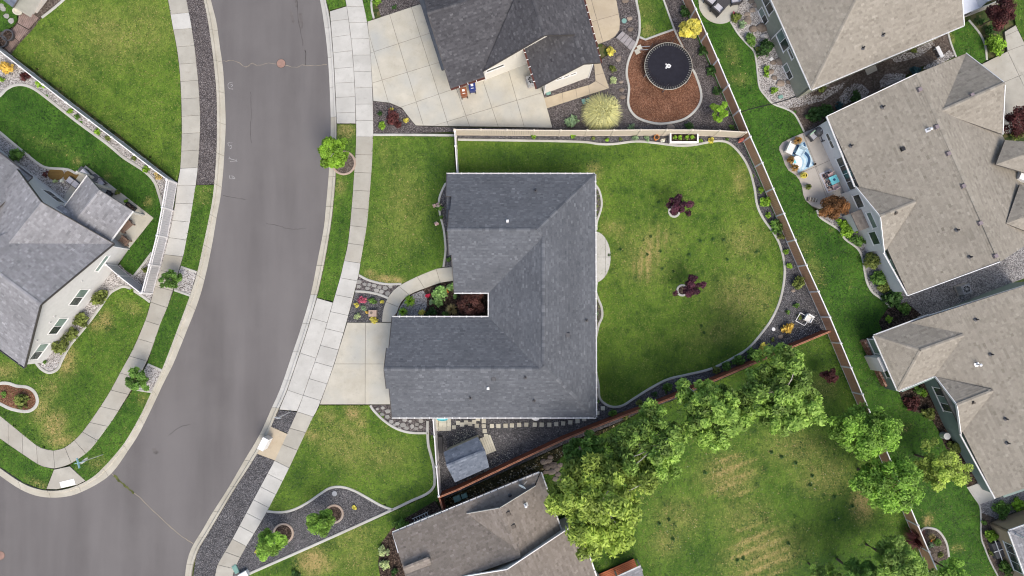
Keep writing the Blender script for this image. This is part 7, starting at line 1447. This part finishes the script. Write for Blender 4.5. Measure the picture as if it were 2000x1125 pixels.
# --- shrubs and plants, one by one
S_=[
(1338,22,12,'dark','dark sapling left of the yellow tree'),(1375,98,12,'dark','first dark leafy shrub down the fence from the yellow tree'),(1391,137,12,'dark','second dark leafy shrub down the fence from the yellow tree'),(1402,178,10,'dark','third dark leafy shrub down the fence from the yellow tree'),(1429,248,6,'green','small ball shrub in the corner of cream and white fences'),(1347,247,11,'dark','dark spreading shrub behind the cream fence'),(1234,248,8,'sage','grey green shrub behind the cream fence'),(1115,236,14,'sage','blue green shrub left of the willow shrub'),
(1194,100,10,'yellow','yellow bush right of the small top gable'),(1196,134,8,'olive','green ball bush between yellow bush and willow'),(1197,156,9,'pale','pale green bush above the willow shrub'),
(1041,265,7,'lime','first lime plant under the cream fence'),(1119,265,7,'lime','second lime plant under the cream fence'),(1159,270,4.5,'olive','small olive plant under the cream fence'),(1186,273,5,'lime','third lime plant under the cream fence'),(1212,272,4,'olive','tiny olive plant under the cream fence'),(1241,270,7,'sage','grey lavender clump under the cream fence'),(1264,270,7,'sage','second grey lavender clump left of the orange pot'),(1281,269,5,'orange','orange flowers in the orange pot'),(1295,274,6,'white','white flowering plant left of the planter box'),(1369,275,5,'lime','light green plant right of the planter box'),(1389,273,8,'yellow','yellow flowering bush right of the planter box'),(1421,272,3.5,'green','tiny green plant near the fence corner'),
(1485,371,7,'lime','small bright plant above the chartreuse bush by the right fence'),(1497,393,12,'lime','chartreuse ball bush by the right fence'),(1503,420,7,'lime','small bright plant below the chartreuse bush'),(1520,440,14,'green','loose vine bush climbing over the right fence'),(1513,452,8,'green','low vine bush at the foot of the right fence'),(1527,462,8,'olive','small bush below the climbing vine'),(1536,492,7,'lime','light green plant by the lower right fence'),(1541,519,8,'lime','second light green plant by the lower right fence'),(1561,550,15,'olive','feathery tall plant by the right fence'),(1556,597,7,'green','small green plant in the gravel corner'),(1540,610,5,'green','low green plant in the gravel corner'),(1563,620,6,'olive','climber inside the white metal frame'),(1539,641,13,'gold','golden ball shrub in the gravel corner'),(1494,680,12,'yellow','yellow green bush beside the wooden fence'),(1510,664,5,'olive','small plant near the grey stone'),
(1470,690,12,'green','leafy shrub in the border by the wooden fence'),(1445,703,13,'green','second leafy shrub in the border by the wooden fence'),(1420,717,11,'green','third leafy shrub in the border by the wooden fence'),(1400,722,9,'olive','yellowish shrub in the border by the wooden fence'),(1306,757,11,'green','round shrub in the dark border above the birches'),(1330,748,9,'olive','thin shrub in the dark border above the birches'),(1279,770,7,'dark','dark shrub in the narrow part of the border'),(1250,786,8,'olive','thin olive shrub in the narrow border'),(1196,806,9,'green','creeping plant at the end of the stepping stones'),(1220,812,9,'olive','grassy plant on the fence by the leftmost birch'),
(1163,402,5,'olive','tiny plant in the thin bed above the round patio'),(1164,613,6,'sage','tiny plant in the thin bed below the round patio'),(1166,785,5,'green','tiny green plant at the lower house corner'),
(708,586,9.5,'rose','pink flowering mound in the flower bed'),(728,588,9,'green','green mound in the flower bed'),(745.5,589,5,'yellow','right small yellow plant in the flower bed'),(697,595.5,5.5,'yellow','left small yellow plant in the flower bed'),(710,602,7,'sage','grey green ball in the flower bed'),(697.5,617,8,'pale','pale variegated mound in the flower bed'),(729,624,8.5,'yellow','bright yellow mound at the driveway edge'),(717,610,4,'gold','small golden tuft behind the stone pedestal'),
(836,577,6,'red','red flowering plant in the courtyard bed'),(858,572,16,'hosta','large pale hosta in the courtyard'),(857,587,14,'hosta','second pale hosta in the courtyard'),(880,562,10,'hosta','third pale hosta by the curved path'),(888,578,6,'hosta','small hosta under the eave'),(842,590,7,'sage','blue green plant in the courtyard'),(843,609,11,'dark','dark conifer shrub in the courtyard'),(871,617,9,'green','low green plant along the lower courtyard eave'),(833,616,5,'dark','tiny dark plant in the courtyard corner'),(872,568,5,'orange','orange tinted plant between the hostas'),
(823,611,8,'yellow','yellow ball plant in the courtyard gravel'),
(742,221,6,'dark','dark flat shrub in the corner bed by the top driveway'),(766,231,16,'maroon','maroon weeping shrub in the corner bed by the top driveway'),(777,243,9,'maroon','second maroon mound in the corner bed'),(764,214,5,'yellow','small yellow plant above the maroon shrub'),(792,234,6,'yellow','bright yellow ball right of the maroon shrub'),(745,244,9,'lime','yellow green shrub left of the maroon shrub'),
(737,2,10,'lime','chartreuse shrub at the very top left of the top house'),(770,14,6,'dark','dark clump beside the top house path'),
(856,405,9,'green','leafy base of the flowering bush at the front gable'),(854,402,8,'pinkw','pink white flowering bush at the front gable'),(853,437,5,'pinkw','small pink white flower spray below the flowering bush'),(861,425,6,'green','small green bush at the front gable'),(875,455,5,'green','low green plant under the front gable'),(876,508,6,'green','low green plant above the curved path'),
(692,992,5,'yellow','small yellow plant in the charcoal gravel bed'),(606,1031,6,'yellow','yellow plant under the upper round tree'),(503,1078,6,'yellow','yellow plant under the lower round tree'),
(783,1028,16,'green','clipped green dome shrub at the corner of the brown roof'),(748,1078,12,'pale','pale ground cover along the brown house bed'),(750,1104,12,'pale','lower pale ground cover along the brown house bed'),(770,1118,9,'dark','dark plant at the foot of the brown house'),(575,1124,10,'dark','dark low plant at the bottom edge'),
(192,583,18,'olive','first variegated shrub along the left gable wall'),(158,624,17,'olive','second variegated shrub along the left gable wall'),(138,652,15,'olive','third variegated shrub along the left gable wall'),(116,678,18,'olive','fourth variegated shrub along the left gable wall'),(85,706,6,'green','tiny shrub in the gravel tip of the left bed'),(37,782,16,'olive','yellow green shrub in the island bed'),(6,770,7,'green','small green plant in the island bed'),
(33,304,16,'green','round green shrub at the left edge of the grey house'),(87,341,7,'maroon','maroon ball plant beside the oval mats'),(107,353,5,'pale','pale small plant below the oval mats'),(121,353,5,'white','white small plant below the oval mats'),(12,131,16,'gold','yellow orange shrub by the upper left fence'),(46,147,11,'maroon','maroon shrub by the upper left fence'),(1,155,8,'lime','lime plant at the left edge'),(76,163,10,'lime','first lime plant along the upper left fence'),(136,216,7,'lime','second lime plant along the upper left fence'),(149,227,7,'green','third plant along the upper left fence'),(190,256,8,'lime','fourth lime plant along the upper left fence'),(210,270,8,'olive','fifth plant along the upper left fence'),(262,308,8,'olive','sixth plant along the upper left fence'),(284,331,9,'lime','bright flowering plant near the fence corner'),(308,344,9,'straw','dry brown plant in the fence corner'),(255,570,7,'lime','lime plant at the foot of the short grey fence'),(283,528,7,'olive','small plant in the gravel wedge inside the fence'),(228,376,7,'olive','potted leafy plant at the porch front'),(247,393,6,'lime','lime potted plant at the porch front'),
(1439,32,12,'olive','flowering bush at the edge of the round patio'),(1433,26,4,'rose','pink flowers at the edge of the round patio'),(1449,47,10,'sage','blue grey plant in the white gravel bed'),(1466,75,13,'green','white flowered bush in the gravel bed of the sage house'),(1465,70,10,'white','white blossom on the bush of the sage house'),(1470,84,9,'green','light green plant below the white blossom'),(1497,93,19,'dark','big dark shrub against the sage wall'),(1480,97,8,'olive','yellow green plant left of the big dark shrub'),(1497,134,8,'lime','light green plant in the white gravel'),(1498,144,8,'lime','second light green plant in the white gravel'),(1513,176,9,'lime','third light green plant near the lower gravel edge'),(1607,172,9,'olive','small shrub under the taupe eave corner'),
(1590,222,17,'dark','left part of the dark hedge above the grey patio'),(1612,212,17,'dark','right part of the dark hedge above the grey patio'),(1640,205,9,'teal','blue dark shrub at the end of the hedge'),(1672,188,14,'dark','round dark shrub in the fan of white stones'),(1790,137,12,'teal','low blue shrub beside the soil walk'),(1785,98,7,'olive','yellow green shrub under the long taupe eave'),(1916,42,8,'dark','small dark ball by the garage lawn wedge'),(1935,57,11,'dark','dark shrub under the maroon tree'),(1945,86,22,'lime','broad yellow green ground shrub beside the tan path'),(1953,104,8,'lime','lower end of the yellow green ground shrub'),(1988,262,12,'olive','yellow green plant at the right edge'),
(1646,437,13,'lime','light green shrub below the bronze maple'),(1660,452,16,'lime','second light green shrub along the white bay'),(1676,470,15,'green','third green shrub along the white bay'),(1706,509,20,'olive','big round clipped shrub by the white wall'),(1719,543,17,'green','green shrub below the clipped round shrub'),(1729,562,13,'olive','yellow green shrub below the green one'),(1747,583,20,'dark','dark round shrub at the corner of the white wall'),(1767,604,15,'green','grey green shrub at the corner of the teal house'),(1737,624,9,'lime','bright lime plant in the dark mulch corner'),
(1795,762,10,'green','green plant under the inner corner of the teal house'),(1783,788,15,'maroon','dark red shrub in the mulch of the teal house'),(1805,768,9,'lime','light plant beside the dark red shrub'),(1815,810,14,'olive','olive shrub in the mulch below the dark red one'),(1870,873,14,'olive','loose shrub against the teal wall'),(1962,997,17,'green','dark green shrub between the two lower right houses'),(1992,987,14,'lime','yellow green shrub at the right edge'),(1938,1045,14,'lime','bright shrub at the tan house corner'),(1968,1108,16,'green','dark round shrub at the bottom right edge'),(1922,1020,6,'green','small plant at the lawn edge by the tan house'),(1937,1080,6,'olive','small pale plant beside the window well'),(1832,1061,9,'green','leafy plant in the planter bed by the right fence'),(1818,1065,7,'sage','blue green plant in the planter bed'),(1822,1054,5,'orange','orange flowers in the planter bed'),(1838,1085,6,'olive','small herb in the lower planter bed'),
]
made={e[4]:shrub(*e[:5]) for e in S_}
def join_part(child,parent,name):       # blossom or foliage that belongs to a bush
    child.parent=parent; child.location=child.location-parent.location; child.name=name
    for k in ('label','category','group'):
        if k in child: del child[k]
join_part(made['white blossom on the bush of the sage house'],made['white flowered bush in the gravel bed of the sage house'],'blossom')
join_part(made['pink white flowering bush at the front gable'],made['leafy base of the flowering bush at the front gable'],'blossom')
made['leafy base of the flowering bush at the front gable']['label']='pink white flowering bush at the front gable'
join_part(willow_core,willow,'foliage')
for x in (1318.5,1329,1342.5,1353): shrub(x,268.5,5.2,'lime','leafy plant growing in the long white planter box',h=0.45,z=0.6,group='plants in the long white planter')
for x,y,r,l,lb in ((800,588,11,'lime','upper chartreuse grass clump in the courtyard gravel'),(787,609,9,'lime','lower chartreuse grass clump in the courtyard gravel'),(882,605,12,'straw','straw coloured grass in the courtyard'),(1557,275,8,'rust','brown grass in the pot above the white lounger'),(1544,313,8,'rust','brown grass in the pot left of the round table'),(1552,328,8,'rust','brown grass in the pot below the round table'),(1568,343,6,'yellow','yellow grass in the yellow pot'),(1578,365,6,'olive','seedling in the dark patio pot'),(1820,1048,6,'straw','dry grass in the planter bed')):
    tuft(x,y,r,l,lb,n=120,h=0.4,z=0.12 if x<1500 else 0.45)
tuft(1785,1052,24,'maroon','reddish bare twiggy bush in the shade of the right fence','twiggy_bush','shrub',160,1.3,0.1,0.03)

for x,y in ((1507,883),(1586,929),(1583,947),(1630,970),(1665,988),(1631,1016),(1540,1061),(1554,904),(1527,892),(1377,923),(1288,1022),(1306,1015),(1314,1053),(1440,1094),(1452,1091)):
    tuft(x,y,4.2,'dark','small dark grass clump standing on the worn back lawn',n=34,h=0.12,z=0.12,wd=0.04,group='dark clumps on the worn lawn')
for x,y in ((1413,468),(1392,467),(1478,492),(1368,470),(1346,497),(1212,487),(1271,462),(1289,491),(1264,497),(1420,507),(1293,525),(1315,530),(1375,650),(1370,636),(1190,498),(1286,395)):
    tuft(x,y,3.4,'dark','small dark grass clump on the lawn round the purple trees',n=26,h=0.10,z=0.12,wd=0.035,group='dark clumps on the purple tree lawn')
